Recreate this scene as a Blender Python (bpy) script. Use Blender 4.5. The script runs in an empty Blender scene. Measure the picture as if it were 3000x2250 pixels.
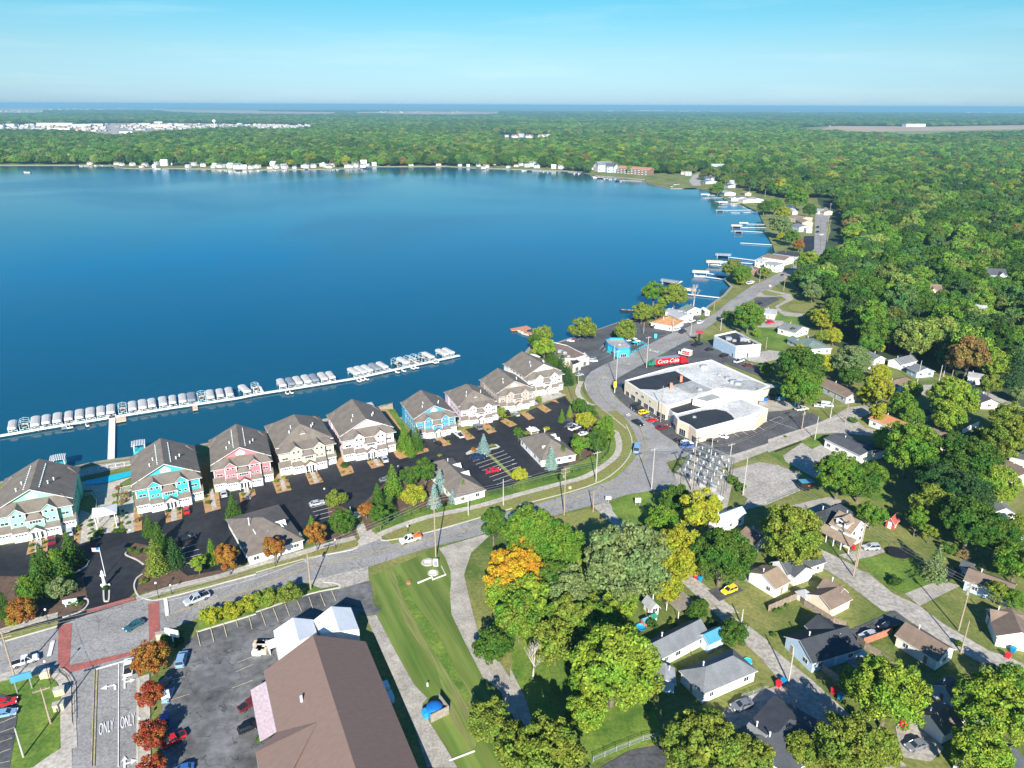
import bpy, bmesh, math, random
import numpy as np
from mathutils import Vector, Matrix
RND = random.Random(7)
C = bpy.context.scene.collection
SC = bpy.context.scene
# ---------------- camera, world, sun, exposure ----------------
F, PITCH, H, ROLL = 2152.0, math.radians(20.8), 110.0, math.radians(0.23)
cam_d = bpy.data.cameras.new('camera'); cam = bpy.data.objects.new('camera', cam_d); C.objects.link(cam)
cam_d.sensor_fit = 'HORIZONTAL'; cam_d.sensor_width = 36; cam_d.lens = 36 * F / 3000
cam_d.clip_start = 1; cam_d.clip_end = 120000
cam.location = (0, 0, H)
cam.rotation_euler = (Matrix.Rotation(math.pi / 2 - PITCH, 3, 'X') @ Matrix.Rotation(ROLL, 3, 'Z')).to_euler()
SC.camera = cam
SUN_EL, SUN_AZ = math.radians(29), math.radians(180)
w = bpy.data.worlds.new('World'); SC.world = w; w.use_nodes = True
nt = w.node_tree; bg = nt.nodes['Background']
sky = nt.nodes.new('ShaderNodeTexSky'); sky.sky_type = 'NISHITA'; sky.sun_disc = False
sky.sun_elevation = SUN_EL; sky.sun_rotation = SUN_AZ; sky.altitude = 0; sky.air_density = 1.0; sky.dust_density = 0.3; sky.ozone_density = 1.0
tint = nt.nodes.new('ShaderNodeMix'); tint.data_type = 'RGBA'; tint.blend_type = 'MULTIPLY'; tint.inputs[0].default_value = 1
sx = nt.nodes.new('ShaderNodeSeparateXYZ'); tr_ = nt.nodes.new('ShaderNodeValToRGB'); tcs = nt.nodes.new('ShaderNodeTexCoord')
nt.links.new(tcs.outputs['Generated'], sx.inputs[0]); nt.links.new(sx.outputs[2], tr_.inputs[0]); nt.links.new(tr_.outputs[0], tint.inputs[7])
for i_, (p_, c_) in enumerate(((0, (.62,1.0,1.8)), (.06, (.66,1.02,1.35)), (.118, (.415,1.06,1.27)), (.17, (.09,1.12,1.95)), (.35, (.05,1.05,2.0)), (1, (.22,.72,1.3)))):
    e_ = tr_.color_ramp.elements[i_] if i_ < 2 else tr_.color_ramp.elements.new(p_)
    e_.position = p_; e_.color = (*(v*.87 for v in c_), 1)
tc = nt.nodes.new('ShaderNodeTexCoord'); mp = nt.nodes.new('ShaderNodeMapping'); mp.inputs['Scale'].default_value = (2.2, 2.2, 26)
ns = nt.nodes.new('ShaderNodeTexNoise'); ns.inputs['Scale'].default_value = 1.5; ns.inputs['Detail'].default_value = 7; ns.inputs['Roughness'].default_value = .6
rp = nt.nodes.new('ShaderNodeValToRGB'); rp.color_ramp.elements[0].position = .52; rp.color_ramp.elements[1].position = .85
rp.color_ramp.elements[1].color = (.26, .26, .26, 1)
cl = nt.nodes.new('ShaderNodeMix'); cl.data_type = 'RGBA'; cl.inputs[7].default_value = (9, 11, 12, 1)
L = nt.links.new
L(tc.outputs['Generated'], mp.inputs['Vector']); L(mp.outputs[0], ns.inputs['Vector']); L(ns.outputs['Fac'], rp.inputs[0])
L(sky.outputs[0], tint.inputs[6]); L(tint.outputs[2], cl.inputs[6]); L(rp.outputs[0], cl.inputs[0])
L(cl.outputs[2], bg.inputs['Color']); bg.inputs['Strength'].default_value = 0.05
sl = bpy.data.lights.new('sun', 'SUN'); sl.energy = 5.0; sl.angle = math.radians(.5); sl.color = (1, .95, .86)
so = bpy.data.objects.new('sun', sl); C.objects.link(so)
so.rotation_euler = (math.pi / 2 - SUN_EL, 0, 0)      # light travels towards +Y and down
SC.view_settings.view_transform = 'Standard'; SC.view_settings.look = 'None'; SC.view_settings.exposure = 1.0; SC.view_settings.gamma = 1
HAZE_D = 9e-5
SC.cycles.max_bounces = 5; SC.cycles.diffuse_bounces = 2; SC.cycles.glossy_bounces = 2; SC.cycles.transmission_bounces = 3
SC.cycles.volume_bounces = 0; SC.cycles.transparent_max_bounces = 6; SC.cycles.use_denoising = True

# ---------------- pixel -> ground ----------------
TILES = {'a': (0, 1690, 2.949), 'b': (750, 1690, 2.949), 'c': (1500, 1690, 2.949), 'd': (2250, 1690, 2.949),
 'e': (0, 1200, 2.949), 'f': (750, 1200, 2.949), 'g': (1500, 1200, 2.949), 'h': (2250, 1200, 2.949),
 'i': (1150, 950, 3.687), 'j': (1600, 900, 4.424), 'k': (2050, 900, 4.424), 'l': (2500, 950, 4.424), 'm': (1900, 600, 4.424),
 'n': (2500, 600, 4.424), 'o': (0, 1000, 3.16), 'p': (650, 1000, 3.16), 'q': (0, 280, 2.949), 'r': (750, 280, 2.949),
 's': (1500, 280, 2.949), 't': (2250, 280, 2.949), 'u': (1950, 480, 4.424), 'z': (0, 0, .73733), 'x': (0, 0, 1.0)}
def px(t, x, y):
    ox, oy, s = TILES[t]; return ox + x / s, oy + y / s
def Gp(X, Y, z=0.0):
    u, v = X - 1500, Y - 1125; c, s = math.cos(ROLL), math.sin(ROLL); u, v = c * u + s * v, -s * u + c * v
    dy = F * math.cos(PITCH) - v * math.sin(PITCH); dz = -F * math.sin(PITCH) - v * math.cos(PITCH)
    t = (z - H) / dz; return Vector((u * t, dy * t, z))
def G(t, x, y, z=0.0): return Gp(*px(t, x, y), z)
def GL(t, pts, z=0.0): return [G(t, pts[i], pts[i + 1], z) for i in range(0, len(pts), 2)]
def toxy(X, Y, Z=0.0):       # world -> full-size pixels (numpy ok)
    dz = Z - H; fy = Y * math.cos(PITCH) - dz * math.sin(PITCH); uy = Y * math.sin(PITCH) + dz * math.cos(PITCH)
    u = F * X / fy; v = -F * uy / fy; c, s = math.cos(ROLL), math.sin(ROLL); u, v = c * u - s * v, s * u + c * v
    return u + 1500, v + 1125

# ---------------- materials ----------------
M = {}
def mat(name, col, rough=.8, var=.25, scale=.5, bump=0, spec=.3, metal=0, col2=None, objcol=False, detail=6, coords='Object', scale2=None, bscale=None, lo=.35, hi=.65, stretch=None, rot=0):
    if name in M: return M[name]
    m = bpy.data.materials.new(name); m.use_nodes = True; M[name] = m
    n = m.node_tree.nodes; L = m.node_tree.links.new; p = n['Principled BSDF']
    p.inputs['Roughness'].default_value = rough; p.inputs['Specular IOR Level'].default_value = spec; p.inputs['Metallic'].default_value = metal
    c = (*col, 1)
    if objcol:
        oi = n.new('ShaderNodeObjectInfo'); src = oi.outputs['Color']
    else: src = None
    if var or col2:
        tcn = n.new('ShaderNodeTexCoord'); src_v = tcn.outputs['Object']
        if coords == 'World':
            gm = n.new('ShaderNodeNewGeometry'); src_v = gm.outputs['Position']
        if stretch:
            mpn = n.new('ShaderNodeMapping'); mpn.inputs['Scale'].default_value = stretch; mpn.vector_type = 'TEXTURE' if rot else 'POINT'; mpn.inputs['Rotation'].default_value[2] = rot; mpn.inputs['Scale'].default_value = tuple(1/v for v in stretch) if rot else stretch; L(src_v, mpn.inputs[0]); src_v = mpn.outputs[0]
        no = n.new('ShaderNodeTexNoise'); no.inputs['Scale'].default_value = scale; no.inputs['Detail'].default_value = detail; no.inputs['Roughness'].default_value = .65
        L(src_v, no.inputs['Vector'])
        r = n.new('ShaderNodeValToRGB'); r.color_ramp.elements[0].position = lo; r.color_ramp.elements[1].position = hi
        a = tuple(x * (1 - var) for x in col); b = col2 if col2 else tuple(min(1, x * (1 + var)) for x in col)
        if objcol: a, b = (1 - var,) * 3, (1 + var * .5,) * 3
        r.color_ramp.elements[0].color = (*a, 1); r.color_ramp.elements[1].color = (*b, 1)
        L(no.outputs['Fac'], r.inputs[0]); out = r.outputs[0]
        if scale2:
            n2 = n.new('ShaderNodeTexNoise'); n2.inputs['Scale'].default_value = scale2; n2.inputs['Detail'].default_value = 4; L(src_v, n2.inputs['Vector'])
            mr = n.new('ShaderNodeMapRange'); mr.inputs[1].default_value = .3; mr.inputs[2].default_value = .7; mr.inputs[3].default_value = .72; mr.inputs[4].default_value = 1.25
            L(n2.outputs['Fac'], mr.inputs[0]); mm = n.new('ShaderNodeMix'); mm.data_type = 'RGBA'; mm.blend_type = 'MULTIPLY'; mm.inputs[0].default_value = 1
            L(out, mm.inputs[6]); L(mr.outputs[0], mm.inputs[7]); out = mm.outputs[2]
        if objcol:
            mm = n.new('ShaderNodeMix'); mm.data_type = 'RGBA'; mm.blend_type = 'MULTIPLY'; mm.inputs[0].default_value = 1
            L(src, mm.inputs[6]); L(out, mm.inputs[7]); out = mm.outputs[2]
        L(out, p.inputs['Base Color'])
        if bump:
            bp = n.new('ShaderNodeBump'); bp.inputs['Strength'].default_value = bump; bp.inputs['Distance'].default_value = .05
            if bscale:
                n3 = n.new('ShaderNodeTexNoise'); n3.inputs['Scale'].default_value = bscale; L(src_v, n3.inputs['Vector']); L(n3.outputs['Fac'], bp.inputs['Height'])
            else: L(no.outputs['Fac'], bp.inputs['Height'])
            L(bp.outputs[0], p.inputs['Normal'])
    elif objcol: L(src, p.inputs['Base Color'])
    else: p.inputs['Base Color'].default_value = c
    return m

# ---------------- mesh builder ----------------
class MB:
    def __init__(s, X=None): s.v = []; s.f = []; s.m = []; s.X = X
    def add(s, vs, fs, mi=0):
        b = len(s.v); s.v += [tuple(p) for p in vs]; s.f += [tuple(i + b for i in f) for f in fs]; s.m += [mi] * len(fs); return s
    def box(s, x0, x1, y0, y1, z0, z1, mi=0):
        return s.add([(x0,y0,z0),(x1,y0,z0),(x1,y1,z0),(x0,y1,z0),(x0,y0,z1),(x1,y0,z1),(x1,y1,z1),(x0,y1,z1)],
                     [(0,3,2,1),(4,5,6,7),(0,1,5,4),(1,2,6,5),(2,3,7,6),(3,0,4,7)], mi)
    def prism(s, pts, z0, z1, mi=0, mtop=None):
        n = len(pts); a = sum(pts[i][0]*pts[(i+1)%n][1]-pts[(i+1)%n][0]*pts[i][1] for i in range(n))
        if a < 0: pts = pts[::-1]
        b = len(s.v); s.v += [(p[0],p[1],z0) for p in pts] + [(p[0],p[1],z1) for p in pts]
        s.f += [(b+i, b+(i+1)%n, b+n+(i+1)%n, b+n+i) for i in range(n)]; s.m += [mi]*n
        s.f += [tuple(range(b+n, b+2*n)), tuple(range(b+n-1, b-1, -1))]; s.m += [mi if mtop is None else mtop, mi]; return s
    def tube(s, a, b_, r, n=6, mi=0, r2=None):
        a, b_ = Vector(a), Vector(b_); d = b_ - a
        if d.length < 1e-6: return s
        q = d.to_track_quat('Z', 'Y'); r2 = r if r2 is None else r2; vs = []
        for p, rr in ((a, r), (b_, r2)):
            for i in range(n):
                t = 2*math.pi*i/n; vs.append(p + q @ Vector((math.cos(t)*rr, math.sin(t)*rr, 0)))
        return s.add(vs, [(i, (i+1)%n, n+(i+1)%n, n+i) for i in range(n)] + [tuple(range(n-1,-1,-1)), tuple(range(n, 2*n))], mi)
    def cyl(s, x, y, z0, z1, r, n=12, mi=0, r2=None): return s.tube((x,y,z0),(x,y,z1), r, n, mi, r2)
    def quad(s, a, b, c, d, mi=0): return s.add([a,b,c,d], [(0,1,2,3)], mi)
    def slab(s, pts, th, mi=0, ms=None):
        """planar polygon given a thickness downwards"""
        n = len(pts); b = len(s.v); s.v += [tuple(p) for p in pts] + [(p[0],p[1],p[2]-th) for p in pts]
        s.f += [tuple(range(b, b+n)), tuple(range(b+2*n-1, b+n-1, -1))] + [(b+i, b+n+i, b+n+(i+1)%n, b+(i+1)%n) for i in range(n)]
        ms = mi if ms is None else ms; s.m += [mi, ms] + [ms]*n; return s
    def revolve(s, prof, n=16, mi=0, cx=0, cy=0):
        b = len(s.v)
        for r, z in prof:
            for i in range(n):
                t = 2*math.pi*i/n; s.v.append((cx+r*math.cos(t), cy+r*math.sin(t), z))
        for k in range(len(prof)-1):
            for i in range(n): s.f.append((b+k*n+i, b+k*n+(i+1)%n, b+(k+1)*n+(i+1)%n, b+(k+1)*n+i)); s.m.append(mi)
        return s
    def mesh(s, name, mats):
        me = bpy.data.meshes.new(name); vs = s.v if s.X is None else [tuple(s.X @ Vector(p)) for p in s.v]
        me.from_pydata(vs, [], s.f)
        for m_ in mats: me.materials.append(M[m_] if isinstance(m_, str) else m_)
        me.polygons.foreach_set('material_index', s.m); me.update(); return me
    def build(s, name, mats, parent=None, smooth=False):
        if isinstance(mats, str): mats = [mats]
        me = s.mesh(name, mats)
        if smooth: me.polygons.foreach_set('use_smooth', [True]*len(me.polygons))
        return link(name, me, parent)
def link(name, me, parent=None):
    o = bpy.data.objects.new(name, me); C.objects.link(o)
    if parent: o.parent = parent
    return o
def thing(name, label, cat, loc=(0,0,0), rz=0, group=None, s=None):
    o = bpy.data.objects.new(name, None); C.objects.link(o); o.location = loc; o.rotation_euler = (0,0,rz)
    if s: o.scale = s if hasattr(s, '__len__') else (s,)*3
    o['label'] = label; o['category'] = cat
    if group: o['group'] = group
    return o
def tag(o, label, cat, group=None):
    o['label'] = label; o['category'] = cat
    if group: o['group'] = group
    return o
def struct(o, kind='structure', label=None):
    o['kind'] = kind
    if label: o['label'] = label
    return o
KIDS = {}
def dup(root, loc, rz=None, s=None, label=None, group=None, color=None):
    r = root.copy(); C.objects.link(r); r.location = loc
    if rz is not None: r.rotation_euler = (0,0,rz)
    if s is not None: r.scale = s if hasattr(s, '__len__') else (s,)*3
    if label: r['label'] = label
    if group: r['group'] = group
    for ch in KIDS.setdefault(root.name, list(root.children)):
        c = ch.copy(); C.objects.link(c); c.parent = r
        if color is not None: c.color = color
        for g in KIDS.setdefault(ch.name, list(ch.children)):
            d = g.copy(); C.objects.link(d); d.parent = c
            if color is not None: d.color = color
    return r
def smooth_pts(pts, n=6, closed=False):
    out = []; N = len(pts)
    rng = range(N if closed else N-1)
    for i in rng:
        p0 = pts[(i-1) % N] if (closed or i > 0) else pts[0]; p1 = pts[i]; p2 = pts[(i+1) % N]; p3 = pts[(i+2) % N] if (closed or i+2 < N) else pts[-1]
        for k in range(n):
            t = k/n; out.append(.5*((2*p1)+(-p0+p2)*t+(2*p0-5*p1+4*p2-p3)*t*t+(-p0+3*p1-3*p2+p3)*t**3))
    if not closed: out.append(pts[-1])
    return out
def sheet(name, pts, z, m, kind='structure', smooth=0, parent=None):
    if smooth: pts = smooth_pts([Vector(p) for p in pts], smooth, True)
    bm = bmesh.new(); vs = [bm.verts.new((p[0], p[1], z)) for p in pts]
    es = [bm.edges.new((vs[i], vs[(i+1) % len(vs)])) for i in range(len(vs))]
    bmesh.ops.triangle_fill(bm, edges=es, use_beauty=False, normal=(0,0,1))
    for f in bm.faces:
        if f.normal.z < 0: f.normal_flip()
    me = bpy.data.meshes.new(name); bm.to_mesh(me); bm.free(); me.materials.append(M[m]); o = link(name, me, parent)
    if kind: o['kind'] = kind
    return o
def strip(name, pts, width, z, m, h=0, sm=5, kind='structure', off=0, parent=None):
    """ribbon along a centre line; h>0 makes a raised kerb"""
    P = smooth_pts([Vector((p[0],p[1],0)) for p in pts], sm) if sm and len(pts) > 2 else [Vector((p[0],p[1],0)) for p in pts]
    mb = MB(); a = []
    for i, p in enumerate(P):
        t = (P[min(i+1, len(P)-1)] - P[max(i-1, 0)]).normalized(); nrm = Vector((-t.y, t.x, 0))
        a.append((p + nrm*(off+width/2), p + nrm*(off-width/2)))
    for i in range(len(a)-1):
        l0, r0 = a[i]; l1, r1 = a[i+1]
        Z = z + h
        mb.quad((r0.x,r0.y,Z),(r1.x,r1.y,Z),(l1.x,l1.y,Z),(l0.x,l0.y,Z))
        if h:
            mb.quad((l0.x,l0.y,Z),(l1.x,l1.y,Z),(l1.x,l1.y,0),(l0.x,l0.y,0)); mb.quad((r1.x,r1.y,Z),(r0.x,r0.y,Z),(r0.x,r0.y,0),(r1.x,r1.y,0))
    o = mb.build(name, m, parent)
    if kind: o['kind'] = kind
    return o
# ---------------- setting materials ----------------
mat('grass', (.10,.17,.025), .95, .3, .05, .3, col2=(.24,.23,.07), coords='World', scale2=1.2, bscale=3)
mat('lawn', (.085,.18,.02), .95, .25, .12, .3, col2=(.17,.24,.035), coords='World', scale2=1.5, bscale=3)
mat('dry_grass', (.29,.25,.09), .95, .25, .1, .2, col2=(.19,.23,.05), coords='World', scale2=1.5)
mat('forest_floor', (.035,.05,.018), 1, .4, .06, coords='World')
mat('road_asphalt', (.27,.262,.25), .9, .16, .12, .15, coords='World', scale2=2.2, bscale=12)
mat('old_asphalt', (.135,.135,.133), .9, .4, .10, .15, coords='World', scale2=.6, bscale=12)
mat('new_asphalt', (.02,.021,.026), .75, .3, .06, .15, col2=(.034,.034,.038), coords='World', scale2=.5, bscale=12)
mat('lot_asphalt', (.085,.086,.09), .85, .25, .12, .15, coords='World', scale2=1.4, bscale=12)
mat('concrete', (.44,.40,.34), .85, .12, .2, .1, coords='World', scale2=1.5)
mat('pale_pave', (.37,.34,.295), .88, .15, .15, .1, coords='World', scale2=1.2)
mat('gravel', (.36,.33,.28), .95, .2, .3, .4, coords='World', scale2=3)
mat('kerb_mat', (.50,.47,.40), .85, .12, .4, coords='World')
mat('red_paver', (.33,.11,.09), .85, .15, .5, coords='World', scale2=4)
mat('mulch', (.42,.24,.11), .95, .2, .5, .2, coords='World', scale2=3)
mat('dark_mulch', (.12,.075,.05), .95, .25, .5, .2, coords='World', scale2=3)
mat('sand', (.46,.38,.24), .95, .15, .3, coords='World', scale2=2)
mat('paint_white', (.72,.72,.70), .7, .15, 1.2, coords='World'); mat('paint_yellow', (.42,.34,.14), .7, .3, 1.2, coords='World'); mat('paint_cream', (.55,.48,.32), .7, .2, 1.2, coords='World')
mat('field_tan', (.40,.29,.18), 1, .15, .004, coords='World'); mat('field_green', (.20,.22,.09), 1, .15, .004, coords='World')
mat('town_ground', (.30,.27,.23), 1, .3, .01, coords='World')
mat('bank_stone', (.28,.25,.20), .95, .3, .8, coords='World')
def cracks(name, sc, dark, wd=.012):
    m = M[name]; n = m.node_tree.nodes; L = m.node_tree.links.new; p = n['Principled BSDF']; src = p.inputs['Base Color'].links[0].from_socket
    gm = n.new('ShaderNodeNewGeometry'); no = n.new('ShaderNodeTexNoise'); no.inputs['Scale'].default_value = sc*2; no.inputs['Detail'].default_value = 3; L(gm.outputs['Position'], no.inputs['Vector'])
    mx = n.new('ShaderNodeVectorMath'); mx.operation = 'MULTIPLY_ADD'; mx.inputs[1].default_value = (9,9,9); L(no.outputs['Color'], mx.inputs[0]); L(gm.outputs['Position'], mx.inputs[2])
    vo = n.new('ShaderNodeTexVoronoi'); vo.feature = 'DISTANCE_TO_EDGE'; vo.inputs['Scale'].default_value = sc; L(mx.outputs[0], vo.inputs['Vector'])
    mr = n.new('ShaderNodeMapRange'); mr.inputs[1].default_value = wd*.4; mr.inputs[2].default_value = wd; mr.inputs[3].default_value = dark; mr.inputs[4].default_value = 1; L(vo.outputs['Distance'], mr.inputs[0])
    mm = n.new('ShaderNodeMix'); mm.data_type = 'RGBA'; mm.blend_type = 'MULTIPLY'; mm.inputs[0].default_value = 1; L(src, mm.inputs[6]); L(mr.outputs[0], mm.inputs[7]); L(mm.outputs[2], p.inputs['Base Color'])
cracks('road_asphalt', .07, .72); cracks('old_asphalt', .13, .5, .014); cracks('pale_pave', .06, .85); cracks('lot_asphalt', .06, .7)
# water
m = bpy.data.materials.new('lake_water'); m.use_nodes = True; M['lake_water'] = m; n = m.node_tree.nodes; L = m.node_tree.links.new; p = n['Principled BSDF']
p.inputs['Base Color'].default_value = (.006,.066,.10,1); p.inputs['IOR'].default_value = 1.333; p.inputs['Roughness'].default_value = .12
gm = n.new('ShaderNodeNewGeometry'); mp = n.new('ShaderNodeMapping'); mp.inputs['Scale'].default_value = (.35,.9,1); L(gm.outputs['Position'], mp.inputs[0])
n1 = n.new('ShaderNodeTexNoise'); n1.inputs['Scale'].default_value = .9; n1.inputs['Detail'].default_value = 5; L(mp.outputs[0], n1.inputs['Vector'])
n2 = n.new('ShaderNodeTexNoise'); n2.inputs['Scale'].default_value = .0028; n2.inputs['Detail'].default_value = 3; n2.inputs['Distortion'].default_value = .6; L(gm.outputs['Position'], n2.inputs['Vector'])
mr = n.new('ShaderNodeMapRange'); mr.inputs[1].default_value = .42; mr.inputs[2].default_value = .6; mr.inputs[3].default_value = .10; mr.inputs[4].default_value = .36; L(n2.outputs['Fac'], mr.inputs[0])
bp = n.new('ShaderNodeBump'); bp.inputs['Distance'].default_value = .12; L(mr.outputs[0], bp.inputs['Strength']); L(n1.outputs['Fac'], bp.inputs['Height']); L(bp.outputs[0], p.inputs['Normal'])
mr2 = n.new('ShaderNodeMapRange'); mr2.inputs[1].default_value = .42; mr2.inputs[2].default_value = .6; mr2.inputs[3].default_value = .10; mr2.inputs[4].default_value = .2; L(n2.outputs['Fac'], mr2.inputs[0]); L(mr2.outputs[0], p.inputs['Roughness'])

# ---------------- lake outline, ground with the lake cut out ----------------
WZ = -0.9
sh = [(-2600,487),(-1500,620),(-1300,1000),(-1000,1600),(-350,1490)]
SHORE = [Gp(*p) for p in sh]
SHORE += GL('e', [0,632,200,590,420,560,610,505,760,470,880,448,1140,412,1400,400,1680,318,1765,300])
SHORE += GL('e', [2000,260,2212,215]) + GL('f', [45,200,330,140,520,100,600,85,800,60])
SHORE += GL('p', [1400,640,1480,600,1570,570]) + [G('i', -80, 930)] + sum([[(lambda p, d: p + Matrix.Rotation(math.atan2(d.y, d.x), 3, 'Z') @ Vector((x*d.length/10.3, 24.6*d.length/10.3, 0)))(G('i', *a), G('i', *b)-G('i', *a)) for x in (-4.5, 14.6)] for a, b in (((362,1240),(625,1195)),((837,1100),(1080,1060)),((1245,948),(1475,908)),((1560,780),(1790,735)))], []) + GL('i', [1440,345,1455,290,1490,250,1640,180])
SHORE += GL('j', [120,470,270,420,680,290,1000,180,1130,135,1170,60]) + GL('m', [10,1440,120,1430,210,1400,330,1370,450,1345,740,1345,850,1265,950,1195,985,1170,1080,1060,990,965,1010,940,1120,880,1340,800,1400,740,1420,700,1510,655,1600,640,1640,630,1625,570,1600,510,1560,430,1500,350,1530,290,1480,210,1430,110,1400,70])
SHORE += GL('u', [1190,610,1080,565,980,515,870,495,780,480,745,440,640,385,560,350,420,315,350,310,200,315,60,312])
SHORE += GL('s', [1240,775,1160,755,1150,722,1000,712,880,700,720,690,600,660,500,652,200,640,0,635])
SHORE += GL('r', [2180,632,2000,628,1950,642,1900,625,1640,610,1300,612,980,612,900,628,700,632,500,635,0,640])
SHORE += GL('q', [2190,642,1800,632,1500,628,1240,630,1060,625,980,605,650,600,400,600,0,600]) + [Gp(-800,484)]
def sheet_hole(name, outer, holes, z, m):
    bm = bmesh.new(); es = []
    for loop in [outer] + holes:
        vs = [bm.verts.new((p[0], p[1], z)) for p in loop]; es += [bm.edges.new((vs[i], vs[(i+1) % len(vs)])) for i in range(len(vs))]
    bmesh.ops.triangle_fill(bm, edges=es, use_beauty=True, normal=(0,0,1))
    for f in bm.faces:
        if f.normal.z < 0: f.normal_flip()
    # bank down to the water
    for loop in holes:
        N = len(loop)
        for i in range(N):
            a, b = loop[i], loop[(i+1) % N]
            q = [bm.verts.new((a[0],a[1],z)), bm.verts.new((b[0],b[1],z)), bm.verts.new((b[0],b[1],WZ-.5)), bm.verts.new((a[0],a[1],WZ-.5))]
            f = bm.faces.new(q); f.material_index = 1
    me = bpy.data.meshes.new(name); bm.to_mesh(me); bm.free(); me.materials.append(M[m]); me.materials.append(M['bank_stone']); return link(name, me)
B = 60000
struct(sheet_hole('ground', [(-B,-4000),(B,-4000),(B,B),(-B,B)], [SHORE], 0, 'grass'))
xs = [p[0] for p in SHORE]; ys = [p[1] for p in SHORE]
struct(sheet('lake_water', [(min(xs)-5,min(ys)-5),(max(xs)+5,min(ys)-5),(max(xs)+5,max(ys)+5),(min(xs)-5,max(ys)+5)], WZ, 'lake_water'))

ZC = [0]
def S(name, t, pts, k, m, sm=0):
    ZC[0] += 1; return sheet(name, GL(t, pts), .03*k + .0002*ZC[0], m, smooth=sm)
MD = G('b',1650,1300)-G('b',1150,300)
mat('mown_grass', (.085,.18,.02), .95, .25, .5, .3, col2=(.19,.23,.05), coords='World', scale2=.3, stretch=(.06,.9,1), rot=math.atan2(MD.y, MD.x), lo=.3, hi=.7)
mat('rough_strip', (.30,.26,.10), .95, .25, .8, .3, col2=(.12,.2,.03), coords='World', scale2=2, stretch=(.08,1.2,1), rot=math.atan2(MD.y, MD.x), lo=.3, hi=.7)
strip('shore_bank', [p for p in SHORE[4:62]], 1.8, .02, 'bank_stone', 0, 0)
# --- far fields and town ---
S('field', 't', [150,285,600,262,1400,268,2300,250,2300,330,1500,362,1290,385,1000,362,800,352,300,325], 2, 'field_tan')
S('field', 't', [240,268,560,262,470,290,300,292], 4, 'field_green'); S('field', 't', [700,315,1700,300,2300,285,2300,300,1500,332,1290,356,800,327], 3, 'field_green')
S('field', 'q', [-500,100,385,105,385,150,-500,152], 2, 'field_tan'); S('field', 'q', [1300,118,2250,128,2250,156,1900,150,1450,138], 2, 'field_tan')
S('field', 'r', [0,135,700,142,700,160,0,156], 2, 'field_tan'); S('field', 'r', [850,140,1150,140,1150,155,850,152], 2, 'field_tan'); S('field', 'r', [1150,138,2110,142,2110,156,1750,166,1150,160], 2, 'field_tan')
S('field', 's', [1520,246,1665,250,1665,258,1520,256], 2, 'field_green'); S('field', 'q', [400,108,1300,112,1300,130,400,128], 2, 'field_green')
S('town_ground', 'q', [-400,262,800,240,1500,235,2260,250,2260,285,1900,300,1200,345,1000,370,900,360,600,320,-400,312], 2, 'town_ground')
S('town_ground', 'r', [0,250,490,255,490,290,200,310,0,306], 2, 'town_ground'); S('road', 'q', [975,185,990,185,1010,300,985,365,925,365,945,300], 3, 'pale_pave')
S('shore_meadow', 'q', [-500,575,650,575,650,598,-500,598], 2, 'lawn'); S('shore_meadow', 'q', [1060,612,1230,605,1230,627,1060,624], 2, 'lawn')
# --- main road ---
up = GL('a', [-400,690,0,572,130,535,500,430,760,330,1180,205,1420,188,2212,-20]) + GL('f', [40,1405,440,1290,830,1190,870,1150,1080,1115,1130,1135,1500,1060,2212,857])
up += GL('g', [60,830,500,715,760,625,900,535,990,440,1035,345,1030,240,985,135]) + GL('j', [1040,1580,850,1420,640,1250,530,1100,498,980,510,920,580,840,720,760,880,690,1130,590,1240,530,1560,370,1830,262,2000,185])
up += GL('m', [885,1395,1000,1290,1180,1160,1340,1050,1500,985,1600,930,1700,880]) + GL('u', [1560,1385,1700,1300,1840,1205,1925,1100,1930,930,1935,700,1965,600])
dn = GL('u', [2100,600,2085,760,2090,930,2060,1130,1960,1230,1800,1330,1640,1430,1530,1515,1345,1637]) + GL('m', [1230,1290,1050,1400,940,1470,800,1560])
dn += GL('j', [2212,185,2040,300,1860,420,1400,660,1160,790,960,900,860,960,828,1040,870,1130,960,1230,1110,1340,1330,1470,1500,1640])
dn += GL('g', [1295,209,1560,385,1330,460,1440,640,1430,690,1230,700,1000,735,830,790,620,848,300,935,0,1000]) + GL('f', [2050,1040,1930,1090,1560,1180,1250,1270,970,1365,560,1470,430,1500,0,1600])
dn += GL('a', [2212,165,1720,355,1400,490,1210,640,1190,760,1200,900,1190,1300,1190,1900,620,1900,630,1300,632,1100,625,950,560,850,400,795,150,860,0,910,-400,1050])
sheet('road', up + dn, .115, 'road_asphalt')
S('road', 'u', [1960,680,2000,600,2080,560,2150,640,2100,760,1935,760], 5, 'road_asphalt')
S('road', 's', [1560,780,1530,740,1560,690,1620,665,1700,670,1705,690,1660,705,1625,740,1630,780], 4, 'pale_pave')
# crossing pavers
for q in ([505,430,625,400,600,770,1180,640,1180,670,585,840,500,780], [1280,235,1375,215,1385,500,1290,560], [755,290,1160,170,1175,205,750,320]): S('crosswalk', 'a', q, 5, 'red_paver')
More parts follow.
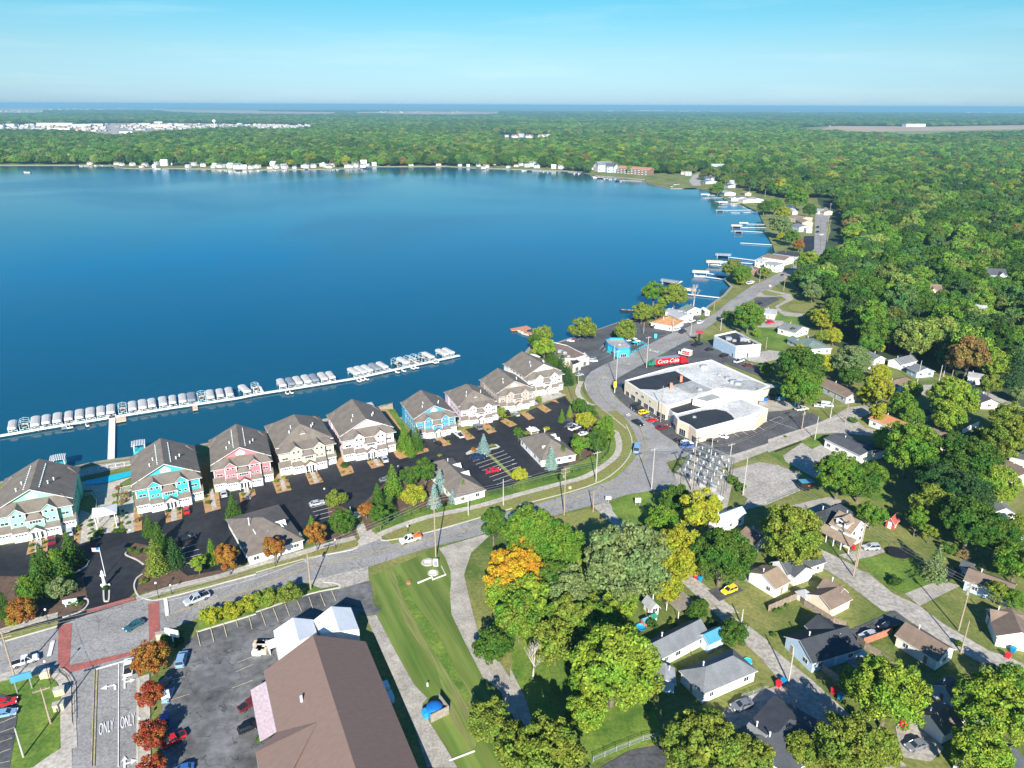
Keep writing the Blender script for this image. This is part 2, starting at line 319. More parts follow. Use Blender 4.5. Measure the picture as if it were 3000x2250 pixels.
# side streets
S('road', 'g', [1320,209,1700,100,1500,0,1250,0,1250,120], 3, 'lot_asphalt')
S('road', 'g', [1560,405,1900,395,2212,292,2212,360,1900,475,1500,640,1440,560], 4, 'pale_pave')
S('road', 'h', [0,262,330,160,560,60,700,-20,880,-40,900,30,760,90,840,160,1000,200,900,230,560,205,380,215,280,270,0,370], 4, 'pale_pave')
S('pavement', 'g', [1700,470,2212,300,2212,318,1710,490], 6, 'concrete'); S('pavement', 'h', [0,262,620,60,640,72,0,285], 6, 'concrete'); S('pavement', 'h', [0,375,300,265,420,205,600,200,600,190,400,192,280,252,0,355], 6, 'concrete')
S('road', 'g', [830,790,700,835,830,960,1100,1180,1440,1400,1560,1530,1830,1760,1970,1760,1640,1500,1440,1330,1060,1040,900,900], 3, 'pale_pave')
S('road', 'd', [-260,10,-150,-100,70,60,0,130], 3, 'pale_pave')
S('road', 'c', [1425,10,1500,0,1640,150,1780,290,2010,400,2212,560,2212,760,1980,560,1850,420,1700,270], 5, 'pale_pave')
S('road', 'd', [-40,540,60,640,360,880,560,1060,800,1280,1200,1640,820,1700,520,1340,120,1100,-60,1080,-300,1130,-320,1080,0,970,130,930,-40,740], 5, 'pale_pave')
S('road', 'h', [370,1170,500,1230,720,1340,940,1500,1100,1620,1260,1720,1000,1750,700,1520,520,1400,380,1330], 5, 'pale_pave')
S('road', 'd', [690,-80,860,-30,1080,150,1300,250,1500,400,1900,640,2080,700,2212,760,2212,860,1960,800,1780,720,1560,600,1240,400,1060,270,830,90], 6, 'pale_pave')
S('road', 'l', [1160,780,900,790,880,920,1010,935,1250,860,1480,830,1700,930,2060,1090,2300,1190,2300,1120,1900,960,1560,790], 4, 'pale_pave')
S('road', 'm', [1390,1190,1460,1120,1560,1100,1700,1130,1850,1160,1880,1230,1750,1290,1680,1330,1740,1380,1850,1400,2060,1420,2020,1460,1760,1440,1660,1370,1640,1320,1790,1230,1720,1190,1500,1200], 4, 'gravel')
S('parking_lot', 'm', [1370,1210,1640,1190,1700,1230,1560,1300,1480,1340,1380,1270], 3, 'lot_asphalt')
S('road', 'u', [1790,945,1815,935,1925,935,1925,1120,1860,1200,1785,1160], 3, 'new_asphalt')
# condominium driveway, new asphalt
S('parking_lot', 'e', [-600,1400,-400,1150,10,1175,640,1090,1240,1040,1230,880,1760,790,2212,650,2300,700,2212,1300,1900,1400,1620,1560,1200,1560,1180,1560,760,1990,-600,2150], 2, 'new_asphalt')
S('parking_lot', 'f', [-60,650,620,500,700,440,760,430,1190,350,1500,240,1700,240,2000,100,2100,80,2400,30,2300,560,2212,680,1900,720,1400,640,1000,780,900,860,380,1060,240,1160,-80,1240,-300,900], 3, 'new_asphalt')
S('parking_lot', 'i', [390,1270,640,1170,1130,1060,1480,930,1890,770,1960,850,1900,960,2130,1230,2200,1659,1500,1900,1000,1900,700,1500,0,1500], 4, 'new_asphalt')
# lots round the shops
S('parking_lot', 'j', [0,480,150,470,430,385,680,290,1000,180,1200,180,1480,230,1860,60,2000,150,1840,260,1560,370,1240,530,880,690,580,840,500,940,440,900,350,760], 2, 'lot_asphalt')
S('parking_lot', 'j', [1110,140,1280,180,1620,300,1640,330,1330,240,1130,180], 3, 'dark_mulch')
S('parking_lot', 'j', [1860,430,1440,650,1160,790,960,905,860,970,840,1040,900,1150,1100,1340,1500,1640,1900,1900,2500,1500,2300,700,2250,480], 2, 'lot_asphalt')
S('parking_lot', 'k', [-200,420,0,560,330,600,560,720,700,760,860,830,780,900,400,760,100,600,-400,560], 3, 'lot_asphalt')
S('parking_lot', 'k', [520,640,720,590,900,560,1080,580,1000,680,800,730,640,700], 3, 'pale_pave')
S('parking_lot', 'k', [-100,1800,200,1560,760,1390,1110,1330,1480,1380,1600,1490,1150,1659,600,1900], 3, 'lot_asphalt')
S('parking_lot', 'k', [640,1190,1000,1180,1320,1290,1110,1340,860,1360,700,1290], 4, 'gravel')
S('parking_lot', 'g', [1560,400,1500,200,2212,40,2400,100,2212,290,1900,395], 4, 'lot_asphalt')
S('parking_lot', 'g', [1885,520,2140,455,2300,480,2500,560,2350,740,2212,800,2130,840,2020,760,1900,640], 2, 'pale_pave')
S('parking_lot', 'h', [0,470,60,520,270,640,300,690,0,820,-240,880], 3, 'pale_pave'); S('parking_lot', 'h', [130,400,290,290,500,310,700,390,640,430,500,560,400,590,150,450], 3, 'pale_pave')
S('parking_lot', 'h', [200,830,520,755,700,800,420,880,250,910], 2, 'gravel')
S('lawn', 'h', [0,380,100,380,150,430,380,590,520,740,860,760,1010,830,1000,560,900,470,420,620], 1, 'lawn')
S('lawn', 'h', [300,290,420,220,560,215,600,240,380,345], 5, 'lawn')
# near parking lot bottom left
S('parking_lot', 'a', [1400,900,1560,640,1700,480,2212,320,2300,1900,1380,1900], 2, 'old_asphalt')
S('parking_lot', 'b', [-60,320,470,150,960,40,1000,60,1010,230,1090,310,950,340,900,300,0,1700,-200,1700], 3, 'old_asphalt')
S('driveway', 'f', [560,1550,430,1490,970,1360,975,1480,700,1560,720,1520], 5, 'pale_pave'); S('driveway', 'f', [800,1200,900,1120,860,1000,960,985,1010,1060,1090,1110,980,1160,860,1200], 5, 'concrete')
S('path', 'b', [950,345,1040,330,1190,620,1370,940,1480,1050,1440,1100,1500,1260,1640,1480,1740,1652,1480,1652,1380,1340,1200,900], 4, 'gravel')
S('road', 'b', [1690,0,1800,0,1860,260,1890,380,1950,560,2120,760,2212,900,2212,1300,2120,1000,1960,870,1800,560,1690,330,1675,150], 4, 'gravel')
S('road', 'f', [1580,1200,1960,1085,2050,1060,1860,1240,1800,1420,1800,1660,1690,1660,1680,1400,1640,1290], 4, 'gravel')
S('road', 'c', [-20,780,30,880,120,1060,190,1300,40,1320,0,1180], 4, 'gravel')
S('lawn', 'b', [980,0,1690,-300,1690,150,1700,330,1980,880,2200,1300,2100,1700,1720,1652,1500,1260,1480,1050,1370,940,1190,620,1040,320,1090,270], 1, 'mown_grass')
S('lawn', 'b', [1120,-60,1180,-60,1420,420,1800,900,2000,1250,1880,1500,1700,1250,1560,800,1300,420], 2, 'rough_strip')
S('lawn', 'b', [1200,-20,1240,-20,1380,240,1560,480,1860,1060,1820,1090,1480,560,1300,260], 4, 'lawn')
S('lawn', 'c', [120,0,1100,0,1060,500,1200,1000,1300,1400,600,1652,0,1652,0,600], 1, 'lawn')
S('lawn', 'g', [850,800,1000,740,1180,700,1260,760,1200,1000,1100,1060,980,1010,870,880], 3, 'lawn'); S('lawn', 'g', [310,940,640,860,740,880,860,1010,900,1150,650,1200,420,1050], 3, 'dry_grass')
S('lawn', 'h', [770,1300,1020,1250,1230,1280,1480,1480,1200,1600,1060,1560], 3, 'lawn'); S('driveway', 'h', [610,1260,790,1210,960,1180,1020,1230,900,1270,770,1300,730,1320], 4, 'pale_pave')
S('driveway', 'd', [1180,150,1480,30,1660,80,1310,255], 4, 'gravel'); S('driveway', 'd', [700,465,1060,310,1080,260,1230,380,1040,450,820,580,750,520], 4, 'lot_asphalt')
S('driveway', 'c', [1690,120,1930,60,2000,120,1790,215], 4, 'lot_asphalt'); S('driveway', 'c', [1800,1160,2212,1000,2212,1200,1920,1330], 3, 'pale_pave')
S('driveway', 'd', [1100,1300,1180,1180,1260,1180,1520,1480,1500,1510,1400,1600,1150,1560], 3, 'pale_pave'); S('driveway', 'c', [760,1652,1020,1500,1400,1440,1300,1700], 3, 'lot_asphalt')
S('lawn', 'k', [560,330,700,260,1040,260,1180,430,1090,560,860,520,760,440], 1, 'lawn'); S('driveway', 'k', [740,265,820,165,1080,180,1100,235,1000,265], 4, 'pale_pave')
S('lawn', 'm', [1800,1330,1850,1290,2212,1270,2212,1340,2060,1400,1870,1380], 3, 'dry_grass'); S('lawn', 'm', [1450,1130,1520,1110,1750,1170,1640,1185,1500,1170], 6, 'dry_grass'); S('lawn', 'm', [1640,1470,1700,1400,2100,1480,2150,1570,1900,1560,1640,1500], 1, 'lawn')
# walks and kerbside strips along the main road
W1 = GL('a', [0,480,250,400,500,335]) ; strip('pavement', W1, 2.2, .20, 'concrete'); strip('grass_strip', GL('a', [0,540,300,455,500,410]), 2.2, .19, 'dry_grass')
strip('pavement', GL('a', [1180,200,1300,160,1560,80,1900,0]) + GL('f', [0,1345,300,1270,560,1190,860,1110]), 2.2, .205, 'concrete')
strip('grass_strip', GL('a', [1300,185,1560,120,1900,30]) + GL('f', [0,1385,300,1310,560,1235,880,1150]), 3.6, .185, 'dry_grass')
strip('pavement', GL('f', [1060,1090,1250,1010,1500,930,1900,845,2212,755]) + GL('g', [150,715,400,650,620,590,780,500,900,400,925,300,900,210,870,190]), 2.2, .26, 'concrete')
strip('pavement', GL('i', [2180,880,2100,860,2010,770,2005,700,2040,620]), 2.0, .262, 'concrete')
strip('grass_strip', GL('f', [1120,1110,1500,990,2212,810]) + GL('g', [150,770,500,660,760,580,880,490,970,390,985,300,960,200,900,100,820,20]), 8, .155, 'dry_grass')
strip('grass_strip', GL('f', [1020,1020,1500,890,2212,710]) + GL('g', [150,650,400,590,600,540,720,480,850,370,880,270]), 7, .158, 'lawn')
strip('grass_strip', GL('i', [1920,650,1960,760,2030,850,2130,960]), 8, .155, 'dry_grass')
# kerbs
ker = [('a', [-200,630,0,572,130,535,500,430]), ('f', [0,1412,440,1290,830,1215,890,1170]), ('a', [2212,-20,1420,190,1290,200,1200,170,1160,90,1180,20,1230,-20]), ('f', [1080,1105,1130,1135,1500,1060,2212,857]), ('g', [60,830,500,715,760,625,900,535,990,440,1035,345,1030,240,985,135]),
 ('j', [1040,1580,850,1420,640,1250,530,1100,498,980]), ('a', [540,355,700,300,760,240,755,200,720,190]), ('a', [1700,480,2212,325]), ('b', [0,308,470,150,720,95,690,60,580,50]), ('e', [1245,1345,1180,1300,1090,1260,1090,1235]), ('e', [640,1420,740,1360,770,1310]), ('a',[895,120,900,205,920,215,940,205,945,120])]
for t, q in ker: strip('kerb', GL(t, q), .35, 0, 'kerb_mat', h=.25, sm=4)
strip('kerb', GL('a', [1190,1700,1195,1200,1205,900]), .3, 0, 'kerb_mat', h=.25); strip('kerb', GL('a', [627,1300,632,1100,620,940,570,850]), .3, 0, 'kerb_mat', h=.25)
strip('pavement', GL('a', [600,1500,590,1200,590,960,520,850,420,810,200,830,0,880]), 2.6, .2, 'concrete'); strip('pavement', GL('a', [1240,1700,1240,1300,1235,860]), 2.4, .2, 'concrete')
S('pavement', 'a', [270,1652,530,1480,560,1400,620,1400,625,1700,200,1700], 4, 'concrete')
S('lawn', 'a', [0,900,140,880,280,870,480,900,540,1000,540,1440,500,1500,280,1652,90,1652,160,1180,200,1060,0,1010], 4, 'lawn')
S('parking_lot', 'a', [0,1240,150,1200,90,1652,0,1652], 3, 'lot_asphalt'); S('parking_lot', 'a', [-300,1000,0,1010,170,1060,130,1240,0,1300,-300,1300], 2, 'lot_asphalt')
S('planting_bed', 'a', [720,0,760,200,700,290,520,340,300,400,0,450,-200,480,-200,0], 4, 'dark_mulch'); S('planting_bed', 'e', [1130,1150,1300,1180,1620,1440,1900,1390,2100,1370,1700,1470,1180,1600,1200,1450,1260,1340,1110,1250], 4, 'dark_mulch')
S('planting_bed', 'f', [880,860,1050,700,1200,560,1500,440,1550,500,1720,720,1960,710,1900,760,1300,880,1040,1000,960,1060,900,900], 5, 'dark_mulch')
S('planting_bed', 'f', [620,860,700,820,780,860,830,900,870,1090,600,1150,580,1060,640,1000], 5, 'dark_mulch'); S('grass_strip', 'a', [1700,470,1740,330,2212,230,2212,320], 3, 'lawn'); S('grass_strip', 'b', [-10,300,0,240,440,110,640,60,720,95,470,148], 4, 'lawn')
S('planting_bed', 'g', [480,600,440,500,660,440,860,300,860,200,700,0,640,0,600,160,500,260], 6, 'dark_mulch'); S('lawn', 'g', [340,640,480,590,640,560,820,430,870,260,820,260,640,440,460,500], 7, 'lawn')
S('planting_bed', 'i', [1880,1060,1880,1000,2000,900,2212,1100,2212,1200,2060,1100], 6, 'dark_mulch')
S('lawn', 'f', [1050,30,1130,0,1200,0,1270,120,1300,260,1200,240], 6, 'lawn'); S('path', 'f', [1080,0,1130,0,1190,80,1260,180,1220,180,1120,60], 7, 'mulch')
S('shore_bank', 'e', [610,540,760,500,880,470,900,490,640,560], 3, 'sand'); S('patio', 'e', [620,560,900,470,1140,440,1160,480,640,600], 4, 'pale_pave'); S('shore_bank', 'p', [1440,620,1580,580,1600,700,1470,690], 3, 'sand'); S('shore_bank', 'p', [860,740,980,720,1000,800,890,800], 3, 'sand')
# ---------------- foliage ----------------
def leaf_mat(name, mode):
    m = bpy.data.materials.new(name); m.use_nodes = True; M[name] = m; n = m.node_tree.nodes; L = m.node_tree.links.new
    n.remove(n['Principled BSDF']); out = n['Material Output']
    if mode == 'obj': oi = n.new('ShaderNodeObjectInfo'); col = oi.outputs['Color']
    else: at = n.new('ShaderNodeAttribute'); at.attribute_type = 'INSTANCER'; at.attribute_name = 'tint'; col = at.outputs['Color']
    va = n.new('ShaderNodeAttribute'); va.attribute_name = 'var'
    mr = n.new('ShaderNodeMapRange'); mr.inputs[3].default_value = .6; mr.inputs[4].default_value = 1.55; L(va.outputs['Fac'], mr.inputs[0])
    tcn = n.new('ShaderNodeTexCoord'); no = n.new('ShaderNodeTexNoise'); no.inputs['Scale'].default_value = 1.7; no.inputs['Detail'].default_value = 2; L(tcn.outputs['Object'], no.inputs['Vector'])
    hs = n.new('ShaderNodeHueSaturation'); hm = n.new('ShaderNodeMapRange'); hm.inputs[1].default_value = .35; hm.inputs[2].default_value = .65; hm.inputs[3].default_value = .475; hm.inputs[4].default_value = .52
    L(no.outputs['Fac'], hm.inputs[0]); L(hm.outputs[0], hs.inputs['Hue']); L(mr.outputs[0], hs.inputs['Value']); L(col, hs.inputs['Color'])
    d = n.new('ShaderNodeBsdfDiffuse'); t = n.new('ShaderNodeBsdfTranslucent'); mx = n.new('ShaderNodeMixShader'); mx.inputs[0].default_value = .28
    L(hs.outputs[0], d.inputs[0]); L(hs.outputs[0], t.inputs[0]); L(d.outputs[0], mx.inputs[1]); L(t.outputs[0], mx.inputs[2]); L(mx.outputs[0], out.inputs[0])
leaf_mat('leaves', 'obj'); leaf_mat('forest_leaves', 'inst')
mat('bark', (.16,.13,.10), .95, .3, 3); mat('pale_bark', (.42,.38,.32), .9, .2, 3)
def leaves_mesh(name, ctr, nrm, size, rs, m='leaves'):
    """many small bent leaf-clump faces: centre, normal, size arrays"""
    n = len(ctr); nrm = nrm / (np.linalg.norm(nrm, axis=1, keepdims=True) + 1e-9)
    r = rs.normal(size=(n,3)); t = np.cross(nrm, r); t /= np.linalg.norm(t, axis=1, keepdims=True) + 1e-9; b = np.cross(nrm, t)
    s = size[:,None]; a = s * (.7 + .6*rs.rand(n,1))
    P = np.stack([ctr - t*a, ctr - b*s*.8 + nrm*s*.25, ctr + t*a, ctr + b*s*.8 - nrm*s*.15], 1).reshape(-1,3)
    me = bpy.data.meshes.new(name); me.vertices.add(4*n); me.vertices.foreach_set('co', P.astype('f').ravel())
    me.loops.add(4*n); me.loops.foreach_set('vertex_index', np.arange(4*n, dtype='i')); me.polygons.add(n)
    me.polygons.foreach_set('loop_start', np.arange(0,4*n,4,dtype='i')); me.polygons.foreach_set('loop_total', np.full(n,4,'i'))
    at = me.attributes.new('var', 'FLOAT', 'FACE'); at.data.foreach_set('value', rs.rand(n).astype('f'))
    me.materials.append(M[m]); me.update(calc_edges=True); return me
def broad_crown(seed, n=6500, nl=58, flat=.92, leaf=.05, spread=.78, lr=(.13,.18)):
    rs = np.random.RandomState(seed); C_, N_, S_ = [], [], []
    lob = []
    while len(lob) < nl:
        d = rs.normal(size=3); d /= np.linalg.norm(d)
        if d[2] < -.55: continue
        k = spread * (.82 + .36*rs.rand()); lob.append((d*k*np.array([1,1,flat]), lr[0] + lr[1]*rs.rand()))
    per = n // nl
    for c, r in lob:
        d = rs.normal(size=(per,3)); out = c / (np.linalg.norm(c)+1e-6)
        d /= np.linalg.norm(d, axis=1, keepdims=True); d += out*.45 + np.array([0,0,.25]); d /= np.linalg.norm(d, axis=1, keepdims=True)
        rad = r * (.72 + .38*rs.rand(per,1)); C_.append(c + d*rad*np.array([1,1,.85])); N_.append(d + rs.normal(size=(per,3))*.55); S_.append(leaf*(.6+.8*rs.rand(per)))
    k = n // 9; d = rs.normal(size=(k,3)); d /= np.linalg.norm(d, axis=1, keepdims=True)
    C_.append(d*.55*rs.rand(k,1)**.4*np.array([1,1,flat])); N_.append(d + rs.normal(size=(k,3))*.3); S_.append(np.full(k, leaf*2))
    return np.concatenate(C_), np.concatenate(N_), np.concatenate(S_), rs
def cone_crown(seed, n=3200, hgt=3.0, tiers=15, leaf=.055, droop=.25):
    rs = np.random.RandomState(seed); C_, N_, S_ = [], [], []
    for k in range(tiers):
        f = k / tiers; z = f*hgt; R = (1-f)**.85 * (1 if f > .06 else .85); nb = max(5, int(15*(1-f)+4)); ph = rs.rand()*6
        for b in range(nb):
            t = ph + 2*math.pi*(b + .5*rs.rand())/nb; L_ = R*(.8+.3*rs.rand()); m_ = max(6, int(n/(tiers*11)*(.35+L_)))
            u = rs.rand(m_)**.6; wd = .13*(1.15-u)*(.5+L_); off = rs.normal(size=m_)*wd*.8
            x = math.cos(t)*u*L_ - math.sin(t)*off; y = math.sin(t)*u*L_ + math.cos(t)*off; zz = z + .35*R*(u*.2) - droop*u*u*L_*.5 + rs.normal(size=m_)*.03
            C_.append(np.stack([x,y,zz],1)); N_.append(np.stack([math.cos(t)*.5+rs.normal(size=m_)*.5, math.sin(t)*.5+rs.normal(size=m_)*.5, .9+0*x],1)); S_.append(leaf*(.6+.7*rs.rand(m_)))
    return np.concatenate(C_), np.concatenate(N_), np.concatenate(S_), rs
CROWN = {}
for i in range(6): CROWN['b%d' % i] = leaves_mesh('crown', *broad_crown(10+i, nl=46+6*i, flat=.8+.06*i))
for i in range(3): CROWN['q%d' % i] = leaves_mesh('crown', *broad_crown(110+i, n=15000, nl=120+20*i, flat=.86+.05*i, leaf=.034, lr=(.08,.15), spread=.82))    # for the biggest crowns
for i in range(2): CROWN['o%d' % i] = leaves_mesh('crown', *broad_crown(40+i, nl=26, flat=1.5, spread=.74))     # oval, upright
for i in range(3): CROWN['c%d' % i] = leaves_mesh('crown', *cone_crown(60+i, hgt=2.6+.3*i))
CROWN['w0'] = leaves_mesh('crown', *broad_crown(77, n=5200, nl=44, flat=.7, leaf=.05, spread=.8))    # spiky low
CROWN['s0'] = leaves_mesh('foliage', *broad_crown(81, n=900, nl=16, flat=.75, leaf=.1, lr=(.2,.15))); CROWN['s1'] = leaves_mesh('foliage', *broad_crown(82, n=900, nl=16, flat=.9, leaf=.1, lr=(.2,.15)))
CROWN['r0'] = leaves_mesh('foliage', *broad_crown(83, n=1300, nl=60, flat=.8, leaf=.09, spread=.62))  # clipped ball
def trunk_mesh(seed, h, limbs=6, r=.075, m='bark', up=.8):
    rs = random.Random(seed); mb = MB(); mb.tube((0,0,-.05), (.02,.01,h), r, 7, 0, r*.6)
    for i in range(limbs):
        t = 2*math.pi*i/limbs + rs.random(); z0 = h*(.55+.45*rs.random()); e = (math.cos(t)*.5, math.sin(t)*.5, z0+up*(.5+.4*rs.random()))
        mb.tube((.02,.01,z0), e, r*.42, 5, 0, r*.16)
        mb.tube((e[0]*.6,e[1]*.6,z0+(e[2]-z0)*.6), (e[0]*1.3+.15*rs.uniform(-1,1), e[1]*1.3+.15*rs.uniform(-1,1), e[2]+.1), r*.2, 4, 0, r*.07)
    return mb.mesh('trunk', [m])
TRUNK = {'b': trunk_mesh(1,.75), 'o': trunk_mesh(2,.9), 'c': trunk_mesh(3,2.4,0,.05), 'w': trunk_mesh(4,.5)}
COL = {'G': (.085,.165,.026), 'D': (.05,.105,.022), 'Y': (.30,.33,.03), 'L': (.15,.225,.035), 'O': (.50,.33,.025), 'R': (.31,.085,.03), 'X': (.30,.15,.03), 'S': (.17,.235,.085), 'B': (.24,.36,.33), 'M': (.175,.235,.035), 'K': (.032,.075,.03), 'T': (.26,.20,.09)}
CN = {'G': 'green', 'D': 'dark green', 'Y': 'bright yellow-green', 'L': 'light green', 'O': 'golden orange', 'R': 'deep red', 'X': 'orange and green', 'S': 'grey-green', 'B': 'silvery blue', 'M': 'olive green', 'K': 'very dark green', 'T': 'tan-leaved'}
KN = {'b': 'broad round tree', 'o': 'upright oval tree', 'c': 'conical evergreen', 'w': 'low spreading tree'}
NTREE = [0]
def tree_at(x, y, R, kind, col, label=None, group=None, hz=1.0, name=None, z=0):
    k = kind if kind in CROWN else kind + str(RND.randrange({'b':6,'o':2,'c':3,'w':1}[kind])); k0 = k[0]
    if k0 == 'b' and R > 5.5 and group is None: k = 'q%d' % RND.randrange(3)
    name = name or ('conifer_tree' if k0 == 'c' else 'broadleaf_tree')
    t = thing(name, label or 'tree', 'tree', (x, y, z), RND.random()*6.28, group, (R, R, R*hz))
    c = link('crown', CROWN[k], t); c.location = (0, 0, {'b': 1.25, 'o': 1.75, 'c': .12, 'w': .8}[k0])
    cc = COL[col] if isinstance(col, str) else col; j = (1.36 if isinstance(col, str) and col not in 'YORXBSM' else 1) + .12*(RND.random()-.5); c.color = (cc[0]*j, cc[1]*j, cc[2], 1)
    link('trunk', TRUNK[k0], t); NTREE[0] += 1; return t
CZ = {'b': 1.25, 'o': 1.7, 'c': 1.3, 'w': .8}
def T(t, cx, cy, r, kind, col, where, hz=1.0):
    """crown centre and half width in picture pixels -> ground position and radius in metres"""
    X, Y = px(t, cx, cy); r = r / TILES[t][2]; z = 5.0
    for _ in range(6):
        p = Gp(X, Y, z); dep = p.y*math.cos(PITCH) + (H-z)*math.sin(PITCH); R = 1.1*r*dep/F; z = CZ[kind[0]]*R*hz
    return tree_at(p.x, p.y, R, kind, col, '%s %s %s' % (CN[col], KN[kind[0]], where), hz=hz)
# ---------------- building materials ----------------
def paint(name, col, rough=.7, var=.08, scale=.6): return mat(name, col, rough, var, scale)
paint('white_wall', (.72,.71,.68)); paint('cream_wall', (.66,.58,.44)); paint('peach_wall', (.70,.55,.40)); paint('grey_wall', (.42,.45,.48)); paint('pale_blue_wall', (.42,.54,.66)); paint('navy_wall', (.05,.10,.20))
paint('tan_wall', (.48,.40,.30)); paint('green_wall', (.35,.45,.35)); paint('brown_wall', (.22,.13,.09)); paint('red_wall', (.42,.09,.07)); paint('white_trim', (.70,.69,.66), .5, .06); paint('wood_trim', (.30,.20,.12), .8, .2, 3)
paint('mint_wall', (.25,.60,.38)); paint('turquoise_wall', (.04,.39,.43)); paint('coral_wall', (.72,.17,.19)); paint('khaki_wall', (.52,.48,.32)); paint('rose_wall', (.70,.52,.58)); paint('sky_wall', (.05,.29,.45)); paint('lilac_wall', (.66,.49,.58)); paint('taupe_wall', (.38,.31,.25)); paint('ivory_wall', (.72,.69,.62))
mat('glass', (.03,.045,.06), .12, .3, .8, spec=.8); mat('garage_white', (.70,.70,.69), .5, .03, 1)
def shingle(name, col, v=.16): return mat(name, col, .92, v*1.35, .4, .25, scale2=9, bscale=14, lo=.3, hi=.7)
shingle('shingle_taupe', (.17,.145,.12)); shingle('shingle_brown', (.20,.145,.11)); shingle('shingle_tan', (.27,.20,.14)); shingle('shingle_grey', (.17,.18,.19)); shingle('shingle_dark', (.075,.08,.09)); shingle('shingle_charcoal', (.045,.05,.058)); shingle('shingle_orange', (.46,.20,.09)); shingle('shingle_cedar', (.42,.22,.10), .35); shingle('shingle_green', (.15,.20,.17)); mat('shingle_umber', (.20,.135,.11), .92, .07, 1.2, .2, bscale=14, stretch=(.5,1.6,1)); shingle('shingle_light', (.34,.35,.36))
mat('metal_blue', (.07,.27,.38), .5, .1, .5); mat('metal_pale', (.60,.72,.74), .4, .08, .3); mat('metal_white', (.75,.76,.76), .4, .05, .5); mat('metal_grey', (.45,.46,.47), .4, .12, 1, metal=.5); mat('steel', (.38,.40,.42), .4, .15, 2, metal=.4)
mat('membrane_white', (.54,.53,.50), .7, .2, .12, scale2=1.5); mat('membrane_grey', (.33,.33,.32), .8, .25, .15, scale2=1.5); mat('membrane_black', (.03,.032,.036), .7, .25, .2, scale2=1.5)
mat('wood_old', (.30,.26,.21), .9, .25, 2); mat('wood_fence', (.26,.21,.16), .9, .25, 1.5); mat('wood_red', (.40,.17,.10), .85, .2, 1.5); mat('pole_wood', (.34,.26,.19), .9, .2, 2); mat('pole_grey', (.42,.40,.36), .9, .15, 2)
mat('black_metal', (.02,.02,.022), .5, .1, 2); mat('bright_blue', (.02,.30,.60), .5, .1, 2); mat('tarp_blue', (.01,.14,.45), .5, .2, 3); mat('aqua', (.05,.50,.62), .5, .1, 1); mat('pool_water', (.02,.42,.52), .1, .1, 1); mat('canvas', (.46,.45,.43), .8, .1, 1); mat('canvas_grey', (.19,.22,.26), .8, .15, 1); mat('canvas_tan', (.62,.48,.34), .8, .1, 1); mat('bin_red', (.65,.03,.05), .45, .1, 2); mat('bin_blue', (.02,.28,.50), .45, .1, 2); mat('plastic_green', (.02,.22,.12), .5); mat('orange_paint', (.65,.16,.05), .5); mat('yellow_paint', (.75,.55,.03), .5); mat('red_paint', (.50,.015,.02), .4, .05); mat('stone_block', (.50,.40,.28), .9, .3, 2); mat('plank_deck', (.50,.22,.12), .85, .2, 2); mat('dock_white', (.74,.74,.73), .7, .08, 1); mat('tyre', (.015,.015,.016), .8); mat('rim', (.4,.4,.42), .3, metal=.8); mat('lamp_red', (.35,.01,.01), .3); mat('lamp_white', (.8,.8,.78), .2)
mat('purple_stripes', (.46,.37,.40), .6, .2, 2); mat('dark_glass', (.02,.03,.04), .1, spec=.9)

def roof_geo(mb, L_, W, h, rise, kind='gable', oh=.35, th=.16, cx=0, cy=0, mi=0, ms=1, axis='x'):
    """roof solid centred on cx,cy with ridge along x (or y); h = eave height"""
    a, b = L_/2 + oh, W/2 + oh; d = rise * oh / (W/2); zb = h - d; zt = h + rise
    def tf(p): return (cx+p[0], cy+p[1], p[2]) if axis == 'x' else (cx-p[1], cy+p[0], p[2])
    if kind == 'flat':
        mb.slab([tf(p) for p in ((-a,-b,h+th),(a,-b,h+th),(a,b,h+th+rise),(-a,b,h+th+rise))], th, mi, ms); return
    if kind == 'gable':
        P = [(-a,-b,zb),(a,-b,zb),(a,0,zt),(-a,0,zt)]; Q = [(-a,0,zt),(a,0,zt),(a,b,zb),(-a,b,zb)]
        up = lambda q: [tf((p[0],p[1],p[2]+th)) for p in q]
        mb.slab(up(P), th, mi, ms); mb.slab(up(Q), th, mi, ms); return
    r = max(0.0, a - b) if kind == 'hip' else max(0, a-b*.5)
    if kind == 'half': zt = h + rise
    A, B_, C_, D = (-a,-b,zb),(a,-b,zb),(a,b,zb),(-a,b,zb); E_, F_ = (-r,0,zt),(r,0,zt)
    v = [tf((p[0],p[1],p[2]+th)) for p in (A,B_,C_,D,E_,F_)] + [tf(p) for p in (A,B_,C_,D)]
    if r < .01: v[5] = v[4]
    mb.add(v, [(0,1,5,4),(1,2,5),(2,3,4,5),(3,0,4)], mi); mb.add(v, [(0,6,7,1),(1,7,8,2),(2,8,9,3),(3,9,6,0)], ms)
    mb.add(v, [(6,9,8,7)], ms)
def wall_geo(mb, L_, W, h, rise, kind='gable', cx=0, cy=0, mi=0, axis='x', ins=0):
    a, b = L_/2-ins, W/2-ins
    def tf(p): return (cx+p[0], cy+p[1], p[2]) if axis == 'x' else (cx-p[1], cy+p[0], p[2])
    v = [tf(p) for p in ((-a,-b,0),(a,-b,0),(a,b,0),(-a,b,0),(-a,-b,h),(a,-b,h),(a,b,h),(-a,b,h),(-a,0,h+rise),(a,0,h+rise))]
    f = [(0,1,5,4),(2,3,7,6)]
    f += [(1,2,6,9,5),(3,0,4,8,7)] if kind == 'gable' else [(1,2,6,5),(3,0,4,7)]
    mb.add(v, f, mi)
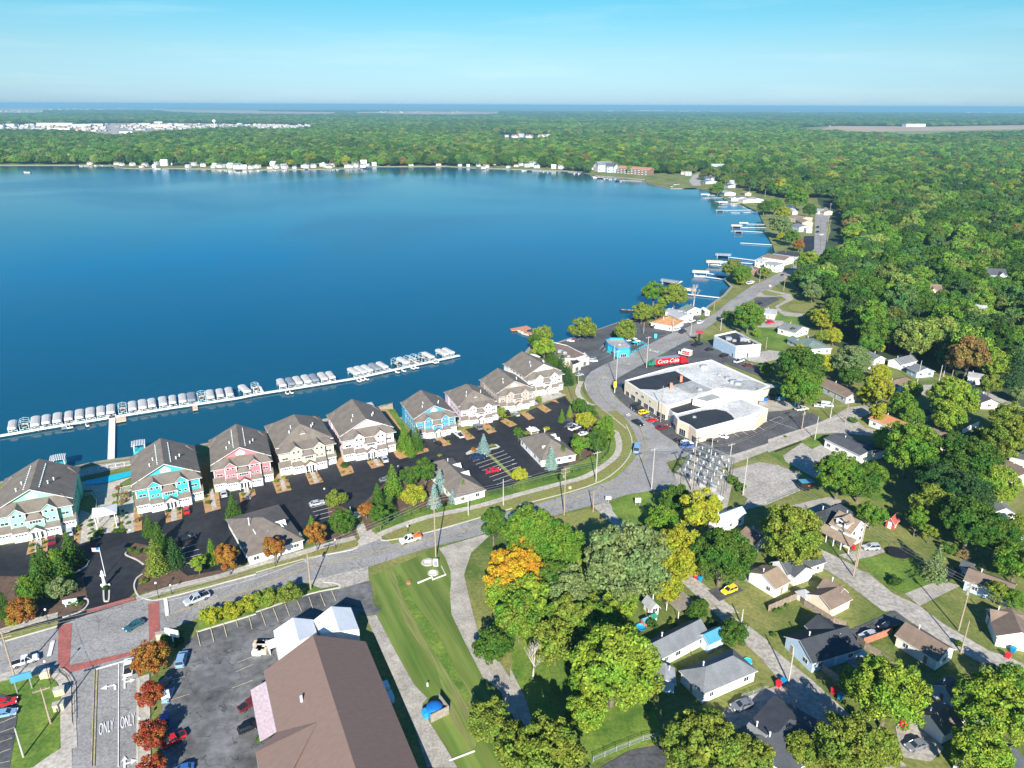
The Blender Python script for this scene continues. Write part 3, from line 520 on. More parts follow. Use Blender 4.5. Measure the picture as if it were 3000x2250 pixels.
def window(parent, x, y, z, w_, h_, nx, ny, panes=2, name='window', frame='white_trim', glass='glass'):
    """window on a wall whose outward normal is (nx,ny); x,y,z = centre of the sill"""
    tx, ty = -ny, nx; mb = MB()
    def bx(u0, u1, z0, z1, d, mi):
        p = [(x+tx*u+nx*e, y+ty*u+ny*e, z+zz) for u, e, zz in ((u0,-.02,z0),(u1,-.02,z0),(u1,d,z0),(u0,d,z0),(u0,-.02,z1),(u1,-.02,z1),(u1,d,z1),(u0,d,z1))]
        mb.add(p, [(0,1,2,3),(4,7,6,5),(0,4,5,1),(1,5,6,2),(2,6,7,3),(3,7,4,0)], mi)
    bx(-w_/2, w_/2, 0, h_, .05, 0); n = panes; g = .09; o = mb.build(name, [frame], parent); mb = MB()
    def bx(u0, u1, z0, z1, d, mi):
        mb.add([(x+tx*u+nx*d, y+ty*u+ny*d, z+zz) for u, zz in ((u0,z0),(u1,z0),(u1,z1),(u0,z1))], [(0,1,2,3)])
    for i in range(n):
        u0 = -w_/2 + g + i*(w_-g)/n; bx(u0, u0+(w_-g)/n-g, g, h_-g, .06, 0)
    mb.build('pane', [glass], o); return o
WALLN = {0: (0,-1), 1: (1,0), 2: (0,1), 3: (-1,0)}
def house(label, cat, X, Y, rz, blocks, wall, roof, wins=1, name='house', group=None, chim=0, extra=None, trim='white_trim', door=1):
    """blocks: (cx, cy, L, W, h, rise, kind, axis). parts: wall, roof, window, door, chimney"""
    t = thing(name, label, cat, (X, Y, 0), rz, group); mw, mr = MB(), MB()
    for i, b in enumerate(blocks):
        cx, cy, L_, W, h, rise, kind, ax = b[:8]; h -= .004*i
        wall_geo(mw, L_, W, h, rise, kind, cx, cy, 0, ax); roof_geo(mr, L_, W, h, rise, kind, .4, .16+.005*i, cx, cy, 0, 1, ax)
    mw.build('wall', wall, t); mr.build('roof', [roof, trim], t)
    cx, cy, L_, W, h, rise, kind, ax = blocks[0][:8]; rnd = random.Random(int(abs(X*7+Y*3)))
    if wins:
        ex, ey = (L_/2, W/2) if ax == 'x' else (W/2, L_/2)
        for sd, ln, off in ((0, ex, -ey), (1, ey, ex), (2, ex, ey), (3, ey, -ex)):
            nx, ny = WALLN[sd]; n = max(1, int(ln*2/3.4)); door_at = n//2 if (sd in (0,3) and door) else -1
            wx, wy = math.cos(rz)*nx-math.sin(rz)*ny, math.sin(rz)*nx+math.cos(rz)*ny
            if wx*(-X) + wy*(-Y) < 0: continue      # only the walls that can be seen from the photograph's side
            for k in range(n):
                u = -ln + (k+.5)*2*ln/n
                px_, py_ = (cx+u, cy+off) if sd in (0,2) else (cx+off, cy+u)
                if k == door_at and h < 3.6:
                    window(t, px_, py_, .1, .95, 2.05, nx, ny, 1, 'door', trim, 'wood_trim' if rnd.random() < .4 else 'metal_white')
                else: window(t, px_, py_, .95, 1.0+.5*rnd.random(), 1.15, nx, ny, 2)
                if h > 4.6: window(t, px_, py_, 3.5, 1.1, 1.2, nx, ny, 2)
    for k in range(chim):
        u = (-.25+.4*k)*L_; p = (cx+u, cy+.9) if ax == 'x' else (cx-.9, cy+u)
        mb = MB(); mb.cyl(p[0], p[1], h+rise*.4, h+rise+.5, .12, 8, 0); mb.cyl(p[0], p[1], h+rise+.5, h+rise+.62, .2, 8, 0); mb.build('vent_pipe', 'metal_white', t)
    if extra: extra(t)
    return t
def R4(t, pts, h, rise, par='h', kind='gable', roof='shingle_grey', wall='white_wall', label='', cat='house', wins=1, chim=1, wings=(), name='house', group=None, oh=.4, extra=None, trim='white_trim'):
    """four eave corners in picture pixels (in order round the roof); ridge along AB ('h') or BC ('v')"""
    p = GL(t, pts, h); c = sum(p, Vector())/4
    e = ((p[1]-p[0]) + (p[2]-p[3]))/2; f = ((p[3]-p[0]) + (p[2]-p[1]))/2
    if par == 'v': e, f = ((p[2]-p[1]) + (p[3]-p[0]))/2, ((p[1]-p[0]) + (p[2]-p[3]))/2
    L_ = max(2, e.length - 2*oh); rz = math.atan2(e.y, e.x); pr = abs(f.x*-math.sin(rz) + f.y*math.cos(rz)); W = max(2, pr - 2*oh)
    return house(label, cat, c.x, c.y, rz, [(0,0,L_,W,h,rise,kind,'x')] + [(a*L_, b*W, l, w_, hh, rr, kk, ax) for a, b, l, w_, hh, rr, kk, ax in wings], wall, roof, wins, name, group, chim, extra, trim)

# ---------------- lakeside condominium buildings ----------------
def condo(t1, a, t2, b, wall, label, hip=False, guards=False):
    p, q = G(t1, *a), G(t2, *b); d = q - p; s = d.length/10.3; rz = math.atan2(d.y, d.x)
    t = thing('condominium_building', label, 'apartment building', (p.x, p.y, 0), rz, 'three storey condominium buildings by the lake', s)
    # local origin = front left corner of the second garage; shift so x runs 0..17.5
    X = Matrix.Translation((-3.7, 0, 0)); W_ = MB(X); w_ = W_
    w_.add([(.6,4.5,0),(16.9,4.5,0),(16.9,22,0),(.6,22,0),(.6,4.5,8.2),(16.9,4.5,8.2),(16.9,22,8.2),(.6,22,8.2),(8.75,4.6,12.2),(8.75,22,12.2)], [(1,2,6,5),(3,0,4,7),(2,3,7,6),(0,1,5,4)] + ([] if hip else [(4,5,8),(6,7,9)]), 0)
    w_.box(.6, 16.9, 2.3, 4.49, 0, 7.35)                                    # front range
    for x0, x1, y0, h in ((3.7,7.0,.95,7.6), (10.8,13.9,.95,7.6)):
        w_.add([(x0,y0,2.5),(x1,y0,2.5),(x1,4,2.5),(x0,4,2.5),(x0,y0,h),(x1,y0,h),(x1,4,h),(x0,4,h),((x0+x1)/2,y0,h+1.3)], [(0,1,5,8,4),(1,2,6,5),(3,0,4,7)], 0)
    w_.box(7.0, 10.8, .5, 4.4, 2.4, 5.5)
    w_.box(.3, 4, 18.5, 23.2, 0, 7.7); w_.box(13.5, 17.2, 18.5, 23.2, 0, 7.7)
    w_.build('wall', wall, t)
    G_ = MB(X)                                                              # garage wing walls in white
    for x0, x1, y0 in ((.2,3.7,.9),(3.7,7.2,0),(10.7,14.1,0),(14.1,17.4,1.8)): G_.box(x0+.01, x1-.01, y0, y0+3.4, 0, 2.75)
    G_.add([(7.2,-.9,2.5),(10.7,-.9,2.5),(8.95,-.9,3.75),(7.2,-.7,2.5),(10.7,-.7,2.5),(8.95,-.7,3.75)], [(0,1,2),(3,5,4),(0,2,5,3),(1,4,5,2)])
    for xx in (7.35,8.6,9.3,10.55): G_.box(xx-.1, xx+.1, -.85, -.65, 0, 2.5)
    G_.box(7.2, 10.7, .2, .5, 0, 2.6); G_.build('garage_front', 'white_trim', t)
    for z_, x_ in ((3.5,.52),(6.0,.52)): MB(X).box(x_, x_+.1, 4.6, 18.4, z_-.1, z_+.1).build('belt_course', 'white_trim', t)
    R_ = MB(X)                                                              # main roof with its gable
    th = .18; e = .5
    if hip:
        r = [(-.1,4.0,7.95),(17.6,4.0,7.95),(17.6,22.5,7.95),(-.1,22.5,7.95),(8.75,9.6,12.3),(8.75,18,12.3)]
        R_.add(r, [(0,1,4),(1,2,5,4),(2,3,5),(3,0,4,5)], 0); R_.add([r[0],r[1],r[2],r[3]]+[(p_[0],p_[1],p_[2]-th) for p_ in r[:4]], [(0,4,5,1),(1,5,6,2),(2,6,7,3),(3,7,4,0),(4,7,6,5)], 1)
    else:
        R_.slab([(-.1,3.6,7.9),(8.75,3.6,12.4),(8.75,22.6,12.4),(-.1,22.6,7.9)][::-1], th, 0, 1); R_.slab([(17.6,3.6,7.9),(8.75,3.6,12.4),(8.75,22.6,12.4),(17.6,22.6,7.9)], th, 0, 1)
    zf = 9.3 if not hip else 8.6
    R_.slab([(-.2,.9,7.3),(17.7,.9,7.3),(15.2,4.7,zf),(2.3,4.7,zf)], .15, 0, 1); R_.slab([(-.2,.9,7.3),(2.3,4.7,zf),(-.2,4.7,7.3)], .15, 0, 1); R_.slab([(17.7,.9,7.3),(17.7,4.7,7.3),(15.2,4.7,zf)], .15, 0, 1)
    for x0, x1 in ((3.7,7.0),(10.8,13.9)):
        xm = (x0+x1)/2; R_.slab([(x0-.35,.55,7.4),(xm,.55,9.05),(xm,4.9,9.05),(x0-.35,3.2,7.4)][::-1], .14, 0, 1); R_.slab([(x1+.35,.55,7.4),(xm,.55,9.05),(xm,4.9,9.05),(x1+.35,3.2,7.4)], .14, 0, 1)
    v = [(6.7,.1,5.4),(11.1,.1,5.4),(11.1,3.2,5.4),(6.7,3.2,5.4),(8.1,1.7,7.0),(9.7,1.7,7.0)]
    R_.add(v, [(0,1,5,4),(1,2,5),(2,3,4,5),(3,0,4)], 0); R_.add(v[:4]+[(p_[0],p_[1],5.25) for p_ in v[:4]], [(0,4,5,1),(1,5,6,2),(3,7,4,0),(4,7,6,5)], 1)
    for x0, x1, y0, y1 in ((0,3.7,.5,2.2),(3.65,7.25,-.4,1.3),(10.65,14.15,-.4,1.3),(14.05,17.6,1.4,3.0)): R_.slab([(x0,y0,2.72),(x1,y0,2.72),(x1,y1,4.1),(x0,y1,4.1)], .14, 0, 1)
    R_.slab([(6.95,-1.2,2.55),(8.95,-1.2,3.95),(8.95,1,3.95),(6.95,1,2.55)][::-1], .13, 0, 1); R_.slab([(10.95,-1.2,2.55),(8.95,-1.2,3.95),(8.95,1,3.95),(10.95,1,2.55)], .13, 0, 1)
    for x0, x1 in ((-.3,4.4),(13.1,17.8)):
        xm = (x0+x1)/2; v = [(x0,18.1,7.7),(x1,18.1,7.7),(x1,23.6,7.7),(x0,23.6,7.7),(xm,20.8,9.4)]; R_.add(v, [(0,1,4),(1,2,4),(2,3,4),(3,0,4)], 0); R_.add(v[:4]+[(p_[0],p_[1],7.55) for p_ in v[:4]], [(0,4,5,1),(1,5,6,2),(2,6,7,3),(3,7,4,0),(4,7,6,5)], 1)
    R_.build('roof', ['shingle_taupe', 'white_trim'], t)
    for x_, y_, z0, z1 in ((.6,2.3,2.6,7.3),(16.9,2.3,2.6,7.3),(3.7,.95,2.6,7.6),(7.0,.95,2.6,7.6),(10.8,.95,2.6,7.6),(13.9,.95,2.6,7.6),(7.0,.5,2.6,5.4),(10.8,.5,2.6,5.4),(.6,22,0,8),(16.9,22,0,8)): MB(X).box(x_-.11, x_+.11, y_-.06, y_+.16, z0, z1).build('corner_board', 'white_trim', t)
    if not hip:
        V = MB(X); V.add([(7.4,4.35,9.5),(10.1,4.35,9.5),(10.1,4.35,10.3),(8.75,4.35,11.3),(7.4,4.35,10.3),(7.4,4.52,9.5),(10.1,4.52,9.5),(10.1,4.52,10.3),(8.75,4.52,11.3),(7.4,4.52,10.3)], [(0,1,2,3,4),(0,5,6,1),(1,6,7,2),(2,7,8,3),(3,8,9,4),(4,9,5,0)]); V.build('gable_louvre', 'white_trim', t)
    else:
        V = MB(X); V.box(8,9.5,6.6,9,9,10.4); V.build('dormer_box', 'white_trim', t); D = MB(X); v = [(7.6,6.2,10.4),(9.9,6.2,10.4),(9.9,9.4,10.4),(7.6,9.4,10.4),(8.75,7.8,11.6)]; D.add(v, [(0,1,4),(1,2,4),(2,3,4),(3,0,4),(3,2,1,0)]); D.build('dormer_roof', 'shingle_taupe', t)
    ox = -3.7
    for x, y in ((1.95,.9),(5.45,0),(12.4,0),(15.75,1.8)):
        d_ = MB(X); d_.box(x-1.35, x+1.35, y-.05, y+.02, .05, 2.3); [d_.box(x-1.3+.66*k_, x-1.3+.66*k_+.5, y-.07, y-.04, 1.75, 2.15, 1) for k_ in range(4)]; d_.build('garage_door', ['garage_white','glass'], t)
    for k_ in range(3): window(t, 8.05+.9*k_+ox, .2, .2, .75, 2.0, 0, -1, 1, 'entrance_door', 'white_trim', 'glass')
    for x, y, z, ww, hh, n in ((2.1,2.3,4.3,1.9,.8,2),(2.1,2.3,6.2,1.9,.9,3),(4.6,.95,4.3,.8,.7,1),(6.0,.95,4.3,.8,.7,1),(4.6,.95,6.5,.8,.75,1),(6.0,.95,6.5,.8,.75,1),(8.95,.5,4.3,2.6,.95,4),(11.6,.95,4.3,.8,.7,1),(13.0,.95,4.3,.8,.7,1),(11.6,.95,6.5,.8,.75,1),(13.0,.95,6.5,.8,.75,1),(15.4,2.3,4.4,1.7,.8,2),(15.4,2.3,6.3,1.7,.8,2)): window(t, x+ox, y, z, ww, hh, 0, -1, n)
    for y in (5.5,8.5,11.5,14.5,17):
        for z in (1.2,3.9,6.4):
            window(t, .6+ox, y, z, 1.1 if (y*2)%2 else .8, 1.2, -1, 0, 1)
            if z > 3: window(t, 16.9+ox, y, z, 1.0, 1.2, 1, 0, 1)
    for x, y in ((5,8),(6,10.5),(12,9),(13,11.5)):
        z = 12.3-abs(x-8.75)*.5; m_ = MB(X); m_.cyl(x, y, z-.6, z+.75, .14, 8); m_.cyl(x, y, z+.75, z+.9, .22, 8); m_.build('vent_pipe', 'metal_white', t)
    if guards:
        for xg, zz in ((7.0,11.62),(10.5,11.62)):
            m_ = MB(X); m_.box(xg-.03, xg+.03, 5.9, 20.2, zz-.1, zz-.02)
            for k_ in range(13): m_.box(xg-.12, xg+.12, 6+1.15*k_, 6.25+1.15*k_, zz-.05, zz+.12)
            m_.build('snow_guard_rail', 'metal_pale', t)
    return t
lab = '%s three storey lakeside condominium %s'
condo('e', (130,1158), 'e', (537,1078), 'mint_wall', lab % ('mint green', 'at the far left'), guards=True)
condo('e', (1315,893), 'e', (1660,820), 'turquoise_wall', lab % ('turquoise', 'to the right of the swimming pool'), guards=True)
condo('e', (1968,708), 'f', (62,655), 'coral_wall', lab % ('coral pink', 'beside the turquoise one'), guards=True)
condo('f', (325,565), 'f', (616,505), 'khaki_wall', lab % ('khaki', 'with hipped roof next to the coral one'), hip=True)
condo('f', (865,447), 'f', (1136,395), 'rose_wall', lab % ('very pale pink', 'left of the grass gap'))
condo('i', (362,1240), 'i', (625,1195), 'sky_wall', lab % ('bright blue', 'right of the grass gap'))
condo('i', (837,1100), 'i', (1080,1060), 'lilac_wall', lab % ('lilac pink', 'beside the bright blue one'), hip=True)
condo('i', (1245,948), 'i', (1475,908), 'taupe_wall', lab % ('taupe', 'between lilac and ivory ones'))
condo('i', (1560,780), 'i', (1790,735), 'ivory_wall', lab % ('ivory white', 'at the right end of the row'))

# garages with hipped roofs and triangular dormers in the condominium car park
def tri_dormers(pts):
    def f(t):
        for x, y, z, r in pts:
            m_ = MB(Matrix.Translation((x,y,z)) @ Matrix.Rotation(r, 4, 'Z')); m_.add([(0,0,0),(1.6,0,0),(.8,0,1.1),(.8,2.6,1.1),(0,.2,0),(1.6,.2,0)], [(0,1,2)], 1); m_.add([(-.2,-.25,-.15),(.8,-.25,1.2),(.8,2.8,1.2),(1.8,-.25,-.15)], [(0,1,2),(1,3,2)], 0); m_.build('dormer', ['white_trim','white_trim'], t)
    return f
gl = 'taupe hipped garage block %s'
R4('z', [490,1115,613,1092,645,1163,533,1212], 2.7, 3.6, 'h', 'hip', 'shingle_taupe', 'white_wall', gl % 'beside the drive behind the roadside maples', 'garage', name='garage_block', group='garage blocks of the condominium', extra=tri_dormers([(-4,-4.5,3.8,0),(-1,-4.8,3.7,0),(3,-4.6,3.8,0),(5,-3,4,1.57)]))
R4('f', [1430,490,1700,398,1968,690,1740,765], 2.7, 2.8, 'v', 'hip', 'shingle_taupe', 'white_wall', gl % 'half hidden behind blue spruces', 'garage', name='garage_block', group='garage blocks of the condominium', extra=tri_dormers([(-3,4,3.6,3.14),(3,4,3.6,3.14)]))
R4('i', [1355,1245,1750,1150,1960,1400,1640,1475], 2.7, 3.6, 'v', 'hip', 'shingle_taupe', 'white_wall', gl % 'inside the road bend beside the big silver spruce', 'garage', name='garage_block', group='garage blocks of the condominium', extra=tri_dormers([(-3,4.5,3.6,3.14),(0,4.5,3.6,3.14),(3,-3.5,3.8,0)]))

# ---------------- flat roofed commercial blocks ----------------
def flatblock(label, t, pts, h, roof, wall, name='shop_building', par=.45, wins=(), hv=(), cat='building', cap='white_trim', base=0, parent=None, pname='wall'):
    """pts = roof corners in picture pixels at height h"""
    P = GL(t, pts, h); c = sum(P, Vector())/len(P); Q = [(p.x-c.x, p.y-c.y) for p in P]
    r = parent or thing(name, label, cat, (c.x, c.y, 0))
    if parent: Q = [(p.x-parent.location.x, p.y-parent.location.y) for p in P]
    a = sum(Q[i][0]*Q[(i+1)%len(Q)][1]-Q[(i+1)%len(Q)][0]*Q[i][1] for i in range(len(Q)))
    if a < 0: Q = Q[::-1]
    n = len(Q); mb = MB(); mb.prism(Q, base, h-.05, 0, 0); mb.build('wall', wall, r)
    rf = MB(); cxy = (sum(q[0] for q in Q)/n, sum(q[1] for q in Q)/n); In = [(q[0]+(cxy[0]-q[0])*.018, q[1]+(cxy[1]-q[1])*.018) for q in Q]
    rf.prism(In, h-.04, h+.04); rf.build('roof', roof, r)
    if par:
        pp = MB()
        for i in range(n):
            a_, b_, c_, d_ = Q[i], Q[(i+1)%n], In[(i+1)%n], In[i]
            v = [(a_[0],a_[1],h-.045),(b_[0],b_[1],h-.045),(c_[0],c_[1],h+.045),(d_[0],d_[1],h+.045)]; v += [(p_[0],p_[1],h+par) for p_ in v]
            pp.add(v, [(0,1,5,4),(4,5,6,7),(2,3,7,6)], 0)
        pp.build('parapet', cap, r)
    for (i, u, z, w_, h_, k) in wins:       # window on wall i at fraction u
        i = (n-2-i) % n if a < 0 else i; u = 1-u if a < 0 else u
        a_, b_ = Vector(Q[i]), Vector(Q[(i+1)%n]); d_ = (b_-a_).normalized(); p_ = a_ + (b_-a_)*u; window(r, p_.x, p_.y, z, w_, h_, d_.y, -d_.x, k, 'window' if z > .4 else 'shopfront', 'white_trim', 'glass')
    for (tt, x, y, s_) in hv:
        p_ = G(tt, x, y, h+.5) - r.location; m_ = MB(); m_.box(p_.x-s_, p_.x+s_, p_.y-s_*.8, p_.y+s_*.8, h+.05, h+.05+s_); m_.cyl(p_.x, p_.y, h+.05+s_, h+.15+s_, s_*.5, 10); m_.build('rooftop_unit', 'metal_grey', r)
    return r
bb = flatblock('long shop block with white and black roof patches at the road bend', 'j', [1020,960,1570,800,2140,690,2900,1030,2700,1110,2210,1060,1880,1195,1560,1290,1440,1230], 5.5, 'membrane_white', 'cream_wall', wins=[(8,.14,.1,3.6,2,3),(8,.3,.1,3,2,3),(8,.5,.1,3,2,3),(8,.7,.1,3.2,2,3),(8,.88,.1,2.6,2,3),(8,.2,3.4,1.2,1,2),(8,.42,3.4,2,1,2),(8,.6,3.4,2,1,2),(7,.3,.1,3,2,3),(7,.7,.1,3,2,3)], hv=[('j',2040,770,1.2),('j',1990,1060,.9),('k',360,915,1),('k',430,965,1.3),('k',490,990,1.2),('k',250,870,.6)])
def roof_patch(r, t, pts, h, m_, name='roof_patch'):
    q = GL(t, pts, h); mb = MB(); mb.prism([(p.x-r.location.x, p.y-r.location.y) for p in q], h-.02, h); return mb.build(name, m_, r)
roof_patch(bb, 'j', [1030,965,1670,825,1890,950,1440,1070,1200,1060], 5.62, 'membrane_black'); roof_patch(bb, 'j', [1640,1010,1890,955,2180,1075,1880,1120], 5.66, 'membrane_grey')
roof_patch(bb, 'k', [250,1010,620,940,1040,1020,790,1080,420,1050], 5.6, 'membrane_grey')
for x, y in ((1745,965),(1615,1060)):
    p = G('j', x, y, 5.6)-bb.location; MB().box(p.x-.5, p.x+.5, p.y-.5, p.y+.5, 5.5, 8.2).build('chimney', 'plank_deck', bb)
b2 = flatblock('low link building with dark weathered roof between the two shop blocks', 'j', [1550,1290,1960,1180,2080,1310,1720,1400,1640,1370], 4.2, 'membrane_black', 'grey_wall', wins=[(4,.5,.1,3,2,2)])
b3 = flatblock('white boxy upper storey with blue grey roof behind the black roofed shop', 'k', [-90,1190,160,1120,300,1180,90,1235], 6.6, 'membrane_grey', 'white_wall')
b4 = flatblock('shop building with curved black roof patch and cream side wall', 'g', [1400,50,1750,-35,1975,-100,2180,-10,2212,0,2000,75,1590,185,1530,140,1430,95], 5.0, 'membrane_white', 'peach_wall', wins=[(7,.5,.1,3,2.6,3),(6,.12,.1,3,2.6,3),(8,.5,.1,3,2.4,2)], hv=[('g',1575,60,.6),('g',2150,-60,1)])
q = [G('g', x, y, 5.1) for x, y in ((1450,60),(1640,15),(1760,-5),(1850,15),(1900,50),(1925,85),(1590,175),(1500,95))]; roof_patch(b4, 'g', [1440,62,1640,10,1760,-5,1850,15,1900,50,1925,85,1590,172,1530,125,1450,90], 5.15, 'membrane_black')
flatblock('white windowless annex with pale roof behind the curved roof shop', 'k', [200,1240,440,1180,880,1330,740,1440,470,1470], 4.6, 'membrane_white', 'peach_wall', name='annex_building', hv=[('k',545,1220,.5)])
b5 = flatblock('pale blue grey restaurant with dark sunken flat roof and big ducts', 'k', [185,385,460,325,795,500,470,525], 5.2, 'membrane_black', 'pale_blue_wall', par=.9, wins=[(3,.1,.1,1,2,1),(2,.5,.1,1,2.1,1)], hv=[('k',370,410,1.4),('k',445,430,.9),('k',560,420,1.6),('k',600,425,1.3),('k',640,440,.6),('k',690,465,.4)])
b6 = flatblock('blue and turquoise drive-in stand with rounded corners beside the road', 'j', [770,440,830,415,1000,415,1100,510,1080,550,930,560,800,490], 3.6, 'membrane_grey', 'aqua', par=.8, cap='bright_blue', name='drive_in_stand', wins=[(4,.5,.1,3,1.6,3),(5,.5,.1,3,1.6,3)], hv=[('j',950,480,.7)])
flatblock('brown roofed lakeside restaurant with gravel rooftop beside the seawall', 'j', [60,450,270,500,520,625,370,670,170,665,110,590], 4.0, 'shingle_brown', 'cream_wall', par=.3, wins=[(2,.5,.1,3,2,3)], hv=[('j',180,570,1.1),('j',240,590,1),('j',210,600,.8),('j',290,630,.7)], cap='white_trim', name='restaurant_building')
flatblock('flat black roofed entrance wing of the lakeside restaurant', 'j', [310,690,380,665,450,720,345,760], 3.4, 'membrane_black', 'cream_wall', name='restaurant_wing', wins=[(2,.5,.1,2,2,2)])
flatblock('small low entrance canopy building beside two parked cars', 'j', [370,660,500,600,560,660,440,690], 3.2, 'membrane_grey', 'cream_wall', name='canopy_building', wins=[(2,.5,.1,1.6,2,2)])
R4('h', [495,248,640,207,1000,350,775,400], 3.2, .9, 'v', 'gable', 'shingle_dark', 'white_wall', 'dark roofed office beside the pale parking lot', 'building', name='office_building', wings=[(.28,.55,7,7,3.0,.8,'gable','y')])
# large brown roofed store
def store():
    p = [G('b', 50,735,4.6), G('b', 905,455,4.6), G('b', 1420,1640,4.6)]; ridge = G('b', 490,500,10.0), G('b', 860,1650,10.0)
    ax = (ridge[0]-ridge[1]).normalized(); rz = math.atan2(ax.y, ax.x)-math.pi/2; c = ridge[0].copy(); c.z = 0
    r = thing('store_building', 'huge brown shingled gable roofed store next to the parking lot', 'store', c, rz); Mi = Matrix.Rotation(-rz, 4, 'Z')
    lw = abs((Mi @ (p[0]-c)).x); rw = abs((Mi @ (p[1]-c)).x); Ln = 62; e = 4.6
    w_ = MB(); w_.add([(-lw+.5,-.8,0),(rw-.5,-.8,0),(rw-.5,-Ln,0),(-lw+.5,-Ln,0),(-lw+.5,-.8,e),(rw-.5,-.8,e),(rw-.5,-Ln,e),(-lw+.5,-Ln,e),(0,-.8,9.8),(0,-Ln,9.8)], [(1,0,4,8,5),(3,2,6,9,7),(2,1,5,6),(0,3,7,4)]); w_.build('wall', 'cream_wall', r)
    f_ = MB(); f_.slab([(-lw,0,e),(0,0,10),(0,-Ln,10),(-lw,-Ln,e)], .25, 0, 1); f_.slab([(rw,0,e),(rw,-Ln,e),(0,-Ln,10),(0,0,10)], .25, 0, 1)
    yk = (Mi @ (G('b', 180,1360,4.6)-c)).y; f_.add([(-lw-4,yk-1.5,e-.9),(-lw*.35,yk-4,8.2),(-lw-4,yk-16,e-.9),(-lw,yk+.5,e)], [(0,2,1),(3,0,1)], 0)
    f_.box(-lw-4, -lw, yk-16, yk-1.5, 0, e-1.1, 1)
    f_.build('roof', ['shingle_umber', 'white_trim'], r)
    a_ = MB(); a_.add([(-lw-3.2,yk+1,3.6),(-lw-.05,yk+1,4.4),(-lw-.05,-2.5,4.4),(-lw-3.2,-2.5,3.6)], [(0,1,2,3)])
    n = 46
    a_ = MB()
    for k in range(n): y0 = yk+1+(-3.5-yk)*k/n; a_.slab([(-lw-3.0,y0,3.3),(-lw-.03,y0,4.3),(-lw-.03,y0+(-3.5-yk)/n*.62,4.3),(-lw-3.0,y0+(-3.5-yk)/n*.62,3.3)], .12)
    a_.build('striped_awning', 'purple_stripes', r)
    for x, y in ((-5,yk+3),(-.9,-44),(4.5,-44)): MB().cyl(x, y, 9.6-abs(x)*.45, 10.6-abs(x)*.4, .25, 8).build('vent_pipe', 'metal_white', r)
    m_ = MB(); m_.box(rw+.2, rw+1.8, yk+6, yk+8, 0, 1.5); m_.box(rw+.2, rw+1.8, yk+3, yk+5, 0, 1.5); m_.build('air_conditioner', 'metal_pale', r)
    return r
st = store()
def metal_annex(pts, ridge, label):
    """twin white metal gables at the end of the store"""
    a, b, c_, d = [G('b', *p_, 5.2) for p_ in pts]; r0, r1 = [G('b', *p_, 7.2) for p_ in ridge]; o = (a+c_)/2; o.z = 0
    t = thing('metal_shed_building', label, 'building', o, 0, 'white metal gable sheds at the end of the store')
    L_ = lambda v: tuple(v-o); w_ = MB(); g_ = lambda v: (v.x-o.x, v.y-o.y, 0)
    w_.add([g_(a),g_(b),g_(c_),g_(d),L_(a),L_(b),L_(c_),L_(d),(r0.x-o.x,r0.y-o.y,7),(r1.x-o.x,r1.y-o.y,7)], [(0,1,5,8,4),(3,7,9,6,2),(1,2,6,5),(3,0,4,7)]); w_.build('wall', 'metal_white', t)
    f_ = MB(); f_.slab([L_(a),L_(r0),L_(r1),L_(d)], .15, 0); f_.slab([L_(r0),L_(b),L_(c_),L_(r1)], .15, 1); f_.build('roof', ['metal_white','metal_white'], t)
metal_annex([(150,465),(490,368),(530,490),(190,640)], [(318,352),(372,550)], 'white metal gable shed at the store end, left of the two')
metal_annex([(495,375),(820,265),(890,450),(560,480)], [(650,255),(722,470)], 'white metal gable shed at the store end, right of the two')
# ---------------- houses ----------------
R4('d', [120,510,560,395,795,620,405,752], 2.8, 2.3, 'h', 'gable', 'shingle_charcoal', 'pale_blue_wall', 'pale blue house with charcoal roof beside the alley', wings=[(.3,.3,6,6,2.8,1.9,'gable','y')])
R4('d', [1240,405,1105,500,1445,725,1655,635], 2.8, 1.9, 'v', 'gable', 'shingle_brown', 'ivory_wall', 'brown roofed stucco house crossed by a tree shadow')
R4('d', [445,92,515,20,690,120,600,195], 2.8, 1.7, 'v', 'gable', 'shingle_brown', 'cream_wall', 'cream L-shaped house on the corner lawn', wings=[(.3,-.75,7,6,2.7,1.6,'gable','y')])
R4('h', [-150,1390,-35,1330,190,1490,40,1570], 2.8, 1.7, 'h', 'gable', 'shingle_tan', 'white_wall', 'white house with tan roof and outdoor stairs by the yellow car')
R4('h', [10,1310,345,1215,512,1305,190,1430], 2.9, 2.0, 'h', 'gable', 'shingle_dark', 'white_wall', 'white cottage with dark cross-gabled roof at the alley corner', wings=[(-.2,-.3,5,6,2.8,1.7,'gable','y')])
def porch(t): 
    m_ = MB(); [m_.box(x-.1, x+.1, -5.7, -5.5, 0, 2.5) for x in (-4.5,-2.2,0,2.2,4.5)]; m_.build('porch_posts', 'white_trim', t); MB().slab([(-4.9,-5.9,2.5),(4.9,-5.9,2.5),(4.9,-3.2,3.7),(-4.9,-3.2,3.7)], .15).build('porch_roof', 'shingle_tan', t)
    w_ = MB(); w_.box(-1.6,1.6,-3.4,-.6,5.2,6.9); w_.build('dormer_wall', 'white_wall', t); d = MB(); roof_geo(d, 3.2, 3.6, 6.9, 1.2, 'gable', .3, .12, 0, -1.9, 0, 1, 'y'); d.build('dormer_roof', ['shingle_tan','white_trim'], t); window(t, 0, -3.4, 5.8, 1.8, .95, 0, -1, 2)
R4('h', [560,985,640,905,850,985,730,1095], 4.8, 2.6, 'v', 'gable', 'shingle_tan', 'white_wall', 'white two-storey farmhouse with tan roof, dormer and front porch', extra=porch)
R4('h', [355,905,560,815,780,885,490,1000], 3.4, 2.2, 'h', 'hip', 'shingle_charcoal', 'navy_wall', 'navy blue house with charcoal roof behind the white farmhouse')
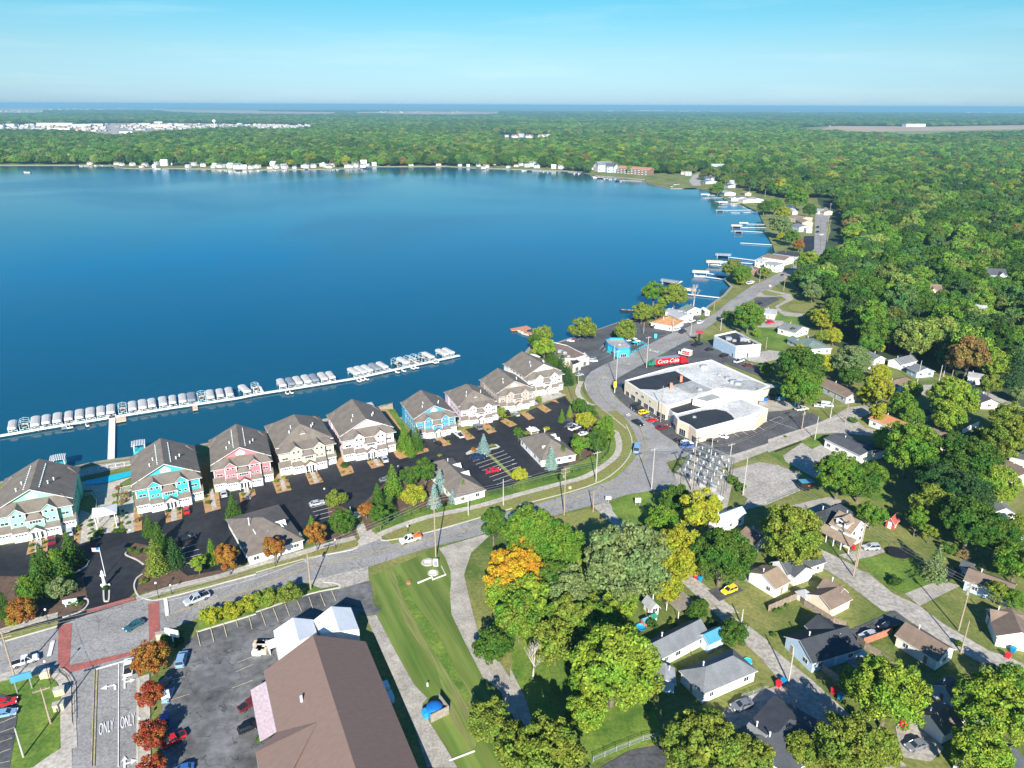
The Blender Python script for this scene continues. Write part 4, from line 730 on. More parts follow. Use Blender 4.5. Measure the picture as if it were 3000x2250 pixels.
R4('h', [1635,1462,1800,1372,2205,1530,2050,1600], 2.8, 1.5, 'v', 'gable', 'shingle_brown', 'pale_blue_wall', 'long pale blue house with grey brown roof by the utility pole')
R4('h', [1885,855,2020,770,2115,872,1970,940], 3.0, 1.8, 'v', 'gable', 'shingle_grey', 'white_wall', 'small grey roofed white house among dark trees at the right')
R4('h', [890,85,985,22,1315,150,1165,192], 2.9, 1.6, 'v', 'gable', 'shingle_orange', 'white_wall', 'long white house with bright orange roof')
R4('h', [1500,290,1640,192,1760,265,1610,352], 2.8, 2.0, 'h', 'hip', 'shingle_tan', 'cream_wall', 'tan hip-roofed house behind the locust trees')
R4('h', [1960,500,2120,455,2330,570,2130,620], 3.0, 1.9, 'v', 'gable', 'shingle_brown', 'cream_wall', 'cream house with brown roof at the right edge, lower of two')
R4('h', [2045,395,2130,330,2400,380,2250,450], 4.2, 2.0, 'v', 'gable', 'shingle_dark', 'cream_wall', 'taller cream house with dark roof at the right edge')
R4('d', [1850,372,1955,290,2300,350,2120,430], 2.9, 1.6, 'v', 'gable', 'shingle_brown', 'white_wall', 'rust-stained roofed white house with deck at the right edge', wings=[(.15,-.7,8,8,2.85,2.0,'gable','y')])
R4('d', [1290,1130,1415,1062,1690,1280,1475,1405], 2.6, 1.6, 'h', 'gable', 'shingle_brown', 'white_wall', 'brown roofed garage half in shade near the bottom right', 'garage', wins=0, name='garage')
R4('d', [1415,925,1560,860,1740,985,1590,1065], 2.6, 1.4, 'h', 'gable', 'shingle_dark', 'pale_blue_wall', 'dark shaded garage below the stucco house', 'garage', name='garage')
R4('d', [1560,1560,1900,1400,2300,1650,2000,1850], 2.8, 1.8, 'h', 'gable', 'shingle_dark', 'white_wall', 'shaded house at the bottom right corner under trees')
R4('c', [1125,552,1545,385,1705,470,1280,738], 2.8, 1.9, 'h', 'gable', 'shingle_grey', 'white_wall', 'white house with grey roof beside the blue metal roofed wing')
R4('c', [1600,500,1745,420,1855,520,1695,585], 2.7, 1.2, 'h', 'gable', 'metal_blue', 'pale_blue_wall', 'blue metal roofed wing at the alley end of the grey house', name='house_wing', chim=0)
R4('c', [1440,802,1925,612,2110,812,1650,1018], 2.9, 2.2, 'h', 'hip', 'shingle_grey', 'white_wall', 'white house with big grey hipped roof, second from the alley')
R4('c', [1240,800,1385,755,1435,870,1215,985], 2.4, .9, 'v', 'gable', 'shingle_light', 'pale_blue_wall', 'pale blue grey garage under the big tree', 'garage', wins=0, name='garage')
R4('c', [1140,212,1190,170,1285,250,1205,300], 2.2, 1.2, 'v', 'gable', 'shingle_light', 'white_wall', 'little white garden shed behind the play yard', 'shed', name='garden_shed')
R4('z', [1585,1600,1668,1503,1800,1570,1712,1680], 3.0, 1.8, 'h', 'hip', 'shingle_dark', 'white_wall', 'dark roofed house shaded by trees at the bottom edge')
R4('c', [1950,1370,2120,1265,2250,1390,2140,1480], 2.8, 1.6, 'v', 'gable', 'shingle_grey', 'white_wall', 'low grey roofed wing beside the shaded dark house', name='house_wing')
R4('g', [1700,930,1925,842,2042,890,1765,992], 3.8, 1.0, 'h', 'gable', 'metal_pale', 'white_wall', 'white workshop with pale metal roof beside the substation', 'building', name='workshop')
R4('g', [1950,1085,2080,1020,2230,1090,2110,1190], 2.8, 1.5, 'v', 'gable', 'shingle_brown', 'green_wall', 'grey-green house half hidden behind the round green tree')
R4('d', [235,125,300,86,400,158,325,178], 2.2, .9, 'h', 'hip', 'shingle_light', 'white_wall', 'pale hexagonal garden shed by the plank fence', 'shed', name='garden_shed', wins=0, chim=0)
R4('h', [1020,950,1060,905,1145,955,1085,1000], 2.2, 1.2, 'h', 'gable', 'red_wall', 'red_wall', 'red barn-shaped shed at the end of the back yard', 'shed', name='barn_shed', chim=0)
R4('h', [1650,1345,1680,1305,1800,1345,1760,1385], 2.2, .9, 'v', 'gable', 'shingle_dark', 'white_wall', 'small white shed behind the black pickup', 'shed', name='garden_shed', chim=0)
# houses north of the side street
R4('k', [1040,280,1150,208,1420,275,1250,335], 2.9, 2.0, 'v', 'gable', 'shingle_grey', 'white_wall', 'white house with grey roof behind the green lawn')
R4('k', [1185,430,1440,378,1705,520,1400,560], 2.9, 2.0, 'v', 'hip', 'shingle_green', 'white_wall', 'white house with sage green hipped roof', wings=[(-.45,-.3,5,5,2.7,1.2,'gable','x')])
R4('k', [1590,1030,1690,935,2060,1120,1960,1200], 2.7, 1.6, 'v', 'gable', 'shingle_brown', 'grey_wall', 'grey house with brown roof and blue porch awning')
R4('k', [815,85,850,8,1005,35,1000,95], 2.8, 1.4, 'v', 'gable', 'shingle_light', 'white_wall', 'white bungalow with light grey roof by the gravel loop')
R4('l', [480,455,690,402,795,485,590,535], 2.8, 1.7, 'h', 'gable', 'shingle_grey', 'white_wall', 'white house with grey roof at the edge of the wood, screened porch in front')
R4('l', [175,405,250,375,415,430,290,478], 2.8, 1.4, 'v', 'gable', 'shingle_grey', 'white_wall', 'white house with grey roof behind the white pickup')
R4('l', [710,570,895,535,1048,600,840,640], 2.6, 1.6, 'v', 'gable', 'shingle_grey', 'pale_blue_wall', 'small pale blue cottage with grey roof behind the tall pole')
R4('l', [400,740,690,672,790,762,480,835], 2.6, 1.5, 'h', 'hip', 'shingle_brown', 'cream_wall', 'cream house with chocolate brown roof behind the yellow tree')
R4('l', [1450,680,1520,612,1720,652,1660,708], 2.8, .9, 'v', 'gable', 'shingle_light', 'white_wall', 'white cottage with pale roof beyond the cul-de-sac')
R4('l', [1550,930,1650,885,1860,985,1690,1065], 2.6, 1.5, 'v', 'gable', 'shingle_dark', 'cream_wall', 'cream house with dark roof beside the far street')
R4('l', [700,1180,860,1120,1060,1165,810,1225], 2.6, 1.2, 'h', 'gable', 'shingle_dark', 'green_wall', 'pale green shed behind the orange-roofed house', 'shed', name='garden_shed')
# along the shore road
R4('m', [440,1365,560,1295,640,1345,560,1395], 3.0, 1.8, 'v', 'gable', 'shingle_green', 'white_wall', 'white lakeside cottage with sage roof')
R4('m', [275,1420,390,1385,560,1430,420,1500], 3.0, 1.5, 'v', 'gable', 'shingle_light', 'white_wall', 'white building with pale grey roof behind the cedar-roofed restaurant', 'building', name='shop_building')
R4('m', [225,1370,300,1345,420,1370,330,1410], 2.8, .8, 'v', 'gable', 'shingle_light', 'white_wall', 'small white boathouse by the shore trees', 'boathouse', name='boathouse')
R4('m', [85,1500,215,1410,425,1535,265,1600], 3.0, 2.6, 'h', 'hip', 'shingle_cedar', 'white_wall', 'restaurant with cedar shake hipped roof beside the road', 'restaurant', name='restaurant_building')
R4('m', [690,1345,735,1330,790,1370,750,1395], 2.6, .5, 'v', 'gable', 'metal_white', 'white_wall', 'little white kiosk at the roadside by the water', 'kiosk', name='kiosk', chim=0)
R4('u', [1180,1250,1230,1222,1345,1240,1300,1275], 5.0, .3, 'v', 'gable', 'membrane_white', 'white_wall', 'boxy white boathouse on the water edge', 'building', name='boathouse', chim=0)
R4('u', [1290,1215,1340,1165,1660,1215,1560,1255], 4.0, 1.6, 'v', 'gable', 'shingle_brown', 'white_wall', 'long white building with grey brown roof on the shore', 'building', name='lakeside_building')
R4('u', [1300,1290,1350,1262,1510,1290,1490,1330], 5.0, .4, 'v', 'gable', 'membrane_grey', 'white_wall', 'white two-storey building with dark panel on its roof', 'building', name='lakeside_building')
R4('u', [1405,1170,1540,1125,1830,1170,1700,1205], 3.0, .5, 'v', 'gable', 'shingle_charcoal', 'grey_wall', 'low black-roofed building beside the striped lot', 'building', name='lakeside_building')
R4('u', [1100,1385,1130,1340,1200,1365,1180,1400], 4.0, 1.2, 'h', 'gable', 'brown_wall', 'brown_wall', 'dark red brown cottage behind the shore trees')
R4('u', [1660,800,1700,775,1840,795,1790,840], 4.6, 1.0, 'v', 'gable', 'shingle_grey', 'grey_wall', 'grey two-storey house near the shore road')
R4('u', [1720,745,1790,705,1865,745,1820,785], 4.6, 1.8, 'v', 'gable', 'shingle_tan', 'tan_wall', 'tan gabled house near the shore road')
R4('u', [1620,690,1680,660,1870,690,1790,720], 4.4, 1.2, 'v', 'gable', 'shingle_tan', 'tan_wall', 'long house with rusty roof behind the tan gabled one')
R4('u', [1800,830,1830,808,1880,830,1855,855], 3.8, .8, 'v', 'gable', 'membrane_white', 'white_wall', 'white annex in front of the grey shore house')
R4('u', [1590,560,1620,530,1710,610,1650,640], 3.4, 1.3, 'v', 'gable', 'metal_white', 'white_wall', 'long white house behind the bright green shore tree')
for i, (a, l, rf, wl) in enumerate((([745,375,790,340,862,365,815,395], 'by the point dock', 'shingle_light', 'white_wall'), ([830,445,860,425,910,440,885,462], 'with small square shape by the shore', 'shingle_light', 'white_wall'), ([935,450,965,412,1010,425,985,470], 'with steep grey roof', 'shingle_grey', 'pale_blue_wall'), ([1000,475,1040,445,1110,455,1075,490], 'low and cream by the water', 'shingle_light', 'cream_wall'), ([1110,460,1150,430,1225,450,1180,485], 'with broad pale roof', 'shingle_light', 'white_wall'), ([1005,375,1030,360,1085,372,1060,395], 'tan and flat behind the shore row', 'shingle_tan', 'tan_wall'), ([1950,610,1985,587,2065,600,2030,625], 'white, beyond the end of the road', 'shingle_light', 'white_wall'), ([2045,625,2080,600,2140,612,2110,640], 'tan, right of the road end', 'shingle_tan', 'cream_wall'), ([820,285,850,258,900,265,880,300], 'dark, among trees above the point', 'shingle_dark', 'grey_wall'), ([520,235,560,200,610,215,590,250], 'grey, beside the bend in the road', 'shingle_grey', 'grey_wall'), ([580,80,640,55,760,60,740,100], 'long and pale at the top of the bend', 'shingle_light', 'white_wall'))):
    R4('u', a, 3.2, 1.6, 'v', 'gable', rf, wl, 'shore house ' + l, wins=1, chim=0)
for a, l in (([400,195,440,152,560,165,520,205], 'white-gabled'), ([810,690,840,655,945,655,940,705], 'pale roofed'), ([1250,560,1290,540,1365,545,1350,580], 'tan roofed'), ([2130,160,2160,135,2230,140,2200,170], 'small white')):
    R4('n', a, 4.0, 2.0, 'v', 'gable', 'shingle_light' if 'tan' not in l else 'shingle_tan', 'white_wall', l + ' house glimpsed among the trees of the wood', wins=0, chim=0); q = GL('n', a, 0); FB0 = globals().setdefault('FB0', []); c = sum(q, Vector())/4; FB0 += [(c.x, c.y-5, 19)]
# far shore: one kind of small house copied along the bank
FAR = []
def far_proto(wall, roof, L_, W, h, rise):
    t = house('x', 'house', 0, 0, 0, [(0,0,L_,W,h,rise,'gable','x'),(L_*.2,-W*.4,W*.6,W*.5,h*.9,rise*.8,'gable','y')], wall, roof, 0, 'lakeside_house', None, 0); mb = 0
    for k in range(3): window(t, -L_/2+1.5+k*(L_-3)/2, -W/2, 1, 1.6, 1.4, 0, -1, 1); window(t, -L_/2+1.5+k*(L_-3)/2, -W/2, 3.6, 1.4, 1.3, 0, -1, 1)
    return t
protos = [far_proto('white_wall','shingle_grey',13,9,5.6,3), far_proto('cream_wall','shingle_brown',15,10,4.2,3), far_proto('white_wall','metal_white',11,9,5.8,3.4), far_proto('grey_wall','shingle_light',14,9,5,3), far_proto('pale_blue_wall','shingle_dark',12,9,5.4,3)]
used = [False]*5
def far(t, x, y, k, s=1.0, label=None, rz=None, group='houses along the far shore'):
    p = G(t, x, y); s = s*.78 if p.y > 1000 and s < 1.6 else s; rz = RND.uniform(-.5,.5) if rz is None else rz; FAR.append((p.x, p.y, s))
    label = label or ['grey-roofed white','brown-roofed cream','white-roofed white','pale grey','blue grey'][k] + ' house, one of several alike on the far side of the lake'
    if used[k]: return dup(protos[k], p, rz, s, label, group)
    used[k] = True; o = protos[k]; o.location = p; o.rotation_euler = (0,0,rz); o.scale = (s,)*3; o['label'] = label; o['group'] = group; return o
for t, row in (('q', [(1255,612,0),(1350,600,3),(1425,604,2,1.5),(1500,600,0),(1530,598,1),(1665,600,1),(1690,606,3),(1760,612,0),(1860,618,2),(1900,622,0),(1935,620,3),(1995,626,2,1.25),(2060,632,0,1.4),(2110,634,2),(2170,632,0),(100,520,1),(130,515,3),(225,482,0),(240,490,1),(985,548,0),(1760,545,1),(1770,575,0),(1885,575,3),(1570,530,0)]),
 ('r', [(15,625,0),(155,612,2,1.3),(180,628,0),(240,620,3),(250,630,0),(375,560,2),(415,620,0),(440,628,3),(500,620,0),(560,590,0),(575,610,2),(610,620,3),(650,560,4),(660,615,0),(640,625,1),(790,622,0),(850,600,2,1.2),(860,618,0,1.2),(930,600,2,1.3),(925,620,0),(205,460,0),(290,480,2),(300,525,0),(900,500,0),(1005,515,0),(1390,505,1),(1410,550,1),(2080,600,1),(1990,620,1),(1890,392,1),(2030,322,0),(2085,350,0),(2160,390,1,1.3),(2165,360,3,1.3),(2010,315,0),(800,250,2,1.6),(850,248,0,1.6),(920,248,1,1.6)]),
 ('s', [(75,605,4),(130,618,3),(175,610,0,1.3),(215,625,4,1.2),(300,562,3,1.3),(350,560,0),(360,630,2),(420,630,0),(440,635,3),(515,560,1,1.3),(540,590,4),(535,625,0,1.2),(590,625,1,1.2),(650,610,1),(710,640,3,1.2),(945,560,3,1.3),(1130,545,1,1.3),(1200,525,0),(1180,560,0),(1250,590,0,1.2),(1290,610,3,1.2),(1340,600,0,1.3),(1390,590,3,1.2),(1490,680,1),(1520,690,3),(1660,500,0,1.3),(1700,515,3,1.3),(1770,655,3,1.6),(1700,750,4,1.4),(1900,775,3,1.2),(940,412,0,1.3),(1180,345,0,1.6),(1270,350,0,1.6),(1000,355,1,1.6),(1050,360,3,1.6),(1120,342,1,1.6),(600,360,3,1.6),(30,365,1,1.6),(80,360,3,1.6),(150,365,1,1.6),(260,365,1,1.8),(325,372,3,1.8),(110,420,0,1.6),(290,400,0,1.5),(230,402,3,1.5),(690,352,0,1.5),(1790,375,1,1.8),(1945,365,3,1.8),(1405,415,0,1.3)])):
    for r_ in row: far(t, r_[0], r_[1], r_[2], r_[3] if len(r_) > 3 else 1.0)
# apartment block, blue clubhouse
def aptblock():
    a, b = G('s', 905, 668), G('s', 1175, 690); d = b-a; rz = math.atan2(d.y, d.x); L_ = d.length
    t = thing('apartment_block', 'long red brick apartment block with balconies on the far shore', 'apartment building', a, rz); w_ = MB(); wall_geo(w_, L_, 16, 9, 3, 'gable', L_/2, 8); w_.build('wall', 'brown_wall', t)
    r_ = MB(); roof_geo(r_, L_, 16, 9, 3, 'gable', .5, .3, L_/2, 8); r_.build('roof', ['wood_red','white_trim'], t)
    for k in range(9):
        m_ = MB(); x = (k+.5)*L_/9
        for z in (.5,3.4,6.3): m_.box(x-1.8, x+1.8, -1.3, 0, z, z+.25); m_.box(x-1.8, x+1.8, -1.35, -1.25, z+.25, z+1.1); m_.box(x-1.7, x+1.7, -.03, .02, z+.3, z+2.5, 1)
        m_.build('balcony', ['white_trim','glass'], t)
aptblock(); p = G('s', 1180, 690); far('s', 790, 655, 0, 2.0, 'big white gabled lake house next to the blue one', .2, None); far('s', 740, 650, 2, 1.5, 'long white lake house left of the big gabled one', .2, None); far('s', 860, 660, 4, 1.8, 'bright blue lake house beside the brick apartment block', .2, None)
# distant town: long low sheds, water tower
def shed_far(t, x0, x1, y, h, m_, rf, label):
    a, b = G(t, x0, y), G(t, x1, y); L_ = (b-a).length; r = thing('warehouse', label, 'warehouse', (a+b)/2, math.atan2((b-a).y, (b-a).x), 'long low warehouses in the distant town')
    w_ = MB(); w_.box(-L_/2, L_/2, -20, 20, 0, h); w_.build('wall', m_, r); MB().box(-L_/2-1, L_/2+1, -21, 21, h+.01, h+1).build('roof', rf, r)
for i, a in enumerate(((335,640,262,14,'white_wall','membrane_white','long white warehouse in the distant town, left of the broad road'),(640,800,272,12,'pale_blue_wall','metal_white','pale blue warehouse in the distant town'),(0,45,275,10,'white_wall','membrane_grey','white shed at the left end of the distant town'),(1230,1310,262,14,'tan_wall','membrane_grey','tan warehouse right of the distant road'),(1310,1500,275,14,'peach_wall','membrane_grey','peach coloured store right of the distant road'),(1340,1410,240,10,'grey_wall','membrane_white','small grey shed behind the peach store'),(1510,1600,262,9,'white_wall','membrane_white','white shed right of the peach store'),(1050,1120,212,12,'white_wall','membrane_white','white box beside the far end of the road'),(70,140,262,10,'white_wall','membrane_grey','white shed near the left of the distant town'),(790,900,258,9,'white_wall','shingle_grey','white shed touching the broad distant road'))): shed_far('q', *a)
for a in ((430,620,300,9,'white_wall','membrane_white','low white store roof in front of the long warehouse'),(700,800,300,8,'cream_wall','membrane_grey','cream store roof left of the road'),(280,400,300,8,'grey_wall','membrane_white','grey store roof in front of the town'),(1050,1160,330,8,'white_wall','membrane_white','white store row right of the road foot')): shed_far('q', *a)
for a in ((1175,1340,268,14,'white_wall','metal_white','white farm barn row in the tan field'),(1600,1850,240,14,'white_wall','metal_white','very long white barn beyond the tan field'),(450,525,265,12,'white_wall','shingle_brown','white farm house at the left of the field'),(1885,1930,245,12,'white_wall','metal_white','small white barn right of the long one'),(85,250,155,18,'white_wall','membrane_white','cluster of white tanks and halls near the horizon')): shed_far('t', *a)
for a in ((120,240,155,14,'white_wall','membrane_white','white warehouse near the horizon, leftmost'),(425,540,152,14,'white_wall','membrane_white','bright white warehouse near the horizon'),(960,1100,145,14,'white_wall','membrane_white','white town block near the horizon'),(1360,1600,145,12,'white_wall','membrane_white','long white town row near the horizon'),(1650,1810,150,12,'white_wall','membrane_white','white halls near the horizon')): shed_far('s', *a)
def tower(t, x, y, h, label):
    p = G(t, x, y); r = thing('water_tower', label, 'water tower', p); m_ = MB(); m_.tube((0,0,0), (0,0,h*.72), h*.045, 12, 0, h*.035); m_.build('stem', 'metal_white', r)
    b_ = MB(); b_.revolve([(h*.035,h*.66),(h*.11,h*.74),(h*.17,h*.84),(h*.15,h*.93),(h*.08,h*.985),(.01,h)], 20); b_.build('tank', 'metal_white', r, True)
tower('q', 1860, 304, 46, 'white water tower rising above the far wood')
tower('t', 775, 112, 120, 'white water tower on the right horizon, first'); tower('t', 1102, 118, 120, 'white water tower on the right horizon, second')
rh = random.Random(21)
for i in range(0, len(SHORE)-1):
    a, b = SHORE[i], SHORE[i+1]; ua, va = toxy(a.x, a.y); ub, vb = toxy(b.x, b.y)
    if a.y < 900 or not (420 < va < 505) or not (300 < ua < 2060): continue
    n = int((b-a).length/34)
    for k in range(n):
        q = a.lerp(b, (k+rh.random())/n); far('x', *toxy(q.x, q.y+rh.choice((14,16,20,45,60))), rh.randrange(5), rh.uniform(.65,.95), rz=rh.uniform(-.5,.5))
for x, y in ((1880,505),(1965,470),(2050,440),(2120,520),(2170,455),(1900,430),(2010,415),(2100,400),(1830,395),(1700,350),(1780,345),(1880,360),(1620,345),(1560,330),(1500,350),(1430,330),(1350,335),(1960,375),(2140,610),(1995,640),(2090,690),(1905,600)): far('z', x, y, rh.choice((0,1,3,4)), rh.uniform(.8,1.15), 'pale-roofed house showing in a gap of the wood', rh.uniform(-.6,.6), 'houses in gaps of the wood')
FBLOCK = [(x, y-14*s, 15*s) for x, y, s in FAR] + FB0
pp = G('s', 1040, 690); FBLOCK += [(pp.x+dx, pp.y-4, 22) for dx in (-40,-20,0,20,40)]
# clutter of the distant town: hundreds of specks nobody could count
rs_ = random.Random(11); tb = MB()
for t, pts, n, s_ in (('q', (0,250,930,310), 190, 1), ('q', (1010,245,2210,300), 150, 1), ('r', (0,252,490,285), 110, 1), ('q', (380,112,960,130), 50, 2), ('q',(1000,98,1450,125),30,2), ('q',(0,130,380,148),30,1.6), ('r',(700,240,1000,258),40,1.3), ('s',(800,130,1800,158),110,2.2), ('s',(100,145,640,158),40,2), ('t',(80,140,260,158),20,2), ('t',(300,150,1100,165),50,2), ('t',(1700,145,2200,165),60,2), ('r',(400,84,440,88),6,4), ('r',(1050,138,1900,150),40,1.6), ('t',(1180,255,1340,268),12,1), ('t',(2100,210,2212,225),14,1)):
    for _ in range(n):
        x, y = rs_.uniform(pts[0], pts[2]), rs_.uniform(pts[1], pts[3]); p = G(t, x, y); w_, d_, h_ = rs_.uniform(8,26)*s_, rs_.uniform(8,16)*s_, rs_.uniform(4,8)*s_**.7
        tb.box(p.x-w_/2, p.x+w_/2, p.y-d_/2, p.y+d_/2, 0, h_, rs_.choice((0,1,2,2,1,2,3)))
struct(tb.build('distant_town', ['grey_wall','tan_wall','membrane_grey','shingle_tan']), 'stuff', 'scattered pale roofs and walls of the towns towards the horizon')
# ---------------- forest ----------------
def inpoly(x, y, poly):
    x = np.asarray(x); y = np.asarray(y); r = np.zeros(x.shape, bool); n = len(poly); j = n-1
    for i in range(n):
        xi, yi = poly[i]; xj, yj = poly[j]
        if yi != yj: r ^= ((yi > y) != (yj > y)) & (x < (xj-xi)*(y-yi)/(yj-yi)+xi)
        j = i
    return r
def P_(t, a): return [px(t, a[i], a[i+1]) for i in range(0, len(a), 2)]
FA = P_('z', [-800,240,3400,240,3400,1500,2400,1030,2212,905,2130,850,2000,790,1880,775,1800,745,1790,700,1840,672,1800,655,1745,645,1730,615,1752,592,1815,578,1832,520,1818,470,1800,428,1700,432,1640,418,1590,405,1560,400,1515,388,1480,380,1440,375,1400,378,1330,376,1260,374,1190,364,1100,360,900,358,700,362,560,362,400,360,240,356,-800,350])
FX = [P_('t', [150,285,600,262,1400,268,2600,250,2600,326,1500,360,1290,384,1000,362,800,352,300,325]),
 P_('q', [-900,100,385,105,385,164,-900,166]), P_('q', [1300,118,2250,128,2250,172,1900,166,1450,152]), P_('r', [-20,135,700,142,700,174,0,172]), P_('r', [850,140,1150,140,1150,168,850,166]), P_('r', [1150,138,2110,142,2110,170,1750,180,1150,174]),
 P_('q', [-400,262,800,240,1500,235,2260,250,2260,300,1900,312,1200,360,1000,385,900,378,600,338,-400,330]), P_('r', [0,250,490,255,490,304,200,326,0,322]), P_('s', [1520,246,1665,250,1665,258,1520,256]),
 P_('q', [400,108,1300,112,1300,130,400,128]), P_('s', [1500,785,1520,740,1560,690,1610,660,1730,660,1710,700,1660,705,1640,790]), P_('s', [-10,340,340,345,330,400,0,440]), P_('r', [2100,330,2220,340,2220,430,2100,420]), P_('s', [560,345,1050,340,1050,370,560,372])]
fr = np.random.RandomState(5); pts = []
def ring(y0, y1, sp):
    for yy in np.arange(y0, y1, sp):
        hw = yy*1.0 + 60; xx = np.arange(-hw, hw, sp); n = len(xx)
        X = xx + fr.uniform(-.42,.42,n)*sp; Y = yy + fr.uniform(-.42,.42,n)*sp; u, v = toxy(X, Y)
        k = inpoly(u, v, FA) & (u > -160) & (u < 3160)
        for fx in FX: k &= ~inpoly(u, v, fx)
        pts.append(np.stack([X[k], Y[k], np.full(k.sum(), sp)], 1))
ring(300, 700, 11.3); ring(700, 1500, 12.2); ring(1500, 2400, 14); ring(2400, 3800, 18); ring(3800, 6500, 27); ring(6500, 13000, 50)
FP = np.concatenate(pts)
lake = [(p[0], p[1]) for p in SHORE]; ins = inpoly(FP[:,0], FP[:,1], lake); FP = FP[~ins]
def fbm(x, y, s, seed):
    r = np.random.RandomState(seed); o = 0
    for k in range(4):
        a = r.rand(6)*6.28; f = s*2**k; o = o + (np.sin(x*f+a[0]+2*np.sin(y*f*.7+a[1])) * np.sin(y*f+a[2]+2*np.sin(x*f*.8+a[3])))/1.6**k
    return o
